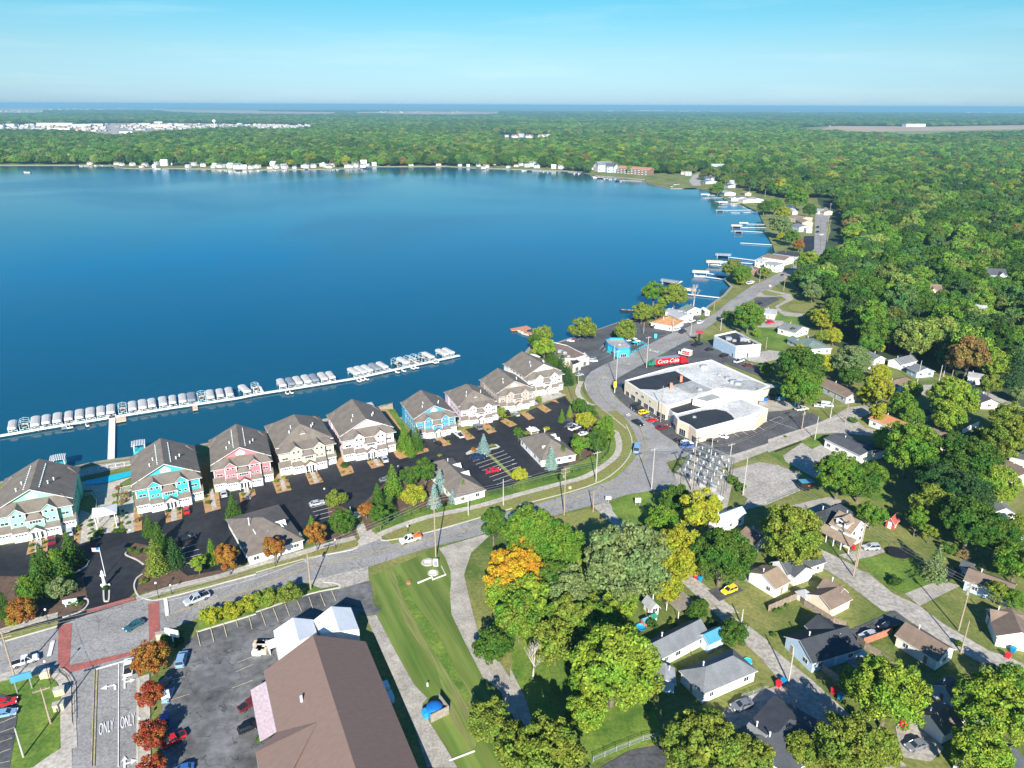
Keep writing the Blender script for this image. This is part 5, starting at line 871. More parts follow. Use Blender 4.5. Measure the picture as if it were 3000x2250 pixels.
# ---------------- the trees one by one ----------------
for a in (
 # big central clump
 ('g',1000,1330,330,'b','S','largest crown in the central clump'), ('g',1815,1262,232,'b','D','right of the central clump beside the alley'), ('g',1620,900,165,'o','Y','tall beside the substation, upper part of a yellow-green row'),
 ('g',1450,1200,180,'b','Y','below the tall one left of the substation'), ('g',1470,1330,150,'b','Y','low in the yellow-green row'), ('g',1330,1540,120,'b','Y','at the lower end of the yellow-green row'), ('g',1420,780,130,'b','D','between the lawn sign and the substation'), ('g',1290,960,120,'b','G','at the right edge of the small triangle lawn'),
 ('g',180,1080,230,'b','G','bordering the main road at the top of the clump'), ('g',420,1210,200,'b','G','behind the golden trees'), ('g',90,1400,190,'b','O','most golden one of the clump'), ('g',-60,1350,140,'b','O','beside the gravel drive at the left edge of the clump'), ('g',100,1230,140,'b','O','above the most golden one'),
 ('g',-160,1000,110,'o','D','by the roadside at the clump corner'), ('g',-60,1500,160,'b','O','on the left side below the most golden one'), ('g',500,1490,160,'b','S','silvery between the golden and the largest'), ('g',340,1380,110,'b','G','in the middle of the clump'), ('g',590,1400,100,'b','L','small beside the silvery one'),
 ('c',130,200,190,'b','L','in the lower left of the clump'), ('c',60,380,170,'b','M','low at the left edge above the bare tree'), ('c',500,150,170,'b','S','with pale trunk in the clump'), ('c',400,380,140,'b','G','above the bare tree'), ('c',640,280,130,'b','M','yellowish near the blue pool cover'), ('c',790,330,110,'b','M','left of the play yard'), ('c',580,560,110,'b','M','right of the bare tree'), ('c',-60,150,150,'b','L','left flank of the clump'), ('c',230,60,130,'b','G','deep in the clump'), ('b',2120,560,110,'b','D','overhanging the gravel drive'), ('c',880,420,110,'b','M','behind the big lower tree'),
 ('c',880,760,330,'b','L','big one left of the grey-roofed houses'), ('c',700,900,180,'b','G','left flank of the big lower one'), ('c',1080,880,180,'b','M','right flank of the big lower one'), ('c',640,1150,150,'b','L','on the lower lawn'), ('c',560,1230,90,'b','D','on the lower lawn, the small one'),
 ('c',300,1540,300,'b','M','at the bottom edge beside the gravel drive'), ('c',560,1620,140,'b','S','at the bottom edge, small'), ('c',60,1450,180,'b','M','at the bottom edge, leftmost of the low ones'), ('b',2010,1230,160,'b','M','alone beside the gravel drive'), ('c',1650,1480,300,'b','M','at the bottom edge between lawn and dark house'), ('c',2050,1580,180,'b','M','at the bottom edge right of the spiky one'), ('c',1600,310,80,'b','D','in front of the slatted pergola'), ('c',1640,240,50,'b','D','small beside the pergola corner'), ('c',1920,480,110,'b','D','round beside the blue metal roof'),
 ('z',1120,1330,48,'b','G','above the bare tree in the clump'), ('z',1190,1250,42,'b','D','small dark one deep in the clump'), ('z',1235,1330,46,'b','M','yellowish one left of the play yard'), ('z',1285,1345,40,'b','G','left of the grey-roofed house'), ('z',1200,1390,42,'b','M','right of the bare tree, lower'), ('z',1340,1300,34,'b','L','behind the white garden shed'), ('z',1165,1165,46,'b','G','upper middle of the clump'), ('z',1060,1395,34,'b','D','beside the gravel drive under the clump'), ('z',1250,1215,34,'b','S','small silvery one in the clump'), ('z',1300,1400,40,'b','M','between the clump and the big lower one'),
 # right neighbourhood
 ('h',200,1080,240,'b','M','round above the dark-roofed cottage'), ('h',900,900,110,'b','G','behind the farmhouse yard'), ('h',620,560,180,'b','G','leaning over the pale lot'), ('h',800,620,150,'b','D','right part of the thicket behind the office'), ('h',900,560,110,'b','G','small at the back of the office'),
 ('h',1230,330,210,'b','G','feathery large one behind the office'), ('h',1060,260,120,'b','L','feathery in front of the orange roof'), ('h',1420,420,180,'b','D','feathery, right half of the pair'), ('h',1750,480,220,'b','D','broad feathery one in the middle of the thicket'), ('h',1950,640,170,'b','L','at the right end of the thicket'), ('h',1500,650,180,'b','K','dark middle one of the thicket'), ('h',1700,740,190,'b','K','dark core of the thicket'), ('h',1420,800,150,'b','M','olive front one of the thicket'), ('h',1290,950,90,'o','G','narrow at the thicket edge'), ('h',1750,980,210,'b','D','large lower one of the thicket'), ('h',1980,1080,170,'b','D','lower right one of the thicket'), ('h',1400,1060,60,'o','M','small at the thicket front'), ('h',2150,1330,150,'b','G','behind the long pale blue house'), ('h',2180,1000,100,'b','M','beyond the parked white car'),
 ('h',1460,1330,110,'c','S','with sparse silver needles on the back lawn'), ('h',2080,250,190,'b','M','tall at the right edge above the cream houses'), ('h',1560,80,110,'b','L','behind the white fence'), ('h',950,20,70,'o','Y','against the orange roof'), ('h',1980,1570,90,'b','M','in front of the long pale blue house'), ('h',1240,60,90,'b','G','dark behind the orange roof'),
 ('d',1040,1010,280,'b','L','broad one across the lower alley'), ('d',760,920,130,'b','L','left flank of the broad alley one'), ('d',700,1480,260,'b','M','lowest of the alley trees'), ('d',980,1480,140,'b','M','right of the lowest alley tree'), ('d',300,1500,140,'b','M','at the bottom edge in front of the shaded roof'), ('d',1960,1130,280,'b','L','large at the right beside the dark garage'), ('d',2120,900,130,'b','G','upper right flank of the large right one'), ('d',1850,1530,220,'b','L','at the bottom right corner'), ('d',1900,830,80,'b','S','small grey one at the end of the alley'), ('d',2120,200,80,'b','G','by the right edge'), ('d',0,1550,90,'b','Y','bottom edge, bright strip'),
 # shop area and north
 ('k',1300,780,260,'b','D','very large one behind the shop lot'), ('k',1320,1050,230,'b','G','lower half of the very large pair'), ('k',1290,600,110,'b','Y','behind the very large dark tree'), ('k',1590,720,140,'b','Y','right of the very large dark tree'), ('k',1950,700,200,'b','S','pale, right of the yellow pair'), ('k',1960,880,130,'b','D','in shade above the brown roof'), ('k',880,800,80,'b','M','small at the left side of the very large tree'), ('k',640,120,170,'b','G','round above the pale blue restaurant'), ('k',360,120,75,'b','D','small left of the round one by the road'), ('k',1600,150,130,'b','Y','at the edge of the wood by the lawn'), ('k',1740,370,100,'b','Y','brilliant, at the wood edge behind the sage roof'), ('k',1590,370,90,'b','M','beside the brilliant one'), ('k',1440,110,70,'b','D','small at the lawn corner'), ('k',740,330,45,'b','L','tiny on the green lawn'), ('k',1200,310,45,'b','D','tiny in front of the white house'), ('k',2150,1150,100,'b','Y','by the grey house with awning'),
 ('l',330,860,160,'o','Y','the tallest golden-yellow one by the orange roof'), ('l',360,640,120,'b','Y','rear one of the golden pair'), ('l',640,1050,150,'b','G','dark between the orange roof and shed'), ('l',760,850,120,'b','L','in front of the brown-roofed house'), ('l',1290,960,260,'b','L','large beyond the cul-de-sac'), ('l',1240,1200,150,'b','L','below the large one at the cul-de-sac'), ('l',1420,380,150,'b','M','in the dead end behind the white boat'), ('l',1860,520,170,'b','L','beyond the white cottage'), ('l',1780,780,130,'b','M','right of the white cottage'), ('l',2050,1250,220,'b','M','at the right edge over the gravel yard'), ('l',2110,620,150,'c','K','at the right edge of the back street'), ('l',2150,900,100,'b','S','small grey one by the back street'), ('l',300,280,90,'b','Y','small behind the grey-roofed pair'), ('l',60,450,150,'b','S','left of the grey-roofed pair'), ('l',1600,1500,140,'b','D','behind the white fence'), ('l',1300,1500,110,'b','D','above the tan hip roof'),
 # north of the big shops, along the road to the wood
 ('m',1960,960,110,'b','D','by the road bend, near one'), ('m',2080,760,150,'b','L','by the road bend, far one'), ('m',2140,960,130,'b','D','right of the pair at the bend'), ('m',2130,1130,110,'b','S','above the gravel loop'), ('m',2160,1450,90,'b','M','at the right of the gravel loop'), ('m',1080,830,115,'b','M','beside the dock on the shore'), ('m',1220,900,110,'b','G','right of the shore pair'), ('m',1210,970,60,'b','Y','small at the foot of the shore pair'), ('m',1510,870,75,'b','M','among the shore buildings'), ('m',70,1130,130,'b','G','large on the point, left of pair'), ('m',340,1170,150,'b','M','large on the point, right of pair'), ('m',200,1260,80,'b','L','between the two large point trees'), ('m',-30,1150,60,'b','O','at the left edge of the point'),
 ('j',1240,60,120,'b','M','on the point, seen from the lot'), ('j',1430,60,100,'b','M','leaning over the water on the point'),
 ('j',490,275,165,'w','M','alone on the seawall corner of the lot'), ('j',1030,300,125,'b','M','in the lot above the drive-in'), ('j',890,340,40,'b','D','tiny beside the lot tree'),
 ('u',1530,640,90,'b','Y','brilliant on the far shore bend'), ('u',1280,560,80,'b','D','left of the brilliant shore one'), ('u',1420,540,90,'b','G','behind the brilliant shore one'), ('u',1490,800,130,'b','S','willow-like by the docks'), ('u',1640,950,90,'b','G','on the shore lawn'), ('u',1490,950,50,'b','Y','small near the shore lawn'), ('u',1730,1050,65,'b','X','on the shore lawn'), ('u',1700,440,130,'b','G','at the wood edge beyond the bend'), ('u',1870,600,80,'b','D','by the far end of the road'), ('u',680,310,70,'b','G','by the curve of the far road'), ('u',590,330,40,'b','M','small at the water by the curve'),
 ('i',1550,180,80,'b','D','at the water end of the condominium hedge'), ('i',1620,100,100,'w','M','tallest of the shore hedge'), ('i',1640,260,110,'b','L','in the hedge by the gazebo'),
 # condominium evergreens
 ('i',125,1240,95,'c','G','left of the pair on the orange mulch'), ('i',260,1250,90,'c','D','right of the pair on the orange mulch'), ('i',190,1330,70,'c','G','front one on the orange mulch'), ('i',985,1290,78,'c','B','on the parking island'), ('i',1715,1460,78,'c','B','at the corner of the right garage'), ('i',1840,1380,70,'c','D','beside the big silver spruce'), ('i',1580,815,37,'o','M','clipped, by the taupe condominium'), ('i',1185,955,50,'o','M','clipped, by the lilac condominium'), ('i',1362,1175,52,'o','D','clipped at the garage corner'), ('i',1830,1000,45,'c','G','at the parking row end'), ('i',1915,950,40,'c','L','small behind the parking row'), ('i',2020,1290,85,'o','D','front one of the dark hedge trees at the bend'), ('i',2200,1230,90,'o','D','right one of the dark hedge trees at the bend'), ('i',2080,1040,95,'b','Y','behind the row of parked cars'), ('i',2020,880,80,'b','D','at the bend hedge top'), ('i',2120,960,80,'b','D','right of the bend hedge top'),('i',1370,1620,80,'w','Y','by the lot fence'),
 ('i',1700,330,70,'c','D','first of the shore-side evergreen row'), ('i',1770,400,75,'c','D','second of the shore-side evergreen row'), ('i',1830,450,80,'c','K','third of the shore-side evergreen row'), ('i',1890,540,85,'c','K','last and largest of the shore-side evergreen row'),
 ('g',800,170,90,'o','G','in the bend by the path'), ('g',740,300,80,'o','D','lower one in the bend by the path'), ('g',590,310,72,'o','G','next to the garage in the bend'),
 ('f',1180,620,95,'c','G','in the middle shrub bed'), ('f',1330,590,75,'o','D','dark round in the middle shrub bed'), ('f',1460,540,90,'o','D','tallest in the middle shrub bed'), ('f',1590,620,68,'c','B','beside the long garage'), ('f',1540,760,65,'c','B','in the middle bed near the fence'), ('f',1700,750,45,'c','B','smallest by the fence'), ('f',1790,690,55,'c','G','by the end of the long garage'), ('f',1050,750,75,'c','D','above the gate'), ('f',1150,830,75,'c','D','right of the gate'), ('f',1070,920,80,'o','D','nearest the gate'), ('f',950,870,65,'b','X','reddish shrub-like beside the gate'), ('f',1360,740,100,'w','Y','low and bright in the middle bed'), ('f',690,770,82,'w','M','round on the car park island'), ('f',745,970,100,'b','D','left of the gate'),
 ('f',515,1080,88,'o','X','roadside maple nearest the gate'), ('f',160,1190,88,'o','X','roadside maple beside the first garage'), ('f',385,1110,42,'c','B','small between two roadside maples'), ('f',480,980,55,'c','G','behind the roadside maple'),
 ('e',2010,840,80,'c','D','behind the first garage'), ('e',1285,1000,70,'c','D','rear one in the entrance bed'), ('e',1370,1090,90,'c','D','middle one in the entrance bed'), ('e',1340,1290,100,'c','M','front one in the entrance bed'), ('e',1500,1240,95,'c','K','right one in the entrance bed'), ('e',1440,1180,80,'c','D','central one in the entrance bed'), ('e',1710,1330,62,'o','L','bright beside the entrance bed'), ('e',1830,1240,70,'c','G','left of the roadside maple'), ('e',1965,1280,98,'o','X','first roadside maple right of the entrance'),
 ('e',600,1200,110,'c','D','behind the bright left clump'), ('e',360,1290,90,'c','D','at the back of the left clump'), ('e',330,1440,130,'c','D','widest of the left clump'), ('e',520,1360,110,'c','D','right side of the left clump'), ('e',250,1530,90,'b','G','low at the left clump front'), ('e',490,1270,60,'o','L','bright one of the left clump'), ('e',530,1540,100,'w','S','grey-green low one at the clump foot'),
 ('a',190,290,105,'b','X','autumn tree by the left pavement'), ('a',20,240,80,'c','D','at the left edge'), ('a',110,370,50,'b','Y','small golden at the left pavement'),
 ('a',1290,700,135,'b','X','largest of the red maples by the parking lot'), ('a',1300,1010,100,'b','R','second of the red maples by the parking lot'), ('a',1300,1360,115,'b','R','third of the red maples by the parking lot'), ('a',1310,1660,110,'b','R','fourth of the red maples, cut by the frame'),
 # hedge along the near lot
 ('a',1830,330,85,'w','Y','first of the hedge along the lot'), ('a',2010,285,85,'w','Y','second of the hedge along the lot'), ('a',2160,225,80,'w','Y','third of the hedge along the lot'), ('b',90,180,90,'w','M','fourth of the hedge along the lot'), ('b',290,140,95,'w','M','last and largest of the hedge along the lot')):
    T(*a)
# hidden lower parts of the wood's edge
# bare trees
def bare(t, x, y, h, label, s=1):
    p = G(t, x, y); r = thing('bare_tree', label, 'tree', p); rs = random.Random(3); m_ = MB()
    def br(a, d, L_, rad, lv):
        b_ = a + d*L_; m_.tube(a, b_, rad, 5, 0, rad*.6)
        if lv == 0: return
        for i in range(4 if lv > 1 else 3):
            ax = Vector((rs.uniform(-1,1), rs.uniform(-1,1), rs.uniform(.15,.8))).normalized(); br(a + d*L_*rs.uniform(.55,1), (d*.7+ax*.8).normalized(), L_*.62, rad*.5, lv-1)
    br(Vector((0,0,0)), Vector((.05,0,1)), h*.42, h*.028, 4); m_.build('trunk', 'pale_bark', r); return r
bare('c', 180, 880, 10, 'leafless grey tree on the lawn below the central clump'); bare('m', 580, 1320, 16, 'leafless pale tree leaning over the water behind the cottage')
# shrubs
def shrub(t, x, y, r, col, label, kind='s0', group=None, hz=.8):
    X, Y = px(t, x, y); p = Gp(X, Y, 0); dep = p.y*math.cos(PITCH) + H*math.sin(PITCH); R = r/TILES[t][2]*dep/F
    o = link('shrub', CROWN[kind]); o.location = (p.x, p.y, R*hz*.7); o.scale = (R, R, R*hz); o.rotation_euler = (0,0,RND.random()*6); c = COL[col]; o.color = (*c, 1); return tag(o, label, 'shrub', group)
for x, y, r in ((1133,1225,34),(1197,1245,36),(1262,1230,28)): shrub('e', x, y, r, 'G', 'clipped ball shrub in a row of three beside the entrance drive', 'r0', 'three clipped ball shrubs')
shrub('f', 768, 500, 44, 'D', 'large clipped dark ball shrub on the mulch island', 'r0'); shrub('a', 912, 105, 28, 'D', 'small clipped shrub on the drive median below the flagpole', 'r0'); shrub('i', 1075, 1320, 26, 'M', 'small round shrub right of the silver spruce on the island', 'r0'); shrub('i', 875, 1365, 30, 'X', 'rust brown shrub left of the silver spruce on the island')
shrub('a', 1240, 60, 38, 'L', 'bright green shrub at the corner of the entrance bed'); shrub('f', 390, 380, 1, 'G', 'tiny shrub') if 0 else None
bg_ = 'small shrubs in the mulch beds between the garages'
for t, pts in (('e', [(275,1185,24,'G'),(275,1230,18,'M'),(385,1160,20,'G'),(385,1200,14,'G'),(680,1020,24,'G'),(675,1050,20,'L'),(665,1090,16,'G'),(1180,885,18,'Y'),(1190,970,30,'T'),(1455,890,26,'D'),(1545,870,22,'D'),(1460,935,16,'T'),(1550,905,16,'T'),(1785,760,20,'D'),(1800,815,28,'G'),(1885,790,14,'T'),(1890,840,14,'Y'),(2100,745,24,'M'),(2100,780,16,'M'),(2180,715,20,'M'),(1000,755,30,'L'),(1000,820,28,'M'),(1025,690,28,'X'),(1080,760,45,'T'),(1070,810,36,'T'),(1060,885,16,'G'),(1095,900,15,'G'),(1060,930,18,'G'),(1095,940,15,'G'),(1055,985,15,'G'),(1105,990,20,'G'),(820,940,16,'G'),(785,965,17,'G'),(785,1008,24,'G'),(795,1045,15,'G'),(770,1078,15,'G'),(870,1050,26,'M'),(1000,1065,32,'G'),(1060,1060,28,'G'),(830,1100,45,'G'),(780,1130,22,'L'),(1000,1010,22,'Y')]),
 ('f', [(180,630,26,'M'),(190,668,16,'T'),(240,595,22,'Y'),(265,625,20,'T'),(285,680,20,'G'),(205,705,16,'M'),(455,570,14,'M'),(465,595,16,'T'),(480,630,14,'T'),(525,560,14,'T'),(545,590,16,'T'),(560,625,14,'T'),(750,550,18,'M'),(815,545,14,'M'),(985,450,13,'M'),(1000,480,15,'T'),(1060,435,13,'M'),(1080,465,15,'T'),(1605,250,14,'T'),(1660,285,16,'M'),(1800,195,14,'M'),(1825,215,16,'M'),(1855,240,14,'T'),(1950,145,16,'X'),(1990,135,14,'X'),(2000,180,16,'G'),(2050,170,16,'M'),(1275,380,20,'Y'),(1420,350,24,'Y'),(1230,360,20,'Y'),(1300,870,20,'G'),(1345,860,18,'G'),(1390,850,18,'G'),(1890,745,16,'X'),(1940,725,20,'X')]),
 ('i', [(1215,1040,20,'Y'),(1245,1075,18,'M'),(1290,1065,16,'Y'),(1300,1095,14,'Y'),(1235,1085,14,'M'),(1385,975,14,'M'),(1450,960,18,'G'),(1415,940,14,'M'),(1620,915,16,'Y'),(1665,930,16,'M'),(1620,880,12,'Y'),(1730,770,14,'M'),(545,1255,14,'Y'),(1445,1190,34,'L'),(1530,1175,40,'L'),(1665,1150,40,'Y'),(850,1210,16,'M'),(775,1165,18,'Y'),(510,1430,28,'M'),(1940,1470,30,'G'),(2020,1470,34,'G')]), ('h', [(1090,1500,60,'D'),(60,1360,60,'G'),(150,240,16,'G'),(530,1090,45,'G'),(730,110,40,'G'),(1560,1230,70,'G'),(1690,1280,60,'T')]), ('d', [(60,300,26,'G'),(105,290,22,'G'),(155,255,22,'G'),(50,520,30,'G'),(470,400,50,'L'),(1090,80,50,'D'),(1640,600,40,'G')]), ('g', [(1900,650,60,'G'),(1960,700,55,'G'),(1870,620,40,'D')]), ('c', [(1200,440,60,'D'),(1400,430,50,'M'),(1740,430,50,'D')]), ('b', [(20,1430,35,'G'),(70,1570,40,'G'),(110,1600,30,'L')]), ('a', [(640,250,50,'G'),(700,240,30,'D'),(1490,560,90,'G'),(1560,590,60,'D')])):
    for x, y, r, c in pts: shrub(t, x, y, r, c, 'small %s shrub in a bed, one of many alike' % CN[c].replace('bright yellow-green','yellow').replace('tan-leaved','tan').replace('orange and green','rusty') if r < 40 else 'bushy %s shrub, one of the larger ones beside a lawn or wall' % CN[c], 's%d' % RND.randrange(2), bg_ if r < 40 else 'larger shrubs beside lawns and walls')
# ---------------- vehicles ----------------
mat('car_paint', (1,1,1), .25, 0, spec=.6, objcol=True); mat('bare_plate', (1,1,1), .6, .15, 1, objcol=True)
def loft(prof, ys, taper=None):
    """side profile [(x,z)] swept across the width; ys = [(y, inset)]"""
    mb = MB(); n = len(prof)
    xm = sum(p[0] for p in prof)/n
    for y, k in ys: mb.v += [(xm+(x-xm)*(1-k), y, z-(k*.25 if z > .9 else 0)) for x, z in prof]
    for j in range(len(ys)-1):
        for i in range(n): mb.f.append((j*n+i, j*n+(i+1)%n, (j+1)*n+(i+1)%n, (j+1)*n+i)); mb.m.append(0)
    mb.f += [tuple(range(n-1,-1,-1)), tuple(range((len(ys)-1)*n, len(ys)*n))]; mb.m += [0,0]; return mb
BODY = {'sedan': ([(-2.35,.35),(-2.35,.85),(-2.2,.98),(-1.5,1.02),(1.0,.98),(2.1,.82),(2.35,.65),(2.38,.35)], [(-1.75,1.0),(-1.15,1.42),(.35,1.44),(1.15,.98)], 4.75, (1.42,-1.4)),
 'suv': ([(-2.3,.4),(-2.35,.9),(-2.3,1.12),(1.1,1.1),(2.15,.98),(2.35,.75),(2.38,.4)], [(-2.2,1.1),(-2.0,1.72),(.35,1.74),(1.15,1.1)], 4.8, (1.42,-1.4)),
 'pickup': ([(-2.85,.5),(-2.9,1.12),(1.25,1.12),(2.6,1.08),(2.85,.85),(2.88,.5)], [(-.75,1.1),(-.55,1.85),(.75,1.87),(1.5,1.1)], 5.8, (1.8,-1.75)),
 'van': ([(-2.7,.4),(-2.75,1.2),(1.6,1.2),(2.5,.95),(2.7,.7),(2.7,.4)], [(-2.7,1.2),(-2.6,2.25),(1.1,2.28),(1.95,1.18)], 5.4, (1.7,-1.7))}
CARS = {}
def vehicle(kind):
    if kind in CARS: return CARS[kind]
    low, cab, L_, ax = BODY[kind]; t = bpy.data.objects.new(kind, None); C.objects.link(t); W = .9 if kind in ('sedan','suv') else .98
    b_ = loft(low, [(-W,.04),(-W+.12,0),(W-.12,0),(W,.04)]).build('body', 'car_paint', t)
    if kind == 'pickup': MB().box(-2.75, -.8, -.8, .8, 1.1, 1.135).build('bed', 'black_metal', t)
    g_ = MB(); n = len(cab); zt = max(p[1] for p in cab)
    vs = []
    for y, s in ((-1,1),(1,1)):
        for x, z in cab: vs.append((x, y*(W-.06 if z < 1.3 else W-.22), z))
    g_.add(vs, [(3,2,1,0),(4,5,6,7),(0,1,5,4),(2,3,7,6),(1,2,6,5)]); g_.build('windows', 'dark_glass', t)
    r_ = MB(); a, b2 = cab[1], cab[2]; w2 = W-.2; r_.slab([(a[0]-.05,-w2,zt+.04),(b2[0]+.05,-w2,zt+.04),(b2[0]+.05,w2,zt+.04),(a[0]-.05,w2,zt+.04)], .07)
    for sy in (-1,1):
        for (p, q) in ((cab[0],cab[1]),(cab[3],cab[2])): r_.tube((p[0],sy*(W-.06),p[1]), (q[0],sy*w2,zt), .05, 4)
        xm_ = (a[0]+b2[0])/2; r_.tube((xm_,sy*(W-.05),cab[0][1]), (xm_,sy*w2,zt), .05, 4)
    if kind == 'van': r_.box(-2.6, .9, -w2-.06, -w2-.02, 1.3, 2.2); r_.box(-2.6, .9, w2+.02, w2+.06, 1.3, 2.2)
    r_.build('roof', 'car_paint', t)
    for x in ax:
        for sy in (-1,1):
            m_ = MB(); m_.tube((x,sy*(W-.16),.34), (x,sy*(W+.03),.34), .34 if kind != 'pickup' else .39, 14, 0); wh = m_.build('wheel', 'tyre', t); MB().tube((x,sy*(W+.02),.34), (x,sy*(W+.05),.34), .2, 10).build('rim', 'rim', wh)
    for sy in (-1,1):
        xe = low[-1][0]; MB().box(xe-.14, xe+.01, sy*W*.8-.16, sy*W*.8+.16, .62, .8).build('headlight', 'lamp_white', t)
        xb = low[1][0]; MB().box(xb-.02, xb+.12, sy*W*.8-.14, sy*W*.8+.14, .72, .95).build('taillight', 'lamp_red', t)
    CARS[kind] = [t, False]; return CARS[kind]
CC = {'white': (.75,.75,.75), 'silver': (.42,.45,.48), 'grey': (.17,.18,.20), 'black': (.012,.013,.016), 'red': (.50,.015,.02), 'dark red': (.16,.012,.02), 'blue': (.03,.12,.35), 'teal': (.02,.10,.13), 'yellow': (.85,.60,.02), 'navy': (.01,.02,.05), 'light blue': (.20,.35,.52), 'dark blue': (.01,.03,.09), 'green': (.04,.16,.05), 'tan': (.45,.37,.26)}
def car(kind, col, t, x1, y1, x2, y2, where, nose=1):
    """from tail pixel (x1,y1) to nose pixel (x2,y2) along the middle of the vehicle"""
    a, b_ = G(t, x1, y1, .6), G(t, x2, y2, .6); d = b_-a; c = (a+b_)/2; c.z = .13; rz = math.atan2(d.y, d.x); pr = vehicle(kind); o = pr[0]
    s = max(.8, min(1.12, d.length/BODY[kind][2]))*.99
    label = '%s %s %s' % (col, {'sedan':'sedan','suv':'SUV','pickup':'pickup truck','van':'van'}[kind], where)
    if not pr[1]:
        pr[1] = True; o.location = c; o.rotation_euler = (0,0,rz); o.scale = (s,)*3; o['label'] = label; r = o
        r.name = {'sedan':'car','suv':'suv','pickup':'pickup_truck','van':'van'}[kind]
        for ch in o.children: ch.color = (*CC[col], 1)
    else: r = dup(o, c, rz, s, label, None, (*CC[col], 1))
    r['category'] = 'car' if kind in ('sedan','suv') else kind.replace('pickup','pickup truck'); return r
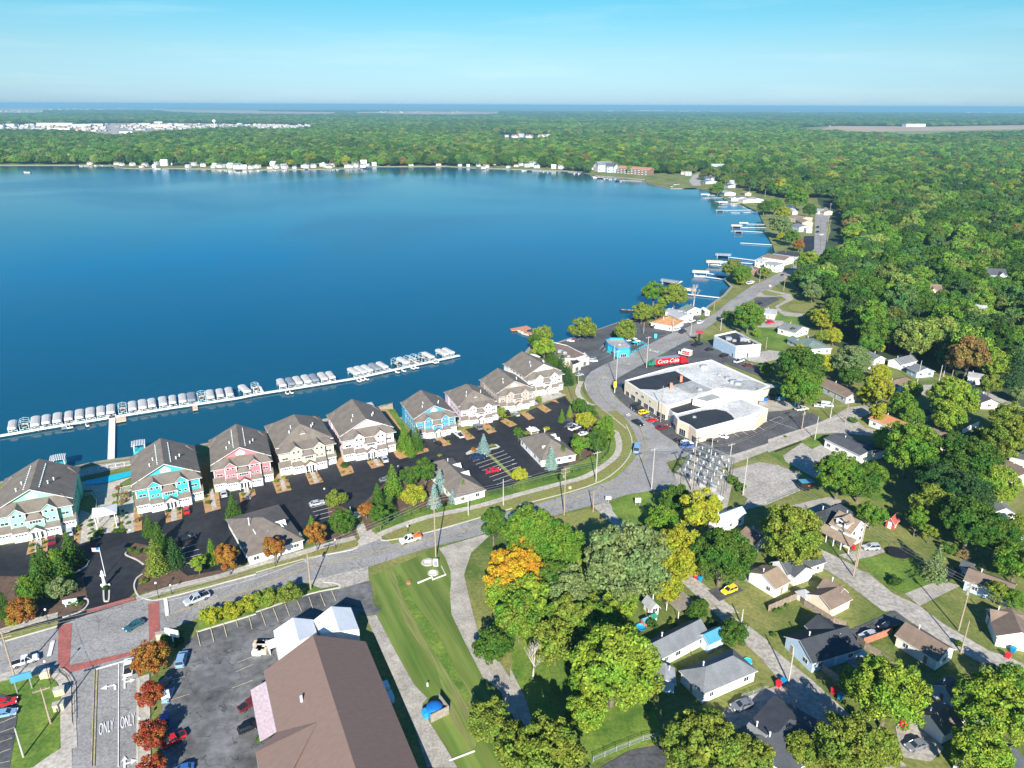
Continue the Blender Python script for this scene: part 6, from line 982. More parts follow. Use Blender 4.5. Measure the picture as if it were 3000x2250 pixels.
for a in (
 ('sedan','teal','a',1240,375,1075,465,'crossing the intersection'), ('pickup','silver','a',1810,150,1590,240,'driving away from the intersection crosswalk'), ('pickup','white','a',90,770,340,690,'turning at the left crosswalk with open bed'), ('pickup','white','a',1105,860,1120,710,'waiting at the stop line under the orange tree'),
 ('sedan','red','a',-60,1110,150,1060,'parked at the left edge'), ('sedan','light blue','a',-60,1200,150,1160,'parked at the left edge below the red one'), ('suv','light blue','a',1550,790,1590,650,'parked beside the largest red maple'), ('pickup','dark red','b',-140,1150,30,1050,'parked nose-in to the striped awning'), ('suv','black','b',-150,1340,10,1270,'parked below the dark red pickup'),
 ('pickup','red','a',1590,1360,1400,1460,'parked under the third red maple'), ('pickup','blue','a',1440,1320,1420,1190,'parked between the red maples'), ('sedan','light blue','a',1430,1070,1470,980,'parked behind the second red maple'), ('sedan','blue','a',1660,1640,1500,1680,'at the bottom edge of the parking lot'), ('sedan','grey','a',1390,950,1430,900,'mostly under the branches behind the red maples'),
 ('pickup','white','f',1420,1100,1245,1150,'with an orange rack on its bed, driving on the main road'), ('suv','black','g',185,830,80,860,'driving on the main road past the fence'), ('van','light blue','g',1070,390,1085,300,'turning through the big bend'), ('sedan','black','g',1050,95,1125,140,'driving round the bend by the shops'),
 ('sedan','red','e',1615,900,1608,840,'in front of the turquoise condominium garage'), ('sedan','dark red','e',450,1165,450,1090,'in front of the mint condominium garage'), ('suv','silver','e',605,1090,600,1025,'close to the last mint garage door'), ('sedan','silver','e',1940,755,1925,695,'in front of the coral condominium garage'), ('suv','black','e',1540,1140,1690,1095,'in the shadow of the entrance evergreens'),
 ('sedan','silver','f',1125,455,1095,400,'in front of the palest pink condominium'), ('sedan','silver','f',460,825,590,795,'in the car park beside the round yellow shrub'), ('sedan','grey','f',1080,610,1150,595,'partly behind the bed evergreens'), ('sedan','dark blue','f',1860,430,1985,400,'on the parking island side, near the silver spruce'), ('sedan','red','f',1985,540,2105,515,'alone in the middle of the striped bays'), ('sedan','black','f',1595,305,1550,270,'in front of the bright blue condominium'), ('pickup','white','f',1785,245,1720,195,'parked before the bright blue condominium'), ('suv','grey','f',1945,175,1890,130,'before the lilac condominium'),
 ('sedan','black','i',1255,990,1215,925,'beside the clipped shrub at the taupe condominium'), ('sedan','silver','i',1360,990,1310,950,'in front of the taupe condominium door'),
 ('suv','dark blue','i',1850,1090,1950,1065,'first of the row in the right car park'), ('suv','grey','i',1890,1110,1990,1080,'second of the row in the right car park'), ('pickup','white','i',1910,1145,2045,1095,'third of the row in the right car park'), ('pickup','black','i',1970,1170,2100,1140,'fourth of the row in the right car park'), ('sedan','white','i',2010,1195,2110,1170,'last of the row in the right car park'),
 ('suv','black','j',1200,1265,1085,1295,'first in the bays by the shops'), ('sedan','black','j',1250,1305,1120,1335,'second in the bays by the shops'), ('suv','yellow','j',1205,1380,1320,1350,'in the bays by the shops'), ('sedan','grey','j',1260,1450,1370,1425,'left of the red one by the shops'), ('sedan','red','j',1315,1475,1440,1455,'in the bays by the shops'), ('sedan','dark red','j',1440,1580,1590,1545,'in the bays, farthest right of the reds'),
 ('sedan','black','g',1400,265,1495,260,'at the corner bays'), ('suv','white','g',1460,295,1560,285,'between black and blue at the corner bays'), ('suv','blue','g',1455,330,1575,315,'at the corner bays, lowest'), ('sedan','white','g',1765,215,1865,245,'beside the cream shop wall'), ('sedan','black','g',1690,260,1770,275,'in the side lot near the street'),
 ('sedan','white','j',275,430,365,440,'at the seawall'), ('sedan','dark red','j',345,420,400,420,'at the seawall beside the white one'), ('suv','white','j',560,695,670,695,'outside the lakeside restaurant'), ('sedan','grey','j',555,660,635,655,'behind the white SUV by the restaurant'), ('sedan','silver','j',400,880,460,870,'behind the roadside pole at the bend'), ('sedan','black','j',1365,260,1435,240,'in the empty dark lot'), ('sedan','white','j',1650,305,1725,280,'outside the cedar-roofed restaurant'), ('suv','navy','j',1735,335,1805,305,'on the road beside the red sign'), ('sedan','white','j',1965,215,2030,180,'leaving the road by the shore shops'), ('sedan','white','j',1845,195,1920,170,'first by the white shore shop'),
 ('pickup','black','j',1890,500,2035,470,'by the foot of the red sign'), ('sedan','black','k',80,555,185,540,'in the bays beside the pale blue restaurant'), ('sedan','black','k',265,640,375,610,'in the bays, second from the left'), ('pickup','white','k',455,720,560,685,'in the bays, third from the left'), ('sedan','dark red','k',570,760,690,745,'in the bays, last on the right'), ('suv','white','k',530,600,640,625,'behind the pale blue restaurant'), ('sedan','red','k',850,205,975,185,'on the pale driveway by the lawn'), ('pickup','white','k',1240,1335,1395,1310,'beside the turquoise portable toilet'), ('van','white','k',1570,1260,1735,1280,'by the side street, large'), ('sedan','white','k',1500,1275,1590,1285,'in front of the large van'),
 ('sedan','dark blue','j',960,1010,1010,1020,'parked at the end of the shop block'), ('sedan','black','j',1420,850,1560,835,'behind the black roof of the shop block'),
 ('pickup','white','l',345,560,195,590,'beside the grey-roofed pair'), ('suv','yellow','c',1935,95,1820,140,'parked on the dark driveway'), ('sedan','grey','c',2080,1085,1900,1135,'parked beside the big grey-roofed house'), ('suv','silver','h',960,1190,820,1195,'in the farmhouse driveway'), ('pickup','black','h',1640,1390,1500,1470,'beside the long pale blue house'), ('sedan','silver','d',940,485,800,525,'by the brown fence panel'), ('sedan','black','d',1110,410,970,455,'in the shade of the stucco house'), ('sedan','grey','d',1360,1430,1200,1480,'on the shaded drive at the bottom'), ('sedan','white','h',2190,1090,2100,1150,'under the trees at the right edge'), ('sedan','black','m',1740,905,1720,915,'in the tree shade on the shore road') ,
 ('suv','black','u',1960,830,1985,815,'far along the shore road'), ('sedan','black','u',1955,890,1985,875,'far along the shore road, nearer'), ('sedan','white','u',2000,925,2045,915,'far along the shore road, right lane'), ('suv','white','m',1270,1030,1355,1010,'beside the water, with a trailer'), ('sedan','black','m',1430,1280,1470,1270,'on the small dark lot by the loop')): car(*a)
# semi-trailer and delivery truck
def textmesh(s, size, m_, parent, name='lettering', ext=.01):
    c = bpy.data.curves.new('t', 'FONT'); c.body = s; c.size = size; c.extrude = ext; c.align_x = 'CENTER'; c.align_y = 'CENTER'; o = bpy.data.objects.new('t', c); C.objects.link(o)
    bpy.context.view_layer.update(); me = bpy.data.meshes.new_from_object(o.evaluated_get(bpy.context.evaluated_depsgraph_get())); bpy.data.objects.remove(o); me.materials.clear(); me.materials.append(M[m_]); return link(name, me, parent)
a, b_ = G('j', 1420, 785, 0), G('j', 1825, 740, 0); d = b_-a; rz = math.atan2(d.y, d.x); L_ = d.length
t = thing('semi_trailer_truck', 'long red semi-trailer truck with white script lettering behind the shops', 'truck', a, rz); tl = L_*.76
MB().box(0, tl, .05, 2.6, 1.1, 4.05).build('trailer', 'red_paint', t); MB().box(-.02, tl+.02, 0, 2.65, 4.05, 4.12).build('trailer_roof', 'metal_grey', t)
MB().box(-.06, 0, .15, 2.5, 1.2, 3.9).build('rear_door', 'metal_grey', t)
lo = textmesh('Coca-Cola', 2.5, 'paint_white', t); lo.location = (tl*.52, .0, 2.6); lo.rotation_euler = (math.pi/2, 0, 0); lo.data.transform(Matrix(((1,.25,0,0),(0,1,0,0),(0,0,1,0),(0,0,0,1))))
MB().box(tl*.80, tl*.805, -.01, .04, 1.2, 4.0).build('stripe', 'paint_white', t)
m_ = MB(); m_.box(tl+.6, tl+3.0, .15, 2.5, .8, 3.5); m_.box(tl+3.0, tl+4.6, .4, 2.25, .8, 2.2); m_.build('cab', 'red_paint', t); MB().box(tl+2.9, tl+3.06, .35, 2.3, 2.3, 3.2).build('windscreen', 'dark_glass', t)
for x in (.9,2.2,tl-2.4,tl+.9,tl+2,tl+3.9):
    for y in (.2,2.35): MB().tube((x,y-.15,.52), (x,y+.15,.52), .52, 12).build('wheel', 'tyre', t)
a, b_ = G('j', 1860, 660, 0), G('j', 1705, 625, 0); d = b_-a; t = thing('delivery_truck', 'white and red beverage delivery truck behind the semi-trailer', 'truck', a, math.atan2(d.y, d.x)); L_ = d.length
MB().box(0, L_*.72, -2.5, 0, .9, 3.3).build('box_body', 'metal_white', t); MB().box(.3, L_*.66, -.01, .03, 1.2, 2.9).build('side_panel', 'red_paint', t); MB().box(-.04, 0, -2.3, -.2, 1, 3.2).build('rear_door', 'canvas_tan', t)
lo = textmesh('Coca-Cola', 1.2, 'paint_white', t); lo.location = (L_*.36, .045, 2.1); lo.rotation_euler = (math.pi/2, 0, math.pi)
m_ = MB(); m_.prism([(L_*.74,-2.3),(L_,-2.1),(L_,-.4),(L_*.74,-.2)], .7, 2.0); m_.build('cab', 'metal_white', t); MB().box(L_*.76, L_*.88, -2.2, -.3, 2.0, 2.7).build('windscreen', 'dark_glass', t)
for x in (L_*.18,L_*.85):
    for y in (-.15,-2.35): MB().tube((x,y-.15,.45), (x,y+.15,.45), .45, 12).build('wheel', 'tyre', t)
# food trailer
p = G('h', 320, 690); t = thing('food_trailer', 'black food trailer with blue roof at the corner of the pale lot', 'trailer', p, .1)
MB().box(-2, 2, -1.1, 1.1, .6, 2.9).build('body', 'black_metal', t); MB().box(-2.1, 2.1, -1.2, 1.2, 2.9, 3.0).build('roof', 'metal_blue', t); MB().box(.2, 1.2, -1.13, -1.1, 1.6, 2.3).build('menu_panel', 'orange_paint', t)
for x in (-.5,.5): MB().tube((x,-1.15,.35), (x,-.95,.35), .35, 10).build('wheel', 'tyre', t)
# orange rack on the pickup bed
p = G('f', 1390, 1085, 1.6); o = MB().box(-1.2, 1.2, -.8, .8, -.25, 0).tube((-1.2,0,0), (.8,0,1.2), .08).build('lift_rack', 'orange_paint'); o.location = p; o.rotation_euler = (0,0,.3); tag(o, 'orange steel lift rack on the white pickup bed', 'rack')
# ---------------- docks, lifts, boats ----------------
DT = WZ + .75
def pier(pts, width, label, posts=5.0, name='dock', m_='dock_white', group=None):
    c = pts[0].copy(); c.z = 0; t = thing(name, label, 'dock', c, 0, group); P = [p-c for p in pts]; mb = MB()
    for a, b in zip(P[:-1], P[1:]):
        d = (b-a); d.z = 0; n_ = Vector((-d.y, d.x, 0)).normalized()*width/2
        q = [(a+n_), (a-n_), (b-n_), (b+n_)]; mb.slab([(v.x, v.y, DT) for v in q], .22)
    mb.build('deck', m_, t); k = 0
    for a, b in zip(P[:-1], P[1:]):
        d = b-a; L_ = Vector((d.x,d.y,0)).length; n_ = Vector((-d.y, d.x, 0)).normalized()*width*.48; cnt = max(1, int(L_/posts))
        for i in range(cnt):
            k += 1
            if k > 90: break
            v = a + d*(i+.5)/cnt + n_*(-1 if i % 2 else 1); MB().cyl(v.x, v.y, WZ-.6, DT+.35, .06, 6).build('post', 'metal_grey', t)
    return t
DL = GL('o', [-60,880,0,868,470,788,1010,700,1600,607,2212,518]) + GL('p', [300,487,600,440,1220,340,1560,265,1900,190,2198,125])
pier([Vector((p.x,p.y,0)) for p in DL], 1.9, 'very long white dock lined with covered boat lifts, parallel to the shore', 6)
pier([G('o', 1038, 690), G('e', 958, 452)], 2.1, 'wide white gangway joining the long dock to the shore', 5)
def lift_proto(cv):
    t = bpy.data.objects.new('lift', None); C.objects.link(t)
    for x in (-1.35,1.35):
        for y in (-2.9,2.9): MB().box(x-.06, x+.06, y-.06, y+.06, -1.3, 1.6).build('post', 'metal_pale', t)
    f_ = MB(); f_.box(-1.5,1.5,-3,-2.85,-.1,.05); f_.box(-1.5,1.5,2.85,3,-.1,.05); f_.build('cradle', 'metal_pale', t)
    if cv != 'open':
        m_ = MB(); prof = [(-1.45,.9),(-1.4,1.6),(-.9,1.9),(0,2.0),(.9,1.9),(1.4,1.6),(1.45,.9)]; b = len(m_.v)
        for y, k in ((-4.1,.78),(-3.8,.97),(3.8,.97),(4.1,.78)): m_.v += [(x*k, y, 1.0+(z-1.0)*k) for x, z in prof]
        n = 7
        for j in range(3):
            for i in range(n-1): m_.f.append((j*n+i, j*n+i+1, (j+1)*n+i+1, (j+1)*n+i)); m_.m.append(0)
        m_.f += [tuple(range(n-1,-1,-1)), tuple(range(3*n, 4*n))]; m_.m += [0,0]; m_.build('canopy', cv, t)
    else:
        m_ = MB()
        for y in (-3,-1,1,3): m_.tube((-1.5,y,1.9),(0,y,2.4),.05,4); m_.tube((0,y,2.4),(1.5,y,1.9),.05,4)
        for x, z in ((-1.5,1.9),(0,2.4),(1.5,1.9)): m_.tube((x,-3,z),(x,3,z),.05,4)
        m_.build('canopy_frame', 'metal_pale', t)
    return t
def boat_proto(hull, deck):
    t = bpy.data.objects.new('boat', None); C.objects.link(t); m_ = MB(); st = [(-2.9,1.05,-.0),(-1,1.15,0),(1,1.1,.02),(2.2,.75,.1),(3.0,.08,.25)]
    for x_, w_, z_ in st: m_.v += [(0,x_,-.25),(w_*.7,x_,-.1),(w_,x_,.55+z_),(w_*.85,x_,.6+z_),(-w_*.85,x_,.6+z_),(-w_,x_,.55+z_),(-w_*.7,x_,-.1)]
    for j in range(4):
        for i in range(7):
            if i == 3: continue
            m_.f.append((j*7+i, j*7+(i+1)%7, (j+1)*7+(i+1)%7, (j+1)*7+i)); m_.m.append(0)
    m_.f += [(6,5,4,3,2,1,0)]; m_.m += [0]; m_.build('hull', hull, t)
    d_ = MB(); [d_.add([(-st[j][1]*.84,st[j][0],.5+st[j][2]*.6),(st[j][1]*.84,st[j][0],.5+st[j][2]*.6),(st[j+1][1]*.84,st[j+1][0],.5+st[j+1][2]*.6),(-st[j+1][1]*.84,st[j+1][0],.5+st[j+1][2]*.6)], [(0,1,2,3)]) for j in range(4)]; d_.build('deck', deck, t)
    w_ = MB(); w_.add([(-.8,.7,.55),(.8,.7,.55),(.6,.3,1.05),(-.6,.3,1.05),(0,1.1,.6)], [(0,4,3),(4,1,2),(4,2,3)]); w_.build('windscreen', 'dark_glass', t)
    MB().box(-.25,.25,-3.2,-2.85,.1,.9).build('outboard_motor', 'black_metal', t); return t
LP = {k: [lift_proto(m_), False] for k, m_ in (('w','canvas'),('g','canvas_grey'),('t','canvas_tan'),('x','open'))}
mat('hull_red', (.35,.03,.05), .3); mat('hull_teal', (.04,.30,.30), .3); mat('hull_dark', (.03,.04,.06), .3)
BP = {k: [boat_proto(m_, 'canvas_tan'), False] for k, m_ in (('w','white_trim'),('r','hull_red'),('t','hull_teal'),('d','hull_dark'))}
def put(pr, nm, loc, rz, s, label, cat, group):
    if not pr[1]: pr[1] = True; o = pr[0]; o.name = nm; o.location = loc; o.rotation_euler = (0,0,rz); o.scale = s if hasattr(s,'__len__') else (s,)*3; o['label'] = label; o['group'] = group
    else: o = dup(pr[0], loc, rz, s, label, group)
    o['category'] = cat; return o
CVN = {'w': 'white', 'g': 'slate grey', 't': 'tan', 'x': 'uncovered'}
def dockdir(p):
    q = Vector((p.x,p.y,0)); b = min(range(len(DL)-1), key=lambda i: (DL[i].lerp(DL[i+1], max(0, min(1, (q-DL[i]).dot(DL[i+1]-DL[i])/(DL[i+1]-DL[i]).length_squared))) - q).length); d = DL[b+1]-DL[b]; return math.atan2(d.y, d.x), DL[b], d
lifts = [('o',105,770,'w','w'),('o',212,768,'x','t'),('o',318,735,'w','w'),('o',418,730,'w','d'),('o',522,705,'w','w'),('o',628,690,'w','r'),('o',727,683,'w','t'),('o',828,668,'w','w'),('o',928,652,'w','w'),('o',1020,625,'w','d'),('o',1128,628,'x','t'),('o',1222,605,'w','d'),('o',1318,600,'w','w'),('o',1405,582,'w','d'),('o',1508,568,'w','w'),('o',1595,552,'w','d'),('o',1688,530,'w','w'),('o',1770,514,'g','d'),('o',1865,508,'x','t'),('o',1943,482,'w','d'),('o',2037,477,'w','d'),('o',2125,470,'w','w'),
 ('p',238,445,'w','d'),('p',325,432,'x','w'),('p',567,392,'w','r'),('p',645,372,'g','r'),('p',718,367,'w','w'),('p',800,355,'w','w'),('p',873,345,'g','d'),('p',950,327,'w','r'),('p',1030,322,'w','d'),('p',1245,272,'w','w'),('p',1322,267,'w','w'),('p',1396,262,'w','w'),('p',1465,243,'g','d'),('p',1528,226,'w','w'),('p',1640,182,'x','d'),('p',1715,177,'w','w'),('p',1778,167,'x','d'),('p',1832,152,'x','d'),('p',1890,125,'x','d'),('p',1955,132,'w','d'),('p',2080,102,'w','w'),('p',2132,87,'w','w')]
for i, (t_, x, y, cv, bt) in enumerate(lifts):
    p = G(t_, x, y, 2.2); rz, a, d = dockdir(p); n_ = Vector((-math.sin(rz), math.cos(rz), 0)); e = (Vector((p.x,p.y,0))-a).dot(n_); c = Vector((p.x,p.y,0)) + n_*(5.0-e)
    c.z = -.1; s = 1.0+.1*((i*7)%5-2)/4
    put(LP[cv], 'boat_lift', c, rz, (s*1.03,s,1), '%s boat lift on the long dock, one of several such' % ('%s-canopied' % CVN[cv] if cv != 'x' else 'open-framed'), 'boat lift', 'boat lifts along the long dock')
    c2 = c.copy(); c2.z = .05 if cv != 'x' else -.3; put(BP[bt], 'boat', c2 - n_*.4, rz + math.pi, s, '%s-hulled boat sitting in a lift of the long dock' % {'w':'white','r':'red','t':'teal','d':'dark'}[bt], 'boat', 'boats in the lifts of the long dock')
    if i % 3 == 2: o = MB().box(-.45, .45, 1.0, 8.4, DT-.2, DT-.02).build('finger_pier', 'dock_white'); q = c + Vector((math.cos(rz), math.sin(rz), 0))*2.1 - n_*5; q.z = 0; o.location = q; o.rotation_euler = (0,0,rz); tag(o, 'narrow white finger pier between covered boats of the long dock', 'dock', 'finger piers of the long dock')
def jetski():
    t = bpy.data.objects.new('jet_ski', None); C.objects.link(t); m_ = MB(); m_.add([(-.5,-1.4,0),(.5,-1.4,0),(.5,.6,0),(0,1.5,.1),(-.5,.6,0),(-.45,-1.4,.45),(.45,-1.4,.45),(.4,.6,.55),(0,1.4,.5),(-.4,.6,.55)], [(0,1,6,5),(1,2,7,6),(2,3,8,7),(3,4,9,8),(4,0,5,9),(5,6,7,8,9),(4,3,2,1,0)]); m_.build('hull', 'white_trim', t)
    MB().box(-.22,.22,-1.2,.1,.45,.75).build('seat', 'black_metal', t); MB().tube((-.4,.35,1.0),(.4,.35,1.0),.04,5).tube((0,.35,.5),(0,.35,1.0),.05,5).build('handlebar', 'black_metal', t); return [t, False]
JP = jetski()
for t_, x, y in (('o',625,790),('o',655,785),('o',805,770),('p',1265,362),('p',1295,352),('p',1335,345),('p',600,475),('p',640,468),('p',1765,245),('p',1800,238),('p',1965,192),('p',1985,186),('p',1620,280),('p',1680,268)): p = G(t_, x, y, DT); put(JP, 'jet_ski', Vector((p.x,p.y,WZ+.45)), dockdir(p)[0]+.2, 1, 'small white and black jet ski moored on the shore side of the long dock', 'jet ski', 'jet skis at the long dock')
def flat_thing(name, label, cat, t, pts, z, th, m_, group=None):
    q = GL(t, pts, z); c = sum(q, Vector())/len(q); o = MB().prism([(p.x-c.x, p.y-c.y) for p in q], z-th, z).build(name, m_); o.location = (c.x, c.y, 0); return tag(o, label, cat, group)
flat_thing('floating_platform', 'small cream swim platform at the foot of the gangway', 'platform', 'o', [1070,708,1165,697,1168,732,1075,748], DT, .3, 'canvas_tan'); flat_thing('floating_platform', 'small cream platform on the shore side of the long dock', 'platform', 'o', [1780,598,1828,590,1832,630,1785,635], DT, .3, 'canvas_tan'); flat_thing('floating_platform', 'thin grey floating frame beside two jet skis', 'platform', 'o', [568,792,608,786,610,804,570,810], DT, .2, 'metal_grey')
# plank T-dock
flat_thing('plank_dock', 'reddish wooden T-shaped dock near the restaurant', 'dock', 'i', [1268,48,1450,14,1500,42,1448,60,1450,78,1510,90,1600,70,1640,62,1660,80,1520,112,1440,98,1400,72,1360,62,1285,68], DT, .35, 'plank_deck')
for t_, x, y, r in (('i',1395,85,.9),('i',1430,105,.9),('i',1550,65,-.4),('i',1600,55,-.4)): p = G(t_, x, y, WZ+.5); put(BP['w'], 'boat', Vector((p.x,p.y,WZ+.25)), r, .9, 'white boat moored at the reddish wooden T-dock', 'boat', 'boats at the wooden T-dock')
for i, (t_, x1, y1, x2, y2, lb) in enumerate((('m',950,70,1330,65,'with a dark lift at its end'),('m',1230,98,1450,88,'below the willow bend, short'),('m',1068,100,1185,103,'detached from the bank'),('m',1280,245,1540,250,'with the white covered boat'),('m',1200,288,1660,296,'in the middle of three parallel ones'),('m',1200,336,1640,360,'with the maroon boat'),('m',1190,490,1625,516,'long and empty'),('m',1030,672,1395,718,'reaching the white boathouse'),('m',1160,742,1395,762,'below the white boathouse'),('m',905,780,975,786,'behind the shore pair of trees'),('m',740,880,985,915,'upper one at the big shore tree'),('m',735,928,990,962,'lower one at the big shore tree'),('m',432,985,285,1060,'slanting beside the maroon boat'),('m',480,1150,955,1202,'long, from the point to the grassy bank'),('u',485,440,740,436,'at the point of the far bend'),('u',465,406,640,404,'at the point, upper'),('u',645,486,760,484,'beside the far square house'),('u',715,522,985,508,'in front of the far shore row'),('s',650,690,850,722,'crowded with boats by the blue house'),('s',890,728,1120,738,'in front of the brick apartments'),('s',80,645,340,655,'before the far white houses'),('s',420,658,560,662,'before the far cream houses'),('r',1955,632,2060,626,'by the far wood'),('q',650,596,770,600,'by the marsh'))):
    pier([Vector((G(t_,x1,y1).x,G(t_,x1,y1).y,0)), Vector((G(t_,x2,y2).x,G(t_,x2,y2).y,0))], 1.5, 'white narrow dock %s' % lb, 9)
for t_, x, y, cv, rz, s, lb in (('m',928,65,'g',1.4,1.2,'dark canopied lift at the end of the far dock'),('m',1140,262,'t',1.5,1.3,'tan canopied lift left of the white covered boat'),('m',1232,225,'w',1.5,1.1,'white peaked boat cover on the triple docks'),('m',1165,330,'g',1.5,1.1,'maroon boat lift at the triple docks'),('m',965,642,'g',1.4,1.5,'grey canopied lift nearest the white boathouse dock'),('m',855,735,'t',1.45,1.5,'tan canopied lift left of the shore trees'),('m',675,862,'t',1.4,1.4,'tan canopied lift above the white boats'),('m',275,985,'g',.9,1.5,'lift with dark red cover on the slanting dock'),('m',510,1085,'t',1.0,1.2,'tan canopied lift beside the long dock of the point'),('u',515,392,'w',1.4,1.4,'white canopied lift at the far point'),('u',745,492,'w',1.4,1.4,'white canopied lift before the square house')):
    p = G(t_, x, y, 2); o = put(LP[cv], 'boat_lift', Vector((p.x,p.y,-.1)), rz, s, lb, 'boat lift', None); 
    if 'group' in o: del o['group']
for t_, x, y, b, s, lb in (('m',665,918,'w',1.3,'white boat in front of the tan canopy'),('m',855,765,'w',1.2,'white boat under the tan canopy left of the trees'),('m',1165,345,'r',1.2,'maroon boat at the triple docks'),('m',275,1010,'r',1.2,'dark red boat on the slanting dock'),('m',350,1060,'w',1.2,'white boat beside the large point trees'),('m',940,75,'d',1.2,'dark boat at the far dock end'),('m',1140,280,'w',1.3,'white pontoon boat left of the triple docks'),('m',965,668,'d',1.2,'dark boat under the grey canopy'),('m',985,730,'w',1,'small white boat by the shore trees'),('j',1045,35,'d',1.3,'dark boat left of the point trees'),('j',1120,40,'d',1.2,'second dark boat, touching the point trees'),('q',235,662,'w',2.2,'white boat alone on the open lake'),('m',945,920,'d',1,'dark boat close to the big shore tree')):
    p = G(t_, x, y, 0); o = put(BP[b], 'boat', Vector((p.x,p.y,WZ+.2)), 1.4, s, lb, 'boat', None); 
    if 'group' in o: del o['group']
for k, (t_, x, y) in enumerate([('s',x,y) for x, y in ((670,695),(700,700),(735,706),(765,712),(800,716),(835,722),(905,735),(940,735),(110,648),(145,650),(260,655),(310,658),(450,660),(540,672),(580,672),(1330,775),(1420,770),(1380,785))] + [('q',x,y) for x, y in ((670,605),(700,608),(740,606),(800,600),(840,604),(880,602),(910,598),(950,592),(1365,632),(1240,625),(1610,632),(1950,648),(2060,645))] + [('r',x,y) for x, y in ((160,645),(260,640),(430,635),(660,640),(710,640),(950,630),(35,648))]): p = G(t_, x, y); put(BP['w' if k % 3 else 'd'], 'boat', Vector((p.x,p.y,WZ+.2)), RND.uniform(0,3), 2.0, 'tiny %s boat moored at the far shore' % ('white' if k % 3 else 'dark'), 'boat', 'boats moored along the far shore')
for k in LP:
    if not LP[k][1]: bpy.data.objects.remove(LP[k][0])

# ---------------- poles, lamps, wires ----------------
def height_to(p, ty):
    lo, hi = 0.2, 40
    for _ in range(30):
        z = (lo+hi)/2
        if toxy(p.x, p.y, z)[1] > ty: lo = z
        else: hi = z
    return lo
TOPS = {}
def pole(t, bx, by, ty, where, kind='wood', arm=0, key=None, tr=0, ang=.5):
    p = G(t, bx, by); h = height_to(p, px(t, 0, ty)[1]); m_ = 'pole_wood' if kind == 'wood' else 'pole_grey' if kind == 'grey' else 'black_metal'
    r = thing('utility_pole' if kind != 'lamp' else 'street_lamp', '%s %s' % ({'wood':'brown wooden utility pole','grey':'grey utility pole','lamp':'black street lamp'}[kind], where), 'utility pole' if kind != 'lamp' else 'street lamp', p, ang)
    rr = .19 if kind != 'lamp' else .08; MB().cyl(0,0,0,h,rr,8,0,rr*.62).build('pole', m_, r)
    for k in range(arm): MB().box(-1.4,1.4,-.08,.08,h-.6-k*1.1,h-.42-k*1.1).build('crossarm', m_, r); [MB().cyl(x,0,h-.42-k*1.1,h-.15-k*1.1,.06,6).build('insulator', 'metal_grey', r) for x in (-1.3,-.7,.7,1.3)]
    for k in range(tr): MB().cyl(.45*(1 if k % 2 else -1),.1,h-3.2,h-2.2,.28,10).build('transformer', 'metal_grey', r)
    if kind == 'lamp': b_ = MB(); b_.revolve([(.05,h),(.22,h+.08),(.26,h+.3),(.12,h+.5),(.01,h+.55)], 10); b_.build('globe', 'lamp_white', r, True)
    if key: TOPS[key] = Vector((p.x, p.y, h-.2))
    return r
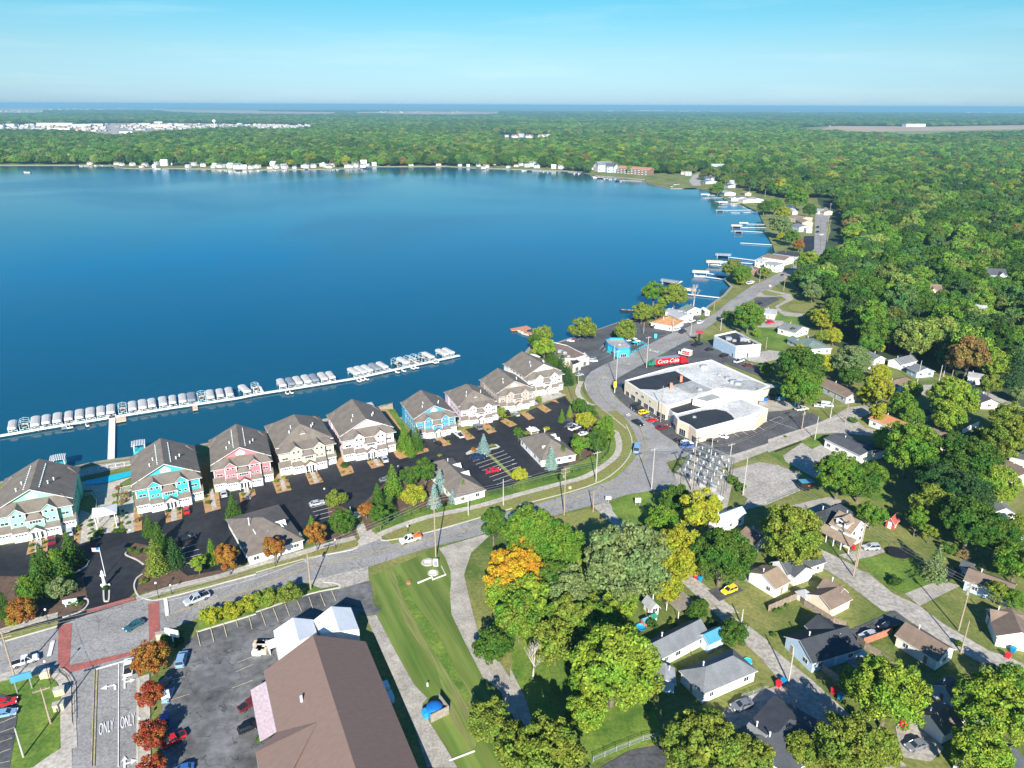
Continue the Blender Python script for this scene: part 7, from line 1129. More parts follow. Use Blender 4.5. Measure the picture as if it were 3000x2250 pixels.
for a in (('a',132,885,470,'at the left edge beside the turning white pickup','wood',2,'A',1),('a',440,1270,960,'on the corner lawn with wide white crossarm','wood',1,'A2'),('f',475,1555,1215,'beside the lot hedge','wood',1,'B',1),('f',1555,1290,760,'tallest, by the round concrete lids','wood',2,'C',2),('f',2137,830,600,'in the verge by the red car bays','grey',0),('f',1835,915,740,'in the verge near the long garage end','grey',0),
 ('g',450,910,500,'beside the small triangle lawn with double crossarms','wood',2,'D',1),('g',725,625,360,'in the verge inside the bend','grey',1,'D2'),('g',1205,690,330,'at the road edge left of the substation','grey',1,'E'),('g',700,885,695,'thin, at the little lane mouth','wood',0),('g',1550,700,320,'tall and dark inside the substation','wood',1,'F'),('g',1710,480,200,'thin, behind the substation','grey',1),('g',1870,540,290,'at the side street by the substation','grey',1,'G'),('g',1995,740,410,'at the edge of the pale empty lot','grey',0,'G2'),('g',1190,1090,1015,'short, behind the largest crown','grey',0),
 ('i',2005,660,470,'beside the path above the bend','wood',0,'H'),('j',905,1000,560,'at the inside of the bend','grey',1,'I'),('j',1300,785,380,'beside the green truck cab','grey',1,'J'),('j',1262,340,190,'in the lot by the red mulch','wood',0),('j',1640,330,150,'in front of the cedar-roofed restaurant','grey',0),('j',1480,1490,1020,'dark red, before the shop block','wood',0,'K'),('j',880,680,490,'behind the bend beside the drive-in','grey',0),('j',1870,400,190,'across from the red sign','grey',0),
 ('k',1320,1590,1290,'with transformers by the side street','wood',1,'L',3),('k',1490,1720,1420,'thin, on the side street kerb','grey',0),('k',1885,1500,1260,'dark, at the side street bend','wood',0,'M'),('k',1690,1440,1185,'beside the large white van','grey',0),('k',740,1240,1020,'behind the shop annex, right','wood',0),('k',625,1200,1080,'behind the shop annex, left','wood',0),('k',855,545,390,'on the lawn edge behind the pale blue restaurant','wood',0),('k',270,300,140,'by the shore road bus trees','grey',1,'N'),
 ('l',825,765,470,'white, before the pale blue cottage','grey',0),('l',1105,760,530,'middle of three near the cul-de-sac','grey',0),('l',1165,680,450,'rear of three near the cul-de-sac','grey',1),('l',1255,780,590,'right of three near the cul-de-sac','wood',0),('m',845,1375,1265,'orange brown, by the water','wood',0),('m',1750,1120,930,'by the road before the wood','wood',1,'O'),('m',1435,1010,850,'on the shore verge','wood',0,'P'),('u',620,290,170,'at the far road curve','grey',1),('u',765,320,210,'second at the far road curve','grey',0),('u',1080,430,310,'behind the far shore row, first','grey',0),('u',1285,440,330,'behind the far shore row, second','grey',0),('u',1595,500,415,'beside the far bright tree','grey',0),('u',2090,880,510,'tall, on the right of the far straight road','wood',2),('u',2095,1010,730,'second on the right of the far straight road','wood',1),('u',1645,1370,1250,'by the long shore building','grey',0),
 ('h',765,1360,980,'tall, in front of the farmhouse','wood',1,'Q'),('h',735,1445,1150,'leaning, just below the farmhouse driveway','wood',0),('d',1645,465,45,'with white transformer beside the alley','wood',2,'R',1),('d',1665,655,380,'thin, next to the stucco house gable','wood',0),('d',175,915,640,'between the red and blue bins and alley','grey',0,'S'),('c',1980,410,280,'short, at the planted bank','grey',0),('a',205,1560,1310,'bare, on the corner lawn','grey',0)): pole(*a)
for a in (('f',600,782,690,'by the round yellow shrub'),('f',1232,560,495,'behind the tall evergreen'),('e',1147,1170,1050,'at the entrance court'),('a',425,415,290,'on the left pavement'),('a',1372,190,60,'on the verge by the entrance bed'),('a',1487,155,80,'second on the verge by the entrance bed'),('f',690,1205,1130,'on the verge before the gate'),('f',1312,1065,1015,'above the white pickup'),('a',1230,1330,1230,'between red maples'),('i',1480,1165,1115,'beside the white shelter'),('a',440,930,740,'at the stone corner pillars'),('f',170,1360,1230,'before the first garage')): pole(a[0],a[1],a[2],a[3],a[4],'lamp')
def wires(keys, label, offs=(-1.2,0,1.2)):
    pts = [TOPS[k] if isinstance(k, str) else k for k in keys]; t = thing('power_line', label, 'power line', (pts[0].x, pts[0].y, 0))
    for o_ in offs:
        m_ = MB()
        for a, b in zip(pts[:-1], pts[1:]):
            d = (b-a).normalized(); n_ = Vector((-d.y, d.x, 0)).normalized()*o_; prev = None
            for k in range(7):
                u = k/6; q = a.lerp(b, u) + n_ - Vector((0,0,(1-(2*u-1)**2)*(b-a).length*.02)) - t.location
                if prev is not None: m_.tube(prev, q, .028, 3)
                prev = q
        m_.build('wire', 'metal_grey', t)
X0 = TOPS['A'] - (TOPS['B']-TOPS['A'])*.6
wires([X0,'A','B','C','D','E','F'], 'power line strung above the main road from pole to pole'); wires(['D','D2','H','I','J','N','O','P'], 'thinner cable following the inside of the bend towards the shore road', (0,)); wires(['E','G','L','M'], 'cable above the side street', (-.5,.5)); wires(['F','G2','Q','R',TOPS['R']+(TOPS['R']-TOPS['Q'])*.5], 'power line above the right-hand alley')
wires(['A','A2'], 'cable between the two left corner poles', (0,))
# flagpole with ornament
p = G('e', 912, 1440); t = thing('flagpole', 'white flagpole with a small flag on the entrance median', 'flagpole', p); hh = height_to(p, px('e',0,1190)[1]); MB().cyl(0,0,0,hh,.09,8,0,.05).build('pole', 'metal_white', t)
f_ = MB(); n = 13
for k in range(n): f_.box(-1.9,-.05,-.015-.002*(k%2),.015+.002*(k%2),hh-1.3+.09*k,hh-1.3+.09*(k+1),k % 2)
f_.box(-.85,-.04,-.04,.04,hh-.75,hh-.12,2); f_.build('flag', ['red_paint','white_trim','tarp_blue'], t)
p = G('e', 908, 1530); t = thing('ornament', 'white lighthouse-like lantern ornament on the drive median', 'ornament', p); b_ = MB(); b_.revolve([(.7,0),(.65,.5),(.4,.6),(.3,3.2),(.6,3.3),(.6,3.5),(.35,3.6),(.35,4.2),(.01,4.8)], 10); b_.build('tower', 'white_trim', t); [MB().revolve([(.01,0),(.25,.1),(.3,.35),(.2,.6),(.01,.7)], 8, 0, x, y).build('lamp_globe', 'lamp_white', t) for x, y in ((-.9,.2),(.9,.3))]

# ---------------- electrical substation ----------------
c4 = [G('g', 1450, 690), G('g', 1790, 840), G('g', 1900, 590), G('g', 1570, 420)]; c = sum(c4, Vector())/4; t = thing('electrical_substation', 'steel lattice electrical substation with insulators at the street corner', 'substation', c)
def bi(u, v): return (c4[0].lerp(c4[1], u)).lerp(c4[3].lerp(c4[2], u), v) - c
S('substation_yard', 'g', [1430,690,1690,900,1850,900,1910,600,1560,400,1400,560], 6, 'gravel')
def lat(a, b, w_, nm):
    m_ = MB(); a, b = Vector(a), Vector(b); d = (b-a).normalized(); up = Vector((0,0,1)) if abs(d.z) < .9 else Vector((1,0,0)); s_ = d.cross(up).normalized()*w_; u_ = up.cross(s_).normalized()*w_ if abs(d.z) > .9 else Vector((0,0,w_))
    cs = [s_+u_, s_-u_, -s_-u_, -s_+u_]; n = max(2, int((b-a).length/2.2)); q = [[a+(b-a)*k/n+o_ for o_ in cs] for k in range(n+1)]
    for i in range(4): m_.tube(a+cs[i], b+cs[i], .05, 3)
    for k in range(n):
        for i in range(4): m_.tube(q[k][i], q[k+1][(i+1)%4], .035, 3)
    m_.build(nm, 'steel', t)
NU, NV = 3, 4
for i in range(NU+1):
    for j in range(NV+1):
        a = bi(i/NU, j/NV); hh = 9.5 if (i+j) % 2 == 0 else 7; lat((a.x,a.y,0), (a.x,a.y,hh), .16, 'column')
        if i < NU: b = bi((i+1)/NU, j/NV); lat((a.x,a.y,6.7), (b.x,b.y,6.7), .18, 'beam')
        if j < NV and i % 2 == 0: b = bi(i/NU, (j+1)/NV); lat((a.x,a.y,6.4), (b.x,b.y,6.4), .18, 'beam')
for i in range(6):
    for j in range(5):
        a = bi((i+.5)/6, j/5 if i % 2 else (j+.02)/5); m_ = MB(); z_ = 6.9; m_.revolve([(.06,z_),(.17,z_+.1),(.06,z_+.3),(.17,z_+.4),(.06,z_+.6),(.17,z_+.7),(.05,z_+1.1)], 8, 0, a.x, a.y); m_.build('insulator', 'metal_pale', t)
for u in (.2,.45,.7):
    a = bi(u, .35); m_ = MB(); m_.box(a.x-1.1, a.x+1.1, a.y-.9, a.y+.9, 0, 2.6); [m_.cyl(a.x+k_*.6, a.y, 2.6, 3.6, .12, 8) for k_ in (-1,0,1)]; m_.build('transformer', 'metal_grey', t)
for j in range(4):
    a, b = bi(0, (j+.5)/4), bi(1, (j+.5)/4); m_ = MB(); m_.tube((a.x,a.y,5), (b.x,b.y,5), .09, 5); m_.build('busbar', 'metal_grey', t)
R4('g', [1700,770,1760,738,1830,760,1775,800], 3.0, .4, 'h', 'gable', 'metal_pale', 'metal_pale', 'pale blue control hut at the foot of the substation', 'hut', wins=1, name='control_hut', chim=0)

# ---------------- small structures ----------------
def gazebo(t_, x, y, ty, label, s=2.0, base='white_wall', slat=False):
    p = G(t_, x, y); h = height_to(p, px(t_, 0, ty)[1]); t = thing('gazebo', label, 'gazebo', p, .45)
    if base != 'white_wall': MB().box(-s, s, -s, s, 0, h-3.2).build('base', base, t)
    else: MB().box(-s, s, -s, s, .02, .15).build('floor', 'concrete', t)
    for a in (-1,1):
        for b in (-1,1): MB().box(a*s*.85-.09, a*s*.85+.09, b*s*.85-.09, b*s*.85+.09, h-3.2 if base != 'white_wall' else .15, h-1.1).build('post', 'white_trim', t)
    m_ = MB()
    if slat:
        for k in range(9): m_.box(-s-.3+k*(2*s+.6)/9, -s-.3+k*(2*s+.6)/9+.25, -s-.3, s+.3, h-1.1+.05*k*(8-k)/4, h-.9+.05*k*(8-k)/4)
    else: m_.add([(-s-.3,-s-.3,h-1.1),(s+.3,-s-.3,h-1.1),(s+.3,s+.3,h-1.1),(-s-.3,s+.3,h-1.1),(0,0,h)], [(0,1,4),(1,2,4),(2,3,4),(3,0,4),(3,2,1,0)])
    m_.build('roof', 'white_trim', t)
gazebo('e', 520, 500, 390, 'white slatted lookout on a turquoise base behind the mint condominium', 2.0, 'turquoise_wall', True); gazebo('e', 1215, 385, 265, 'white slatted lookout on a turquoise base left of the turquoise condominium', 1.9, 'turquoise_wall', True)
gazebo('p', 1340, 650, 572, 'white gazebo roof behind the palest pink condominium', 2.6); gazebo('i', 1510, 405, 318, 'white gazebo behind the ivory condominium', 2.6); gazebo('i', 1515, 1170, 1105, 'white shelter by the entrance of the right garage', 1.6); gazebo('e', 930, 1000, 845, 'white flat arbour at the end of the pool walk', 2.8)
S('pool_basin', 'e', [735,622,1150,530,1155,572,905,640,735,658], 7, 'pool_water'); S('patio', 'e', [630,640,740,620,740,660,905,645,1150,580,1040,640,1020,700,1000,850,1010,1060,860,1080,830,960,850,800,800,700,650,700], 5, 'concrete')
S('pavement', 'e', [1040,700,1140,690,1165,860,1160,1060,1100,1075,1080,1020,1040,960,1030,860], 5, 'concrete'); S('pavement', 'e', [650,1000,700,870,780,900,850,1010,870,1110,690,1165,640,1110], 5, 'concrete')
def fence(t_, pts, h, label, m_='black_metal', style='rail', name='fence', sp=2.4, z0=0):
    P = GL(t_, pts) if isinstance(t_, str) else t_; c = P[0].copy(); t = thing(name, label, 'fence', c); Q = [p-c for p in P]; m_2 = MB(); k = 0
    for a, b in zip(Q[:-1], Q[1:]):
        d = b-a; L_ = d.length; n_ = Vector((-d.y, d.x, 0)).normalized()*.03
        if style == 'plank':
            nb = max(1, int(L_/.5)); 
            for i in range(nb): u, v = a+d*i/nb, a+d*(i+.93)/nb; m_2.slab([(u+n_)[:2]+(h,) if 0 else (u.x+n_.x,u.y+n_.y,h), (u.x-n_.x,u.y-n_.y,h), (v.x-n_.x,v.y-n_.y,h), (v.x+n_.x,v.y+n_.y,h)], h-.05)
        else:
            for z in ((.25,.6,.95,h) if h < 1.3 else (.2,h)): m_2.tube((a.x,a.y,z), (b.x,b.y,z), .035, 4)
            if style == 'picket':
                nb = int(L_/.45); [m_2.tube((a.x+d.x*i/nb, a.y+d.y*i/nb, .1), (a.x+d.x*i/nb, a.y+d.y*i/nb, h), .022, 3) for i in range(nb)]
    m_2.build('panels' if style != 'rail' else 'rails', m_, t)
    for a, b in zip(Q[:-1], Q[1:]):
        d = b-a; nb = max(1, int(d.length/sp))
        for i in range(nb):
            k += 1
            if k < 98: v = a+d*i/nb; MB().box(v.x-.06, v.x+.06, v.y-.06, v.y+.06, 0, h+.12).build('post', m_, t)
    return t
fence('f', [1180,955,1500,868,1960,762,2230,690], 1.3, 'black metal fence along the planting beds, left stretch', style='picket'); fence('g', [5,690,400,588,640,520,760,460,830,380,858,260], 1.3, 'black metal fence curving round the bend beds', style='picket')
fence('j', [500,1065,560,1170,640,1265,750,1350,850,1425], .8, 'guardrail along the outside of the road bend', 'wood_old', 'rail', 'guardrail', 1.9); fence('i', [1900,705,1925,790,1970,860], 1.5, 'dark fence at the end of the condominium court', 'wood_fence', 'plank')
fence('e', [620,600,700,570,930,510,1150,478], 1.3, 'white railing along the far side of the pool', 'white_trim', 'picket'); fence('e', [655,765,800,740,840,800,830,920], 1.1, 'white railing at the shaded left terrace', 'white_trim', 'picket'); fence('e', [1140,680,1045,700,1030,860], 1.1, 'white railing beside the right pool path', 'white_trim', 'picket')
fence('d', [0,300,255,190,310,250,560,405,670,445], 1.8, 'brown plank fence round the small back garden', 'wood_fence', 'plank'); fence('d', [770,560,830,620,960,700,1160,860], 1.8, 'weathered plank fence below the charcoal-roofed house', 'wood_fence', 'plank'); fence('d', [820,590,1062,500], 1.9, 'reddish brown fence panel beside the silver car', 'wood_red', 'plank'); fence('d', [445,800,600,915,660,880,740,850,860,870], 1.8, 'grey plank fence at the alley side patio', 'wood_old', 'plank')
fence('l', [790,1320,950,1380,1230,1480], 1.9, 'long brown plank fence behind the orange-roofed house', 'wood_fence', 'plank'); fence('l', [1400,1430,1620,1325], 2.2, 'white board fence in the back gardens', 'white_trim', 'plank'); fence('d', [1640,1290,1740,1240,1900,1380,2080,1520], 1.8, 'white fence behind the brown garage', 'white_trim', 'plank')
fence('a', [440,840,520,830,580,880,625,960,632,1280], 1.0, 'curved black railing round the corner lawn', style='rail'); fence('c', [700,1600,900,1510,1130,1420,1260,1390], 1.2, 'chain link fence across the shaded lawn', 'metal_grey', 'rail'); fence('c', [1980,1060,2180,990,2212,985], 1.2, 'chain link fence beside the grey hipped house', 'metal_grey', 'rail')
fence('h', [65,370,290,282], .5, 'low dark timber barrier beside the side street', 'black_metal', 'plank', 'barrier'); fence('h', [0,815,60,790,270,700,375,690], .4, 'low barrier along the pale lot edge', 'metal_grey', 'rail', 'barrier')
fence('j', [1180,500,1250,470,1300,500,1120,600,980,640], 1.1, 'blue railing round the drive-in patio', 'aqua', 'picket'); fence('b', [1400,60,1520,10,1530,20], .5, 'low white board rail by the lids', 'white_trim', 'plank', 'board_rail'); fence('f', [1525,1475,1640,1432,1600,1355], .4, 'white L-shaped rail on the lawn', 'white_trim', 'plank', 'board_rail')
fence('f', [818,905,850,985], 2.4, 'white gate wall left of the service drive', 'white_trim', 'plank', 'gate_wall'); fence('f', [850,940,930,925], 2.0, 'white gate across the service drive', 'white_trim', 'plank', 'gate')
# rubbish bins
def bin_(): 
    t = bpy.data.objects.new('bin', None); C.objects.link(t); m_ = MB(); m_.add([(-.28,-.32,.05),(.28,-.32,.05),(.28,.3,.05),(-.28,.3,.05),(-.36,-.4,1.0),(.36,-.4,1.0),(.36,.4,1.0),(-.36,.4,1.0)], [(0,1,5,4),(1,2,6,5),(2,3,7,6),(3,0,4,7),(3,2,1,0)]); m_.build('body', 'bare_plate', t); MB().box(-.38,.38,-.42,.42,1.0,1.1).build('lid', 'bare_plate', t)
    for x in (-.3,.3): MB().tube((x-.05,.35,.12),(x+.05,.35,.12),.12,8).build('wheel', 'tyre', t)
    return [t, False]
BN = bin_()
for t_, x, y, cl_, lb in (('g',1588,1450,'r','red bin beside the blue one at the alley top'),('g',1622,1470,'b','blue bin beside the red one at the alley top'),('d',90,940,'r','red bin left of the alley, by the grass'),('d',132,918,'b','blue bin left of the alley, by the grass'),('d',565,1000,'r','red bin at the right side of the alley'),('d',622,1050,'b','blue bin at the right side of the alley'),('d',1168,1290,'r','red bin on the shaded driveway'),('d',2070,695,'r','red bin at the right edge by the deck'),('d',2115,645,'b','blue bin at the right edge by the deck'),('h',735,1200,'r','red bin by the farmhouse porch'),('h',950,260,'b','blue bin behind the dark-roofed office'),('h',1050,1010,'g','green bin beside the red barn shed')):
    p = G(t_, x, y, .3); p.z = .1; q = {'r': (.65,.02,.04,1), 'b': (.01,.26,.50,1), 'g': (.02,.22,.12,1)}[cl_]; fresh = not BN[1]; o = put(BN, 'wheelie_bin', p, .6, 1.2, lb, 'bin', None)
    if 'group' in o: del o['group']
    for ch in o.children: ch.color = q
for t_, x, y, m_, lb in (('k',820,1210,'tarp_blue','blue dumpster leftmost behind the annex'),('k',915,1195,'black_metal','dark dumpster between two blue ones'),('k',1045,1195,'metal_blue','blue dumpster rightmost behind the annex')):
    p = G(t_, x, y); t = thing('dumpster', lb, 'dumpster', p, -.2); MB().add([(-1.6,-.9,0),(1.6,-.9,0),(1.6,.9,0),(-1.6,.9,0),(-1.8,-1,1.6),(1.8,-1,1.6),(1.8,1,1.9),(-1.8,1,1.9)], [(0,1,5,4),(1,2,6,5),(2,3,7,6),(3,0,4,7)]).build('body', m_, t); MB().slab([(-1.8,-1.05,1.62),(1.8,-1.05,1.62),(1.8,1,1.95),(-1.8,1,1.95)], .06).build('lid', 'black_metal', t)
p = G('k', 1250, 1300); t = thing('portable_toilet', 'turquoise portable toilet beside the white pickup', 'portable toilet', p); MB().box(-.6,.6,-.6,.6,0,2.2).build('cabin', 'aqua', t); MB().add([(-.65,-.65,2.2),(.65,-.65,2.2),(.65,.65,2.2),(-.65,.65,2.2),(0,0,2.5)], [(0,1,4),(1,2,4),(2,3,4),(3,0,4)]).build('roof', 'metal_white', t); MB().box(-.4,.4,-.63,-.6,.1,2).build('door', 'metal_blue', t)
# dumpster enclosure with blue cover on the green
p = G('b', 1550, 1170); t = thing('timber_enclosure', 'timber enclosure with a blue cover standing on the mown green', 'enclosure', p, .6)
for nm, b_ in (('side_wall',(-2,2,-1.9,-1.75)),('side_wall',(1.85,2,-1.75,1.9))): MB().box(*b_, 0, 2.0).build(nm, 'wood_old', t)
m_ = MB(); m_.revolve([(1.6,.0),(1.7,1.2),(1.5,1.7),(.8,1.9),(.01,1.95)], 14, 0, -.2, 0); m_.build('cover', 'tarp_blue', t, True); MB().box(-2.6,-1.7,-.5,.9,0,1.4).build('tank', 'bright_blue', t)
# trampoline
p = G('h', 1125, 1260); t = thing('trampoline', 'round black trampoline with safety net on the back lawn', 'trampoline', p); m_ = MB(); m_.revolve([(.01,.85),(2.6,.85)], 28); m_.build('mat', 'black_metal', t); m_ = MB(); m_.revolve([(2.6,.8),(2.75,.87),(2.6,.92)], 28); m_.build('rim', 'black_metal', t)
for k in range(8): a_ = k*math.pi/4; MB().cyl(2.7*math.cos(a_), 2.7*math.sin(a_), 0, 2.5, .035, 5).build('post', 'black_metal', t)
m_ = MB(); [m_.tube((2.7*math.cos(k*.2244),2.7*math.sin(k*.2244),2.4),(2.7*math.cos((k+1)*.2244),2.7*math.sin((k+1)*.2244),2.4),.03,3) for k in range(28)]; m_.build('net_ring', 'black_metal', t)
# umbrella on deck, slatted pergola, play things
def umbrella(t_, x, y, m_, lb, r=1.4):
    p = G(t_, x, y); t = thing('parasol', lb, 'parasol', p); MB().cyl(0,0,0,2.3,.04,6).build('pole', 'metal_white', t); b_ = MB(); b_.revolve([(r,1.95),(r*.5,2.25),(.01,2.5)], 8); b_.build('canopy', m_, t)
umbrella('d', 790, 720, 'canvas', 'white patio umbrella behind the charcoal-roofed house'); flat_thing('deck', 'wooden deck under the patio umbrella', 'deck', 'd', [650,715,720,690,860,770,770,800], .35, .3, 'wood_old')
for i, (x, y, m_) in enumerate(((1085,445,'white_trim'),(1062,478,'white_trim'),(1140,455,'white_trim'),(1185,485,'white_trim'),(1150,500,'aqua'),(960,425,'white_trim'))): umbrella('j', x, y, m_, '%s umbrella %s' % ('white' if m_ != 'aqua' else 'turquoise', ('behind the drive-in stand, rear', 'nearest the drive-in roof corner', 'in the middle of the drive-in patio', 'at the right end of the drive-in patio', 'by the blue railing', 'left behind the drive-in roof')[i]), 1.6)
def pergola(t_, pts, h, lb, m_='wood_old'):
    q = GL(t_, pts, h); c = sum(q, Vector())/4; c.z = 0; t = thing('pergola', lb, 'pergola', c); q = [Vector((v.x-c.x, v.y-c.y, h)) for v in q]; n = 16; s_ = MB()
    for k in range(n): a, b = q[0].lerp(q[1], k/n), q[3].lerp(q[2], k/n); a2, b2 = q[0].lerp(q[1], (k+.62)/n), q[3].lerp(q[2], (k+.62)/n); s_.slab([a, a2, b2, b], .08)
    s_.build('slats', m_, t)
    for v in q: MB().box(v.x*.93-.08, v.x*.93+.08, v.y*.93-.08, v.y*.93+.08, 0, h-.08).build('post', 'white_trim', t)
pergola('c', [1332,205,1480,125,1615,235,1440,300], 2.7, 'slatted grey pergola roof beside the alley')
def play(t_, x, y, cols, lb):
    p = G(t_, x, y); t = thing('playhouse', lb, 'toy', p, .5); MB().box(-.7,.7,-.6,.6,0,1.2).build('wall', cols[0], t); b_ = MB(); roof_geo(b_, 1.4, 1.2, 1.2, .6, 'gable', .15, .08); b_.build('roof', [cols[1], cols[1]], t)
play('c', 1145, 410, ('orange_paint','metal_blue'), 'toy playhouse with blue roof in the play yard'); play('c', 1215, 378, ('canvas_tan','plastic_green'), 'toy playhouse with green roof in the play yard')
o = MB().revolve([(.01,.1),(.9,.1),(1.1,.5),(1.2,.5)], 14).build('toy_pool', 'bright_blue'); o.location = G('c', 1115, 445); tag(o, 'small blue toy pool beside the playhouses', 'toy'); o = MB().revolve([(.4,.0),(.6,.25),(.4,.5),(.25,.3),(.4,0)], 14).build('toy_ring', 'red_paint'); o.location = G('c', 1048, 465); tag(o, 'small red toy ring in the play yard', 'toy')
o = MB().revolve([(.01,.5),(1.9,.5),(2.0,.75),(2.1,.0)], 18).build('round_pool', 'aqua'); o.location = G('c', 812, 240); tag(o, 'light blue covered round pool among the trees', 'pool'); o = MB().revolve([(.01,.3),(.8,.3),(.9,.4),(.95,0)], 14).build('toy_pool', 'aqua'); o.location = G('c', 2037, 735); tag(o, 'small turquoise paddling pool beside the grey hipped house', 'toy')
# signs
def sign(t_, x, y, ty, w_, h_, m_, lb, post='metal_grey', text=None, tm='red_paint', rz=0, n=1, name='sign', tsz=.5):
    p = G(t_, x, y); hh = max(1.0, height_to(p, px(t_, 0, ty)[1])); t = thing(name, lb, 'sign', p, rz)
    for k in range(n): u = 0 if n == 1 else (-w_*.35, w_*.35)[k]; MB().box(u-.1, u+.1, -.1, .1, 0, hh-h_).build('post', post, t)
    MB().box(-w_/2, w_/2, -.2, .2, hh-h_, hh).build('panel', m_, t)
    if text: lo = textmesh(text, tsz, tm, t); lo.location = (0, -.215, hh-h_/2); lo.rotation_euler = (math.pi/2, 0, 0)
    return t, hh
t, hh = sign('j', 1975, 480, 305, 3.6, 1.3, 'hull_red', 'black pylon with two red round-ended signs behind the shops', 'black_metal'); MB().box(-.45,.45,-.3,.3,0,hh-1.6).build('pylon', 'black_metal', t)
sign('a', 1508, 610, 455, 3.4, 1.6, 'metal_white', 'white pole sign beside the largest red maple', 'metal_pale', rz=-.3); sign('a', 215, 985, 840, 3.6, 1.5, 'metal_blue', 'blue backed sign board on the corner lawn', 'metal_grey', rz=.5, n=2); sign('a', 1440, 1080, 985, 1.6, 1.8, 'metal_pale', 'pale sign beside the second red maple', rz=.3); sign('a', 615, 255, 195, 3, 1.2, 'metal_pale', 'oval sign on posts in the left entrance bed', 'white_trim', rz=.3, n=2)
sign('g', 1085, 830, 765, 1.7, 1.3, 'metal_white', 'white board on posts on the triangle lawn', n=2); sign('g', 362, 1010, 958, 1.4, 1.3, 'metal_white', 'white board at the top of the clump', n=2); sign('g', 830, 810, 750, 1.6, 1.0, 'metal_white', 'small sign at the little lane mouth'); sign('j', 1415, 410, 345, 1.4, 2.2, 'aqua', 'turquoise and white standing sign by the drive-in lot'); sign('j', 888, 1110, 965, 1.2, 2.4, 'yellow_paint', 'yellow warning sign inside the road bend', 'metal_white'); sign('u', 1350, 1600, 1570, 1.4, .9, 'metal_white', 'small white sign at the loop entrance'); sign('g', 500, 690, 664, .8, .7, 'canvas_tan', 'small tan utility box sign on the verge'); sign('g', 1525, 215, 145, 2.4, 1.6, 'black_metal', 'black wall sign in front of the curved roof shop', 'white_trim')
# corner stone pillars, round lids, boxes
for t_, x, y, lb in (('a',395,870,'tan stone corner pillar nearest the white pickup'),('a',520,1020,'tan stone pillar on the corner pavement'),('a',1395,540,'tan stone block beside the white pole sign'),('a',515,1150,'low stone post on the corner lawn')): p = G(t_, x, y); t = thing('stone_pillar', lb, 'pillar', p, .4); MB().box(-.9,.9,-.5,.5,0,1.6).build('shaft', 'stone_block', t); MB().box(-1,1,-.6,.6,1.6,1.75).build('cap', 'concrete', t)
for t_, x, y, r, lb in (('f',1485,1320,3.6,'larger round concrete lid with a white hatch'),('f',1530,1412,2.9,'smaller round concrete lid on the lawn')):
    p = G(t_, x, y); t = thing('manhole_lid', lb, 'lid', p); b_ = MB(); b_.revolve([(r*.01,.22),(r*.45,.22),(r*.5,.0)], 24); b_.build('slab', 'concrete', t); MB().box(-.8,.8,-.5,.5,.23,.5).build('hatch', 'metal_white', t)
p = G('f', 1555, 1350); t = thing('control_cabinet', 'white control cabinet by the concrete lids', 'cabinet', p); MB().box(-.6,.6,-.4,.4,.1,1.9).build('case', 'metal_white', t); MB().box(-.5,.5,-.43,-.4,.2,1.8).build('door', 'metal_grey', t)
o = MB().box(-2.5,2.5,-.15,.15,.08,.2).build('plank', 'white_trim'); o.location = G('b', 1780, 1550); o.rotation_euler = (0,0,.45); tag(o, 'white plank lying on the mown grass', 'plank')
o = MB().cyl(0,0,0,.5,.6,12).build('planter', 'wood_red'); o.location = G('f', 1318, 1500); tag(o, 'small reddish round planter on the mown green', 'planter'); o = MB().box(-.15,.15,-.15,.15,0,.9).build('marker_post', 'white_trim'); o.location = G('b', 1483, 945); tag(o, 'short white marker post on the mown green', 'post')
for k, (x, y) in enumerate(((20,600),(45,600),(70,605),(20,640),(45,645),(105,600),(60,660),(10,670))): o = MB().box(-.9,.9,-.6,.6,0,1.2).build('stacked_goods', 'white_trim' if k % 3 else 'canvas_tan'); o.location = G('b', x, y); tag(o, 'pale crate of goods stacked outside the store annex', 'crate', 'crates outside the store annex')
p = G('b', 140, 590, 1); t = thing('ladder_rack', 'white slatted rack leaning on the store annex', 'rack', (p.x,p.y,0), .6); [MB().box(-1,1,.5*k-1.6,.5*k-1.3,1.5,1.65).build('slat', 'white_trim', t) for k in range(6)]; MB().box(-1.05,-.95,-1.8,1.5,0,1.5).build('frame', 'white_trim', t)
# green machine by the semi
p = G('j', 1365, 760); t = thing('truck_tractor', 'small green truck cab left of the semi-trailer', 'truck', p, .3); MB().box(-2,2,-1.1,1.1,.6,1.7).box(-.3,1.6,-1,1,1.7,2.6).build('body', 'plastic_green', t); [MB().tube((x,y,.45),(x,y+.3,.45),.45,10).build('wheel', 'tyre', t) for x in (-1.2,1.2) for y in (-1.2,.9)]
# boats on land
for t_, x, y, rz, lb in (('l',1250,560,1.2,'boat on a trailer in the dead end, left'),('l',1400,575,.3,'white boat on a trailer in the dead end'),('m',1310,1015,.4,'white boat parked beside the shore verge')): p = G(t_, x, y); o = put(BP['w'], 'boat', Vector((p.x,p.y,.7)), rz+1.57, 1.1, lb, 'boat', None); 'group' in o and o.__delitem__('group')

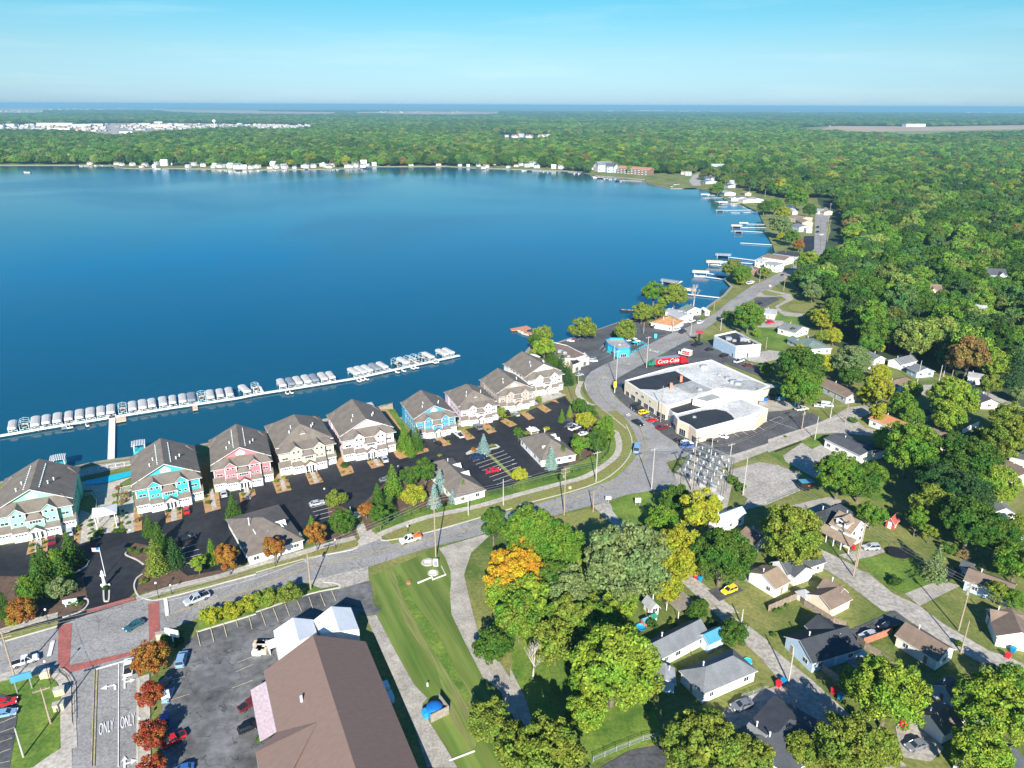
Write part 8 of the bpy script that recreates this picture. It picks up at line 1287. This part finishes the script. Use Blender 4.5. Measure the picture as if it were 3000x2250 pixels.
# ---------------- road markings ----------------
def line(t_, pts, w_, m_, sm=4, z=.3, dash=0):
    P = GL(t_, pts) if isinstance(t_, str) else t_; strip('road_marking', P, w_, z, m_, 0, sm)
ctr = GL('a', [-60,720,480,560]) ; line(ctr, None, .14, 'paint_yellow')
ctr = GL('a', [1450,335,2212,105]) + GL('f', [430,1380,970,1255,1500,1125,2212,945]) + GL('g', [250,860,450,800,760,700,1000,590,1130,450,1160,330,1130,210,1050,80]) + GL('j', [980,1400,760,1200,680,1060,672,980,740,870,900,785,1200,660,1500,512,1850,330,2212,140]) + GL('m', [1200,1220,1500,1050,1760,900]) + GL('u', [1860,1300,2000,1130,2010,930,2010,700])
line(ctr, None, .14, 'paint_yellow'); strip('road_marking', ctr, .14, .3, 'paint_yellow', 0, 5, off=.32)
eg = GL('a', [1450,215,2212,20]) + GL('f', [440,1305,870,1205]); line(eg, None, .12, 'paint_white')
for q in ([818,812,790,1652],[842,812,815,1652]): line('a', q, .16, 'paint_yellow')
line('a', [1028,750,1024,1652], .16, 'paint_white'); line('a', [832,808,1075,738], .55, 'paint_white')
for q in ([425,695,460,558],[1430,195,1448,345]): line('a', q, .8, 'paint_white')
RZ = (lambda d: math.atan2(d.y, d.x)-math.pi/2)(G('a',1028,750)-G('a',1024,1652))
for x, y in ((920,1315),(1105,1260)):
    a, b_ = G('a', x, y), G('a', x-2, y-60); o = textmesh('ONLY', 3.0, 'paint_white', None, 'road_marking', .004); o['kind'] = 'structure'; o.location = (a.x, a.y, .31); o.scale = (.31, 1.5, 1); o.rotation_euler = (0,0,RZ)
def arrow(t_, x, y, pts):
    a = G(t_, x, y); mb = MB(); n = len(pts); mb.v = [(p[0], p[1], 0) for p in pts]; mb.f = [tuple(range(n))]; mb.m = [0]; o = mb.build('road_marking', 'paint_white'); o['kind'] = 'structure'; o.location = (a.x, a.y, .31); o.rotation_euler = (0,0,RZ)
arrow('a', 945, 975, [(1.3,-.9),(1.3,.4),(.9,.9),(-.4,.9),(-.4,1.4),(-1.6,.6),(-.4,-.1),(-.4,.5),(.7,.45),(.85,.2),(.85,-.9)])
for y in (930,1640): arrow('a', 1080, y, [(-.2,-1.6),(.15,-1.6),(.15,.1),(1,.1),(1,-.4),(2,.35),(1,1.0),(1,.5),(.15,.5),(.15,1.2),(.5,1.2),(0,2.2),(-.6,1.2),(-.2,1.2)])
# parking bays
def bays(t_, seq, w_=.14, m_='paint_white'):
    for q in seq: strip('bay_line', GL(t_, list(q)), w_, .3, m_, 0, 0)
bays('a', [(1700,470,1732,605),(1818,440,1850,572),(1930,408,1962,530),(2040,375,2055,440),(2150,340,2180,460)], .15, 'paint_cream'); bays('b', [(40,300,85,430),(150,278,195,395),(252,240,293,350),(355,210,395,305),(458,180,495,290),(555,152,600,262),(652,124,690,215)], .15, 'paint_cream')
bays('a', [(0,1275,140,1215),(0,1355,130,1310),(0,1440,110,1400),(0,1530,95,1495),(0,1620,90,1600)], .13, 'paint_cream'); bays('a', [(1440,910,1600,870),(1460,1080,1640,1020),(2040,830,2190,765),(2050,750,2180,700),(2010,970,2190,900)], .13, 'paint_cream')
bays('f', [(475,858,610,822),(492,892,650,852),(512,924,660,886),(532,958,640,930),(1850,428,1985,390),(1875,455,2145,360),(1900,480,2170,388),(1930,508,2200,412),(1955,533,2230,440),(1985,563,2250,470),(2015,592,2280,500),(2047,622,2310,530),(2080,655,2330,565)], .14)
bays('i', [(1960,1150,2060,1120),(1850,1120,1900,1105),(1990,1205,2060,1185)], .14); bays('g', [(0,440,20,435),(0,478,45,468),(0,515,75,497),(0,552,100,528),(135,590,170,582)], .14); bays('e', [(110,1560,160,1545),(135,1500,185,1495),(1560,1210,1700,1170),(1580,1250,1720,1215),(1600,1295,1740,1255),(1610,1340,1740,1300)], .14)
bays('g', [(1510,385,1590,360),(1530,410,1620,385),(1970,170,2080,140) ,(1880,190,1960,240),(1950,170,2040,225),(2020,150,2110,205),(2090,130,2180,185)], .13); bays('k', [(590,1490,700,1560),(680,1460,790,1530),(760,1430,880,1500),(900,1470,1250,1590),(1040,1430,1080,1450),(900,1480,1040,1425),(500,1530,620,1600)], .13); bays('h', [(30,560,230,640),(60,590,150,560),(150,630,240,600),(20,650,120,610)], .12)
bays('j', [(690,555,750,495),(740,575,790,520),(780,595,820,545),(1110,1290,1180,1250),(1190,1360,1260,1320),(1270,1430,1340,1390),(1360,1510,1440,1470),(1450,1560,1540,1530)], .14); bays('j', [(1640,300,1560,270),(1500,250,1440,228),(1380,218,1330,203)], .13, 'paint_white')
S('road_patch', 'j', [728,905,830,925,820,942,722,928], 8, 'pale_pave'); S('road_patch', 'j', [1040,735,1095,728,1100,750,1045,758], 8, 'pale_pave')
bays('j', [(1335,575,1360,560),(1370,580,1395,566),(1400,588,1425,574),(1430,596,1452,580),(1345,560,1360,552),(1035,1410,1080,1385),(1050,1425,1100,1400)], .5)
# mulch islands between the garages
for t_, q in (('e',[228,1262,255,1150,300,1135,300,1240]),('e',[365,1245,370,1130,415,1120,412,1228]),('e',[640,1130,660,1010,705,985,690,1165]),('e',[1160,1060,1160,840,1200,890,1225,950,1230,1045]),('e',[1425,880,1575,850,1575,950,1435,985]),('e',[1750,770,1760,740,1890,720,1908,862,1775,900]),('e',[2065,725,2200,690,2212,740,2080,810]),('f',[140,620,200,540,290,640,308,700,180,730]),('f',[425,560,530,540,585,630,468,655]),('f',[682,450,740,410,830,500,848,550,740,583]),('f',[958,455,1060,425,1108,488,1000,517]),('f',[1190,355,1280,340,1460,340,1495,365,1240,435]),('f',[1545,255,1600,245,1690,305,1620,322]),('f',[1745,185,1800,170,1895,250,1822,270]),('f',[1930,140,2000,120,2080,195,2010,215])):
    S('planting_bed', t_, q, 7, 'mulch')
for q in ([1370,960,1440,940,1535,1020,1470,1042],[1555,900,1620,870,1720,935,1655,965],[1700,830,1760,820,1805,860],[1160,1050,1240,1030,1350,1090,1270,1118],[790,1395,850,1360,1120,1300,1165,1330,1130,1350,900,1390,800,1418]): S('planting_bed', 'i', q, 7, 'mulch' if q[0] != 790 else 'kerb_mat')
S('planting_bed', 'i', [830,1400,900,1370,1110,1312,1130,1330,900,1385], 8, 'dark_mulch'); S('planting_bed', 'i', [0,1370,100,1330,380,1345,395,1375,80,1465,40,1440], 8, 'mulch')
strip('hedge_bed', GL('i', [985,1385,1060,1430,1200,1560,1300,1659]), 1.3, .28, 'dry_grass')
for x, y in ((330,1180),(1500,905),(1830,800)): pass
for t_, q in (('e',[300,1135,365,1130,358,1240,300,1240]),('e',[1478,860,1525,850,1530,960,1482,972]),('e',[1808,690,1840,690,1875,860,1835,880]),('e',[2105,690,2150,680,2170,780,2125,790]),('f',[195,560,225,545,262,690,232,712]),('f',[470,550,505,545,545,632,510,645]),('f',[1010,440,1045,430,1080,485,1048,495]),('i',[690,1130,740,1100,1020,1060,1480,900,1880,770,1700,700,1150,960,700,1080]),('i',[390,1250,560,1225,660,1170,640,1120,480,1200])): S('pavement', t_, q, 8, 'concrete')
FP = FP[~np.array([False]*len(FP))] if not len(FBLOCK) else FP[~np.any([(np.hypot(FP[:,0]-bx, (FP[:,1]-by)*.8) < br) for bx, by, br in FBLOCK], axis=0)]
order = np.argsort(FP[:,1] + .3*np.abs(FP[:,0])); FP = FP[order]; n = len(FP)
Rr = FP[:,2]*(.48+.30*fr.rand(n)); hz = .8 + .35*fr.rand(n)
q = fr.rand(n); nz = fbm(FP[:,0], FP[:,1], .006, 3); base = np.array([(.045,.10,.02),(.07,.14,.022),(.10,.175,.03),(.055,.11,.04),(.12,.16,.045)])*np.array([1.02,1.02,.75])
Cc = base[fr.randint(0,5,n)] * (.92+1.15*fr.rand(n,1)**1.3)
Cc *= np.clip(1 + .16*fbm(FP[:,0], FP[:,1], .0022, 9), .6, 1.5)[:,None]
yl = (q + .07*nz) > .97; Cc[yl] = np.array([.27,.30,.03]) * (.7+.5*fr.rand(yl.sum(),1))
og = (fr.rand(n) < .02 + .06*(nz > 1.1)); Cc[og] = np.array([.24,.17,.05]) * (.8+.4*fr.rand(og.sum(),1))
near = max(0, 285 - NTREE[0])
FNEAR = []
for i in range(near):
    x, y, sp = FP[i]
    FNEAR.append(tree_at(x, y, Rr[i], 'b' if q[i] > .12 else 'o', tuple(Cc[i]), 'leafy crown packed into the dense wood right of the shore road', 'trees of the dense wood', hz[i]))
me = bpy.data.meshes.new('forest'); k = n - near; me.vertices.add(k)
me.vertices.foreach_set('co', np.stack([FP[near:,0], FP[near:,1], np.zeros(k)], 1).astype('f').ravel())
def attr(nm, ty, key, arr): a = me.attributes.new(nm, ty, 'POINT'); a.data.foreach_set(key, arr.ravel())
R_ = Rr[near:]; hh = hz[near:]
cap = np.minimum(1, 9.0/R_)    # far clumps are wide but no taller than trees
attr('scl', 'FLOAT_VECTOR', 'vector', np.stack([R_, R_, R_*hh*cap], 1).astype('f')); attr('rot', 'FLOAT_VECTOR', 'vector', np.stack([0*R_, 0*R_, fr.rand(k)*6.28], 1).astype('f'))
attr('idx', 'INT', 'value', fr.randint(0, 7, k).astype('i')); attr('tint', 'FLOAT_COLOR', 'color', np.concatenate([Cc[near:], np.ones((k,1))], 1).astype('f'))
me.update(); fo = link('forest', me); struct(fo, 'stuff', 'dense mixed wood spreading to the horizon behind the lake'); 
src = []
for key in ('b0','b1','b2','b3','b4','b5','o0'):
    o_ = next((c for t in FNEAR + list(C.objects) for c in t.children if c.data == CROWN[key]), None); src.append(o_)
g = bpy.data.node_groups.new('forest_nodes', 'GeometryNodeTree'); g.interface.new_socket('Geometry', in_out='INPUT', socket_type='NodeSocketGeometry'); g.interface.new_socket('Geometry', in_out='OUTPUT', socket_type='NodeSocketGeometry')
gi, go = g.nodes.new('NodeGroupInput'), g.nodes.new('NodeGroupOutput'); L = g.links.new
jn = g.nodes.new('GeometryNodeJoinGeometry')
for o_ in reversed([s for s in src if s]):
    a = g.nodes.new('GeometryNodeObjectInfo'); a.inputs['Object'].default_value = o_; tr = g.nodes.new('GeometryNodeTransform'); tr.inputs['Translation'].default_value = (0,0,1.1)
    sm = g.nodes.new('GeometryNodeSetMaterial'); sm.inputs['Material'].default_value = M['forest_leaves']; ti = g.nodes.new('GeometryNodeGeometryToInstance')
    L(a.outputs['Geometry'], tr.inputs['Geometry']); L(tr.outputs[0], sm.inputs['Geometry']); L(sm.outputs[0], ti.inputs[0]); L(ti.outputs[0], jn.inputs[0])
ip = g.nodes.new('GeometryNodeInstanceOnPoints'); ip.inputs['Pick Instance'].default_value = True
mp_ = g.nodes.new('GeometryNodeMeshToPoints')
def na(nm, ty):
    x = g.nodes.new('GeometryNodeInputNamedAttribute'); x.data_type = ty; x.inputs[0].default_value = nm
    return [o for o in x.outputs if o.enabled and o.name == 'Attribute'][0]
L(gi.outputs[0], mp_.inputs[0]); L(mp_.outputs[0], ip.inputs['Points']); L(jn.outputs[0], ip.inputs['Instance'])
L(na('idx','INT'), ip.inputs['Instance Index']); L(na('rot','FLOAT_VECTOR'), ip.inputs['Rotation']); L(na('scl','FLOAT_VECTOR'), ip.inputs['Scale']); L(ip.outputs[0], go.inputs[0])
md = fo.modifiers.new('forest', 'NODES'); md.node_group = g
# leaf litter and undergrowth sheet below the crowns
mat('undergrowth', (.035,.06,.018), 1, .3, .02, coords='World', col2=(.05,.08,.03))
nearf = GL('z', [2400,1030,2212,905,2130,850,2000,790,1880,775,1800,745,1790,700,1840,672,1800,655,1735,640,1712,610,1725,575,1772,545,1795,500,1790,465,1768,440,1760,400,2600,400])
sheet('undergrowth', nearf, .01, 'undergrowth', 'stuff')
sheet('undergrowth', [G('z',-700,252), G('z',3000,252), G('z',3000,400), G('z',1760,400), G('z',1600,375), G('z',1380,366), G('z',1150,356), G('z',600,354), G('z',0,348), G('z',-700,345)], .014, 'undergrowth', 'stuff')
# ---------------- haze ----------------
m = bpy.data.materials.new('haze_air'); m.use_nodes = True; n = m.node_tree.nodes; n.remove(n['Principled BSDF'])
pv = n.new('ShaderNodeVolumePrincipled'); pv.inputs['Color'].default_value = (.27,.56,.75,1); pv.inputs['Density'].default_value = HAZE_D; pv.inputs['Anisotropy'].default_value = 0
m.node_tree.links.new(pv.outputs[0], n['Material Output'].inputs['Volume']); M['haze_air'] = m
hb = MB().box(-61000, 61000, -5000, 61000, -3, 118).build('haze', 'haze_air'); struct(hb, 'stuff')
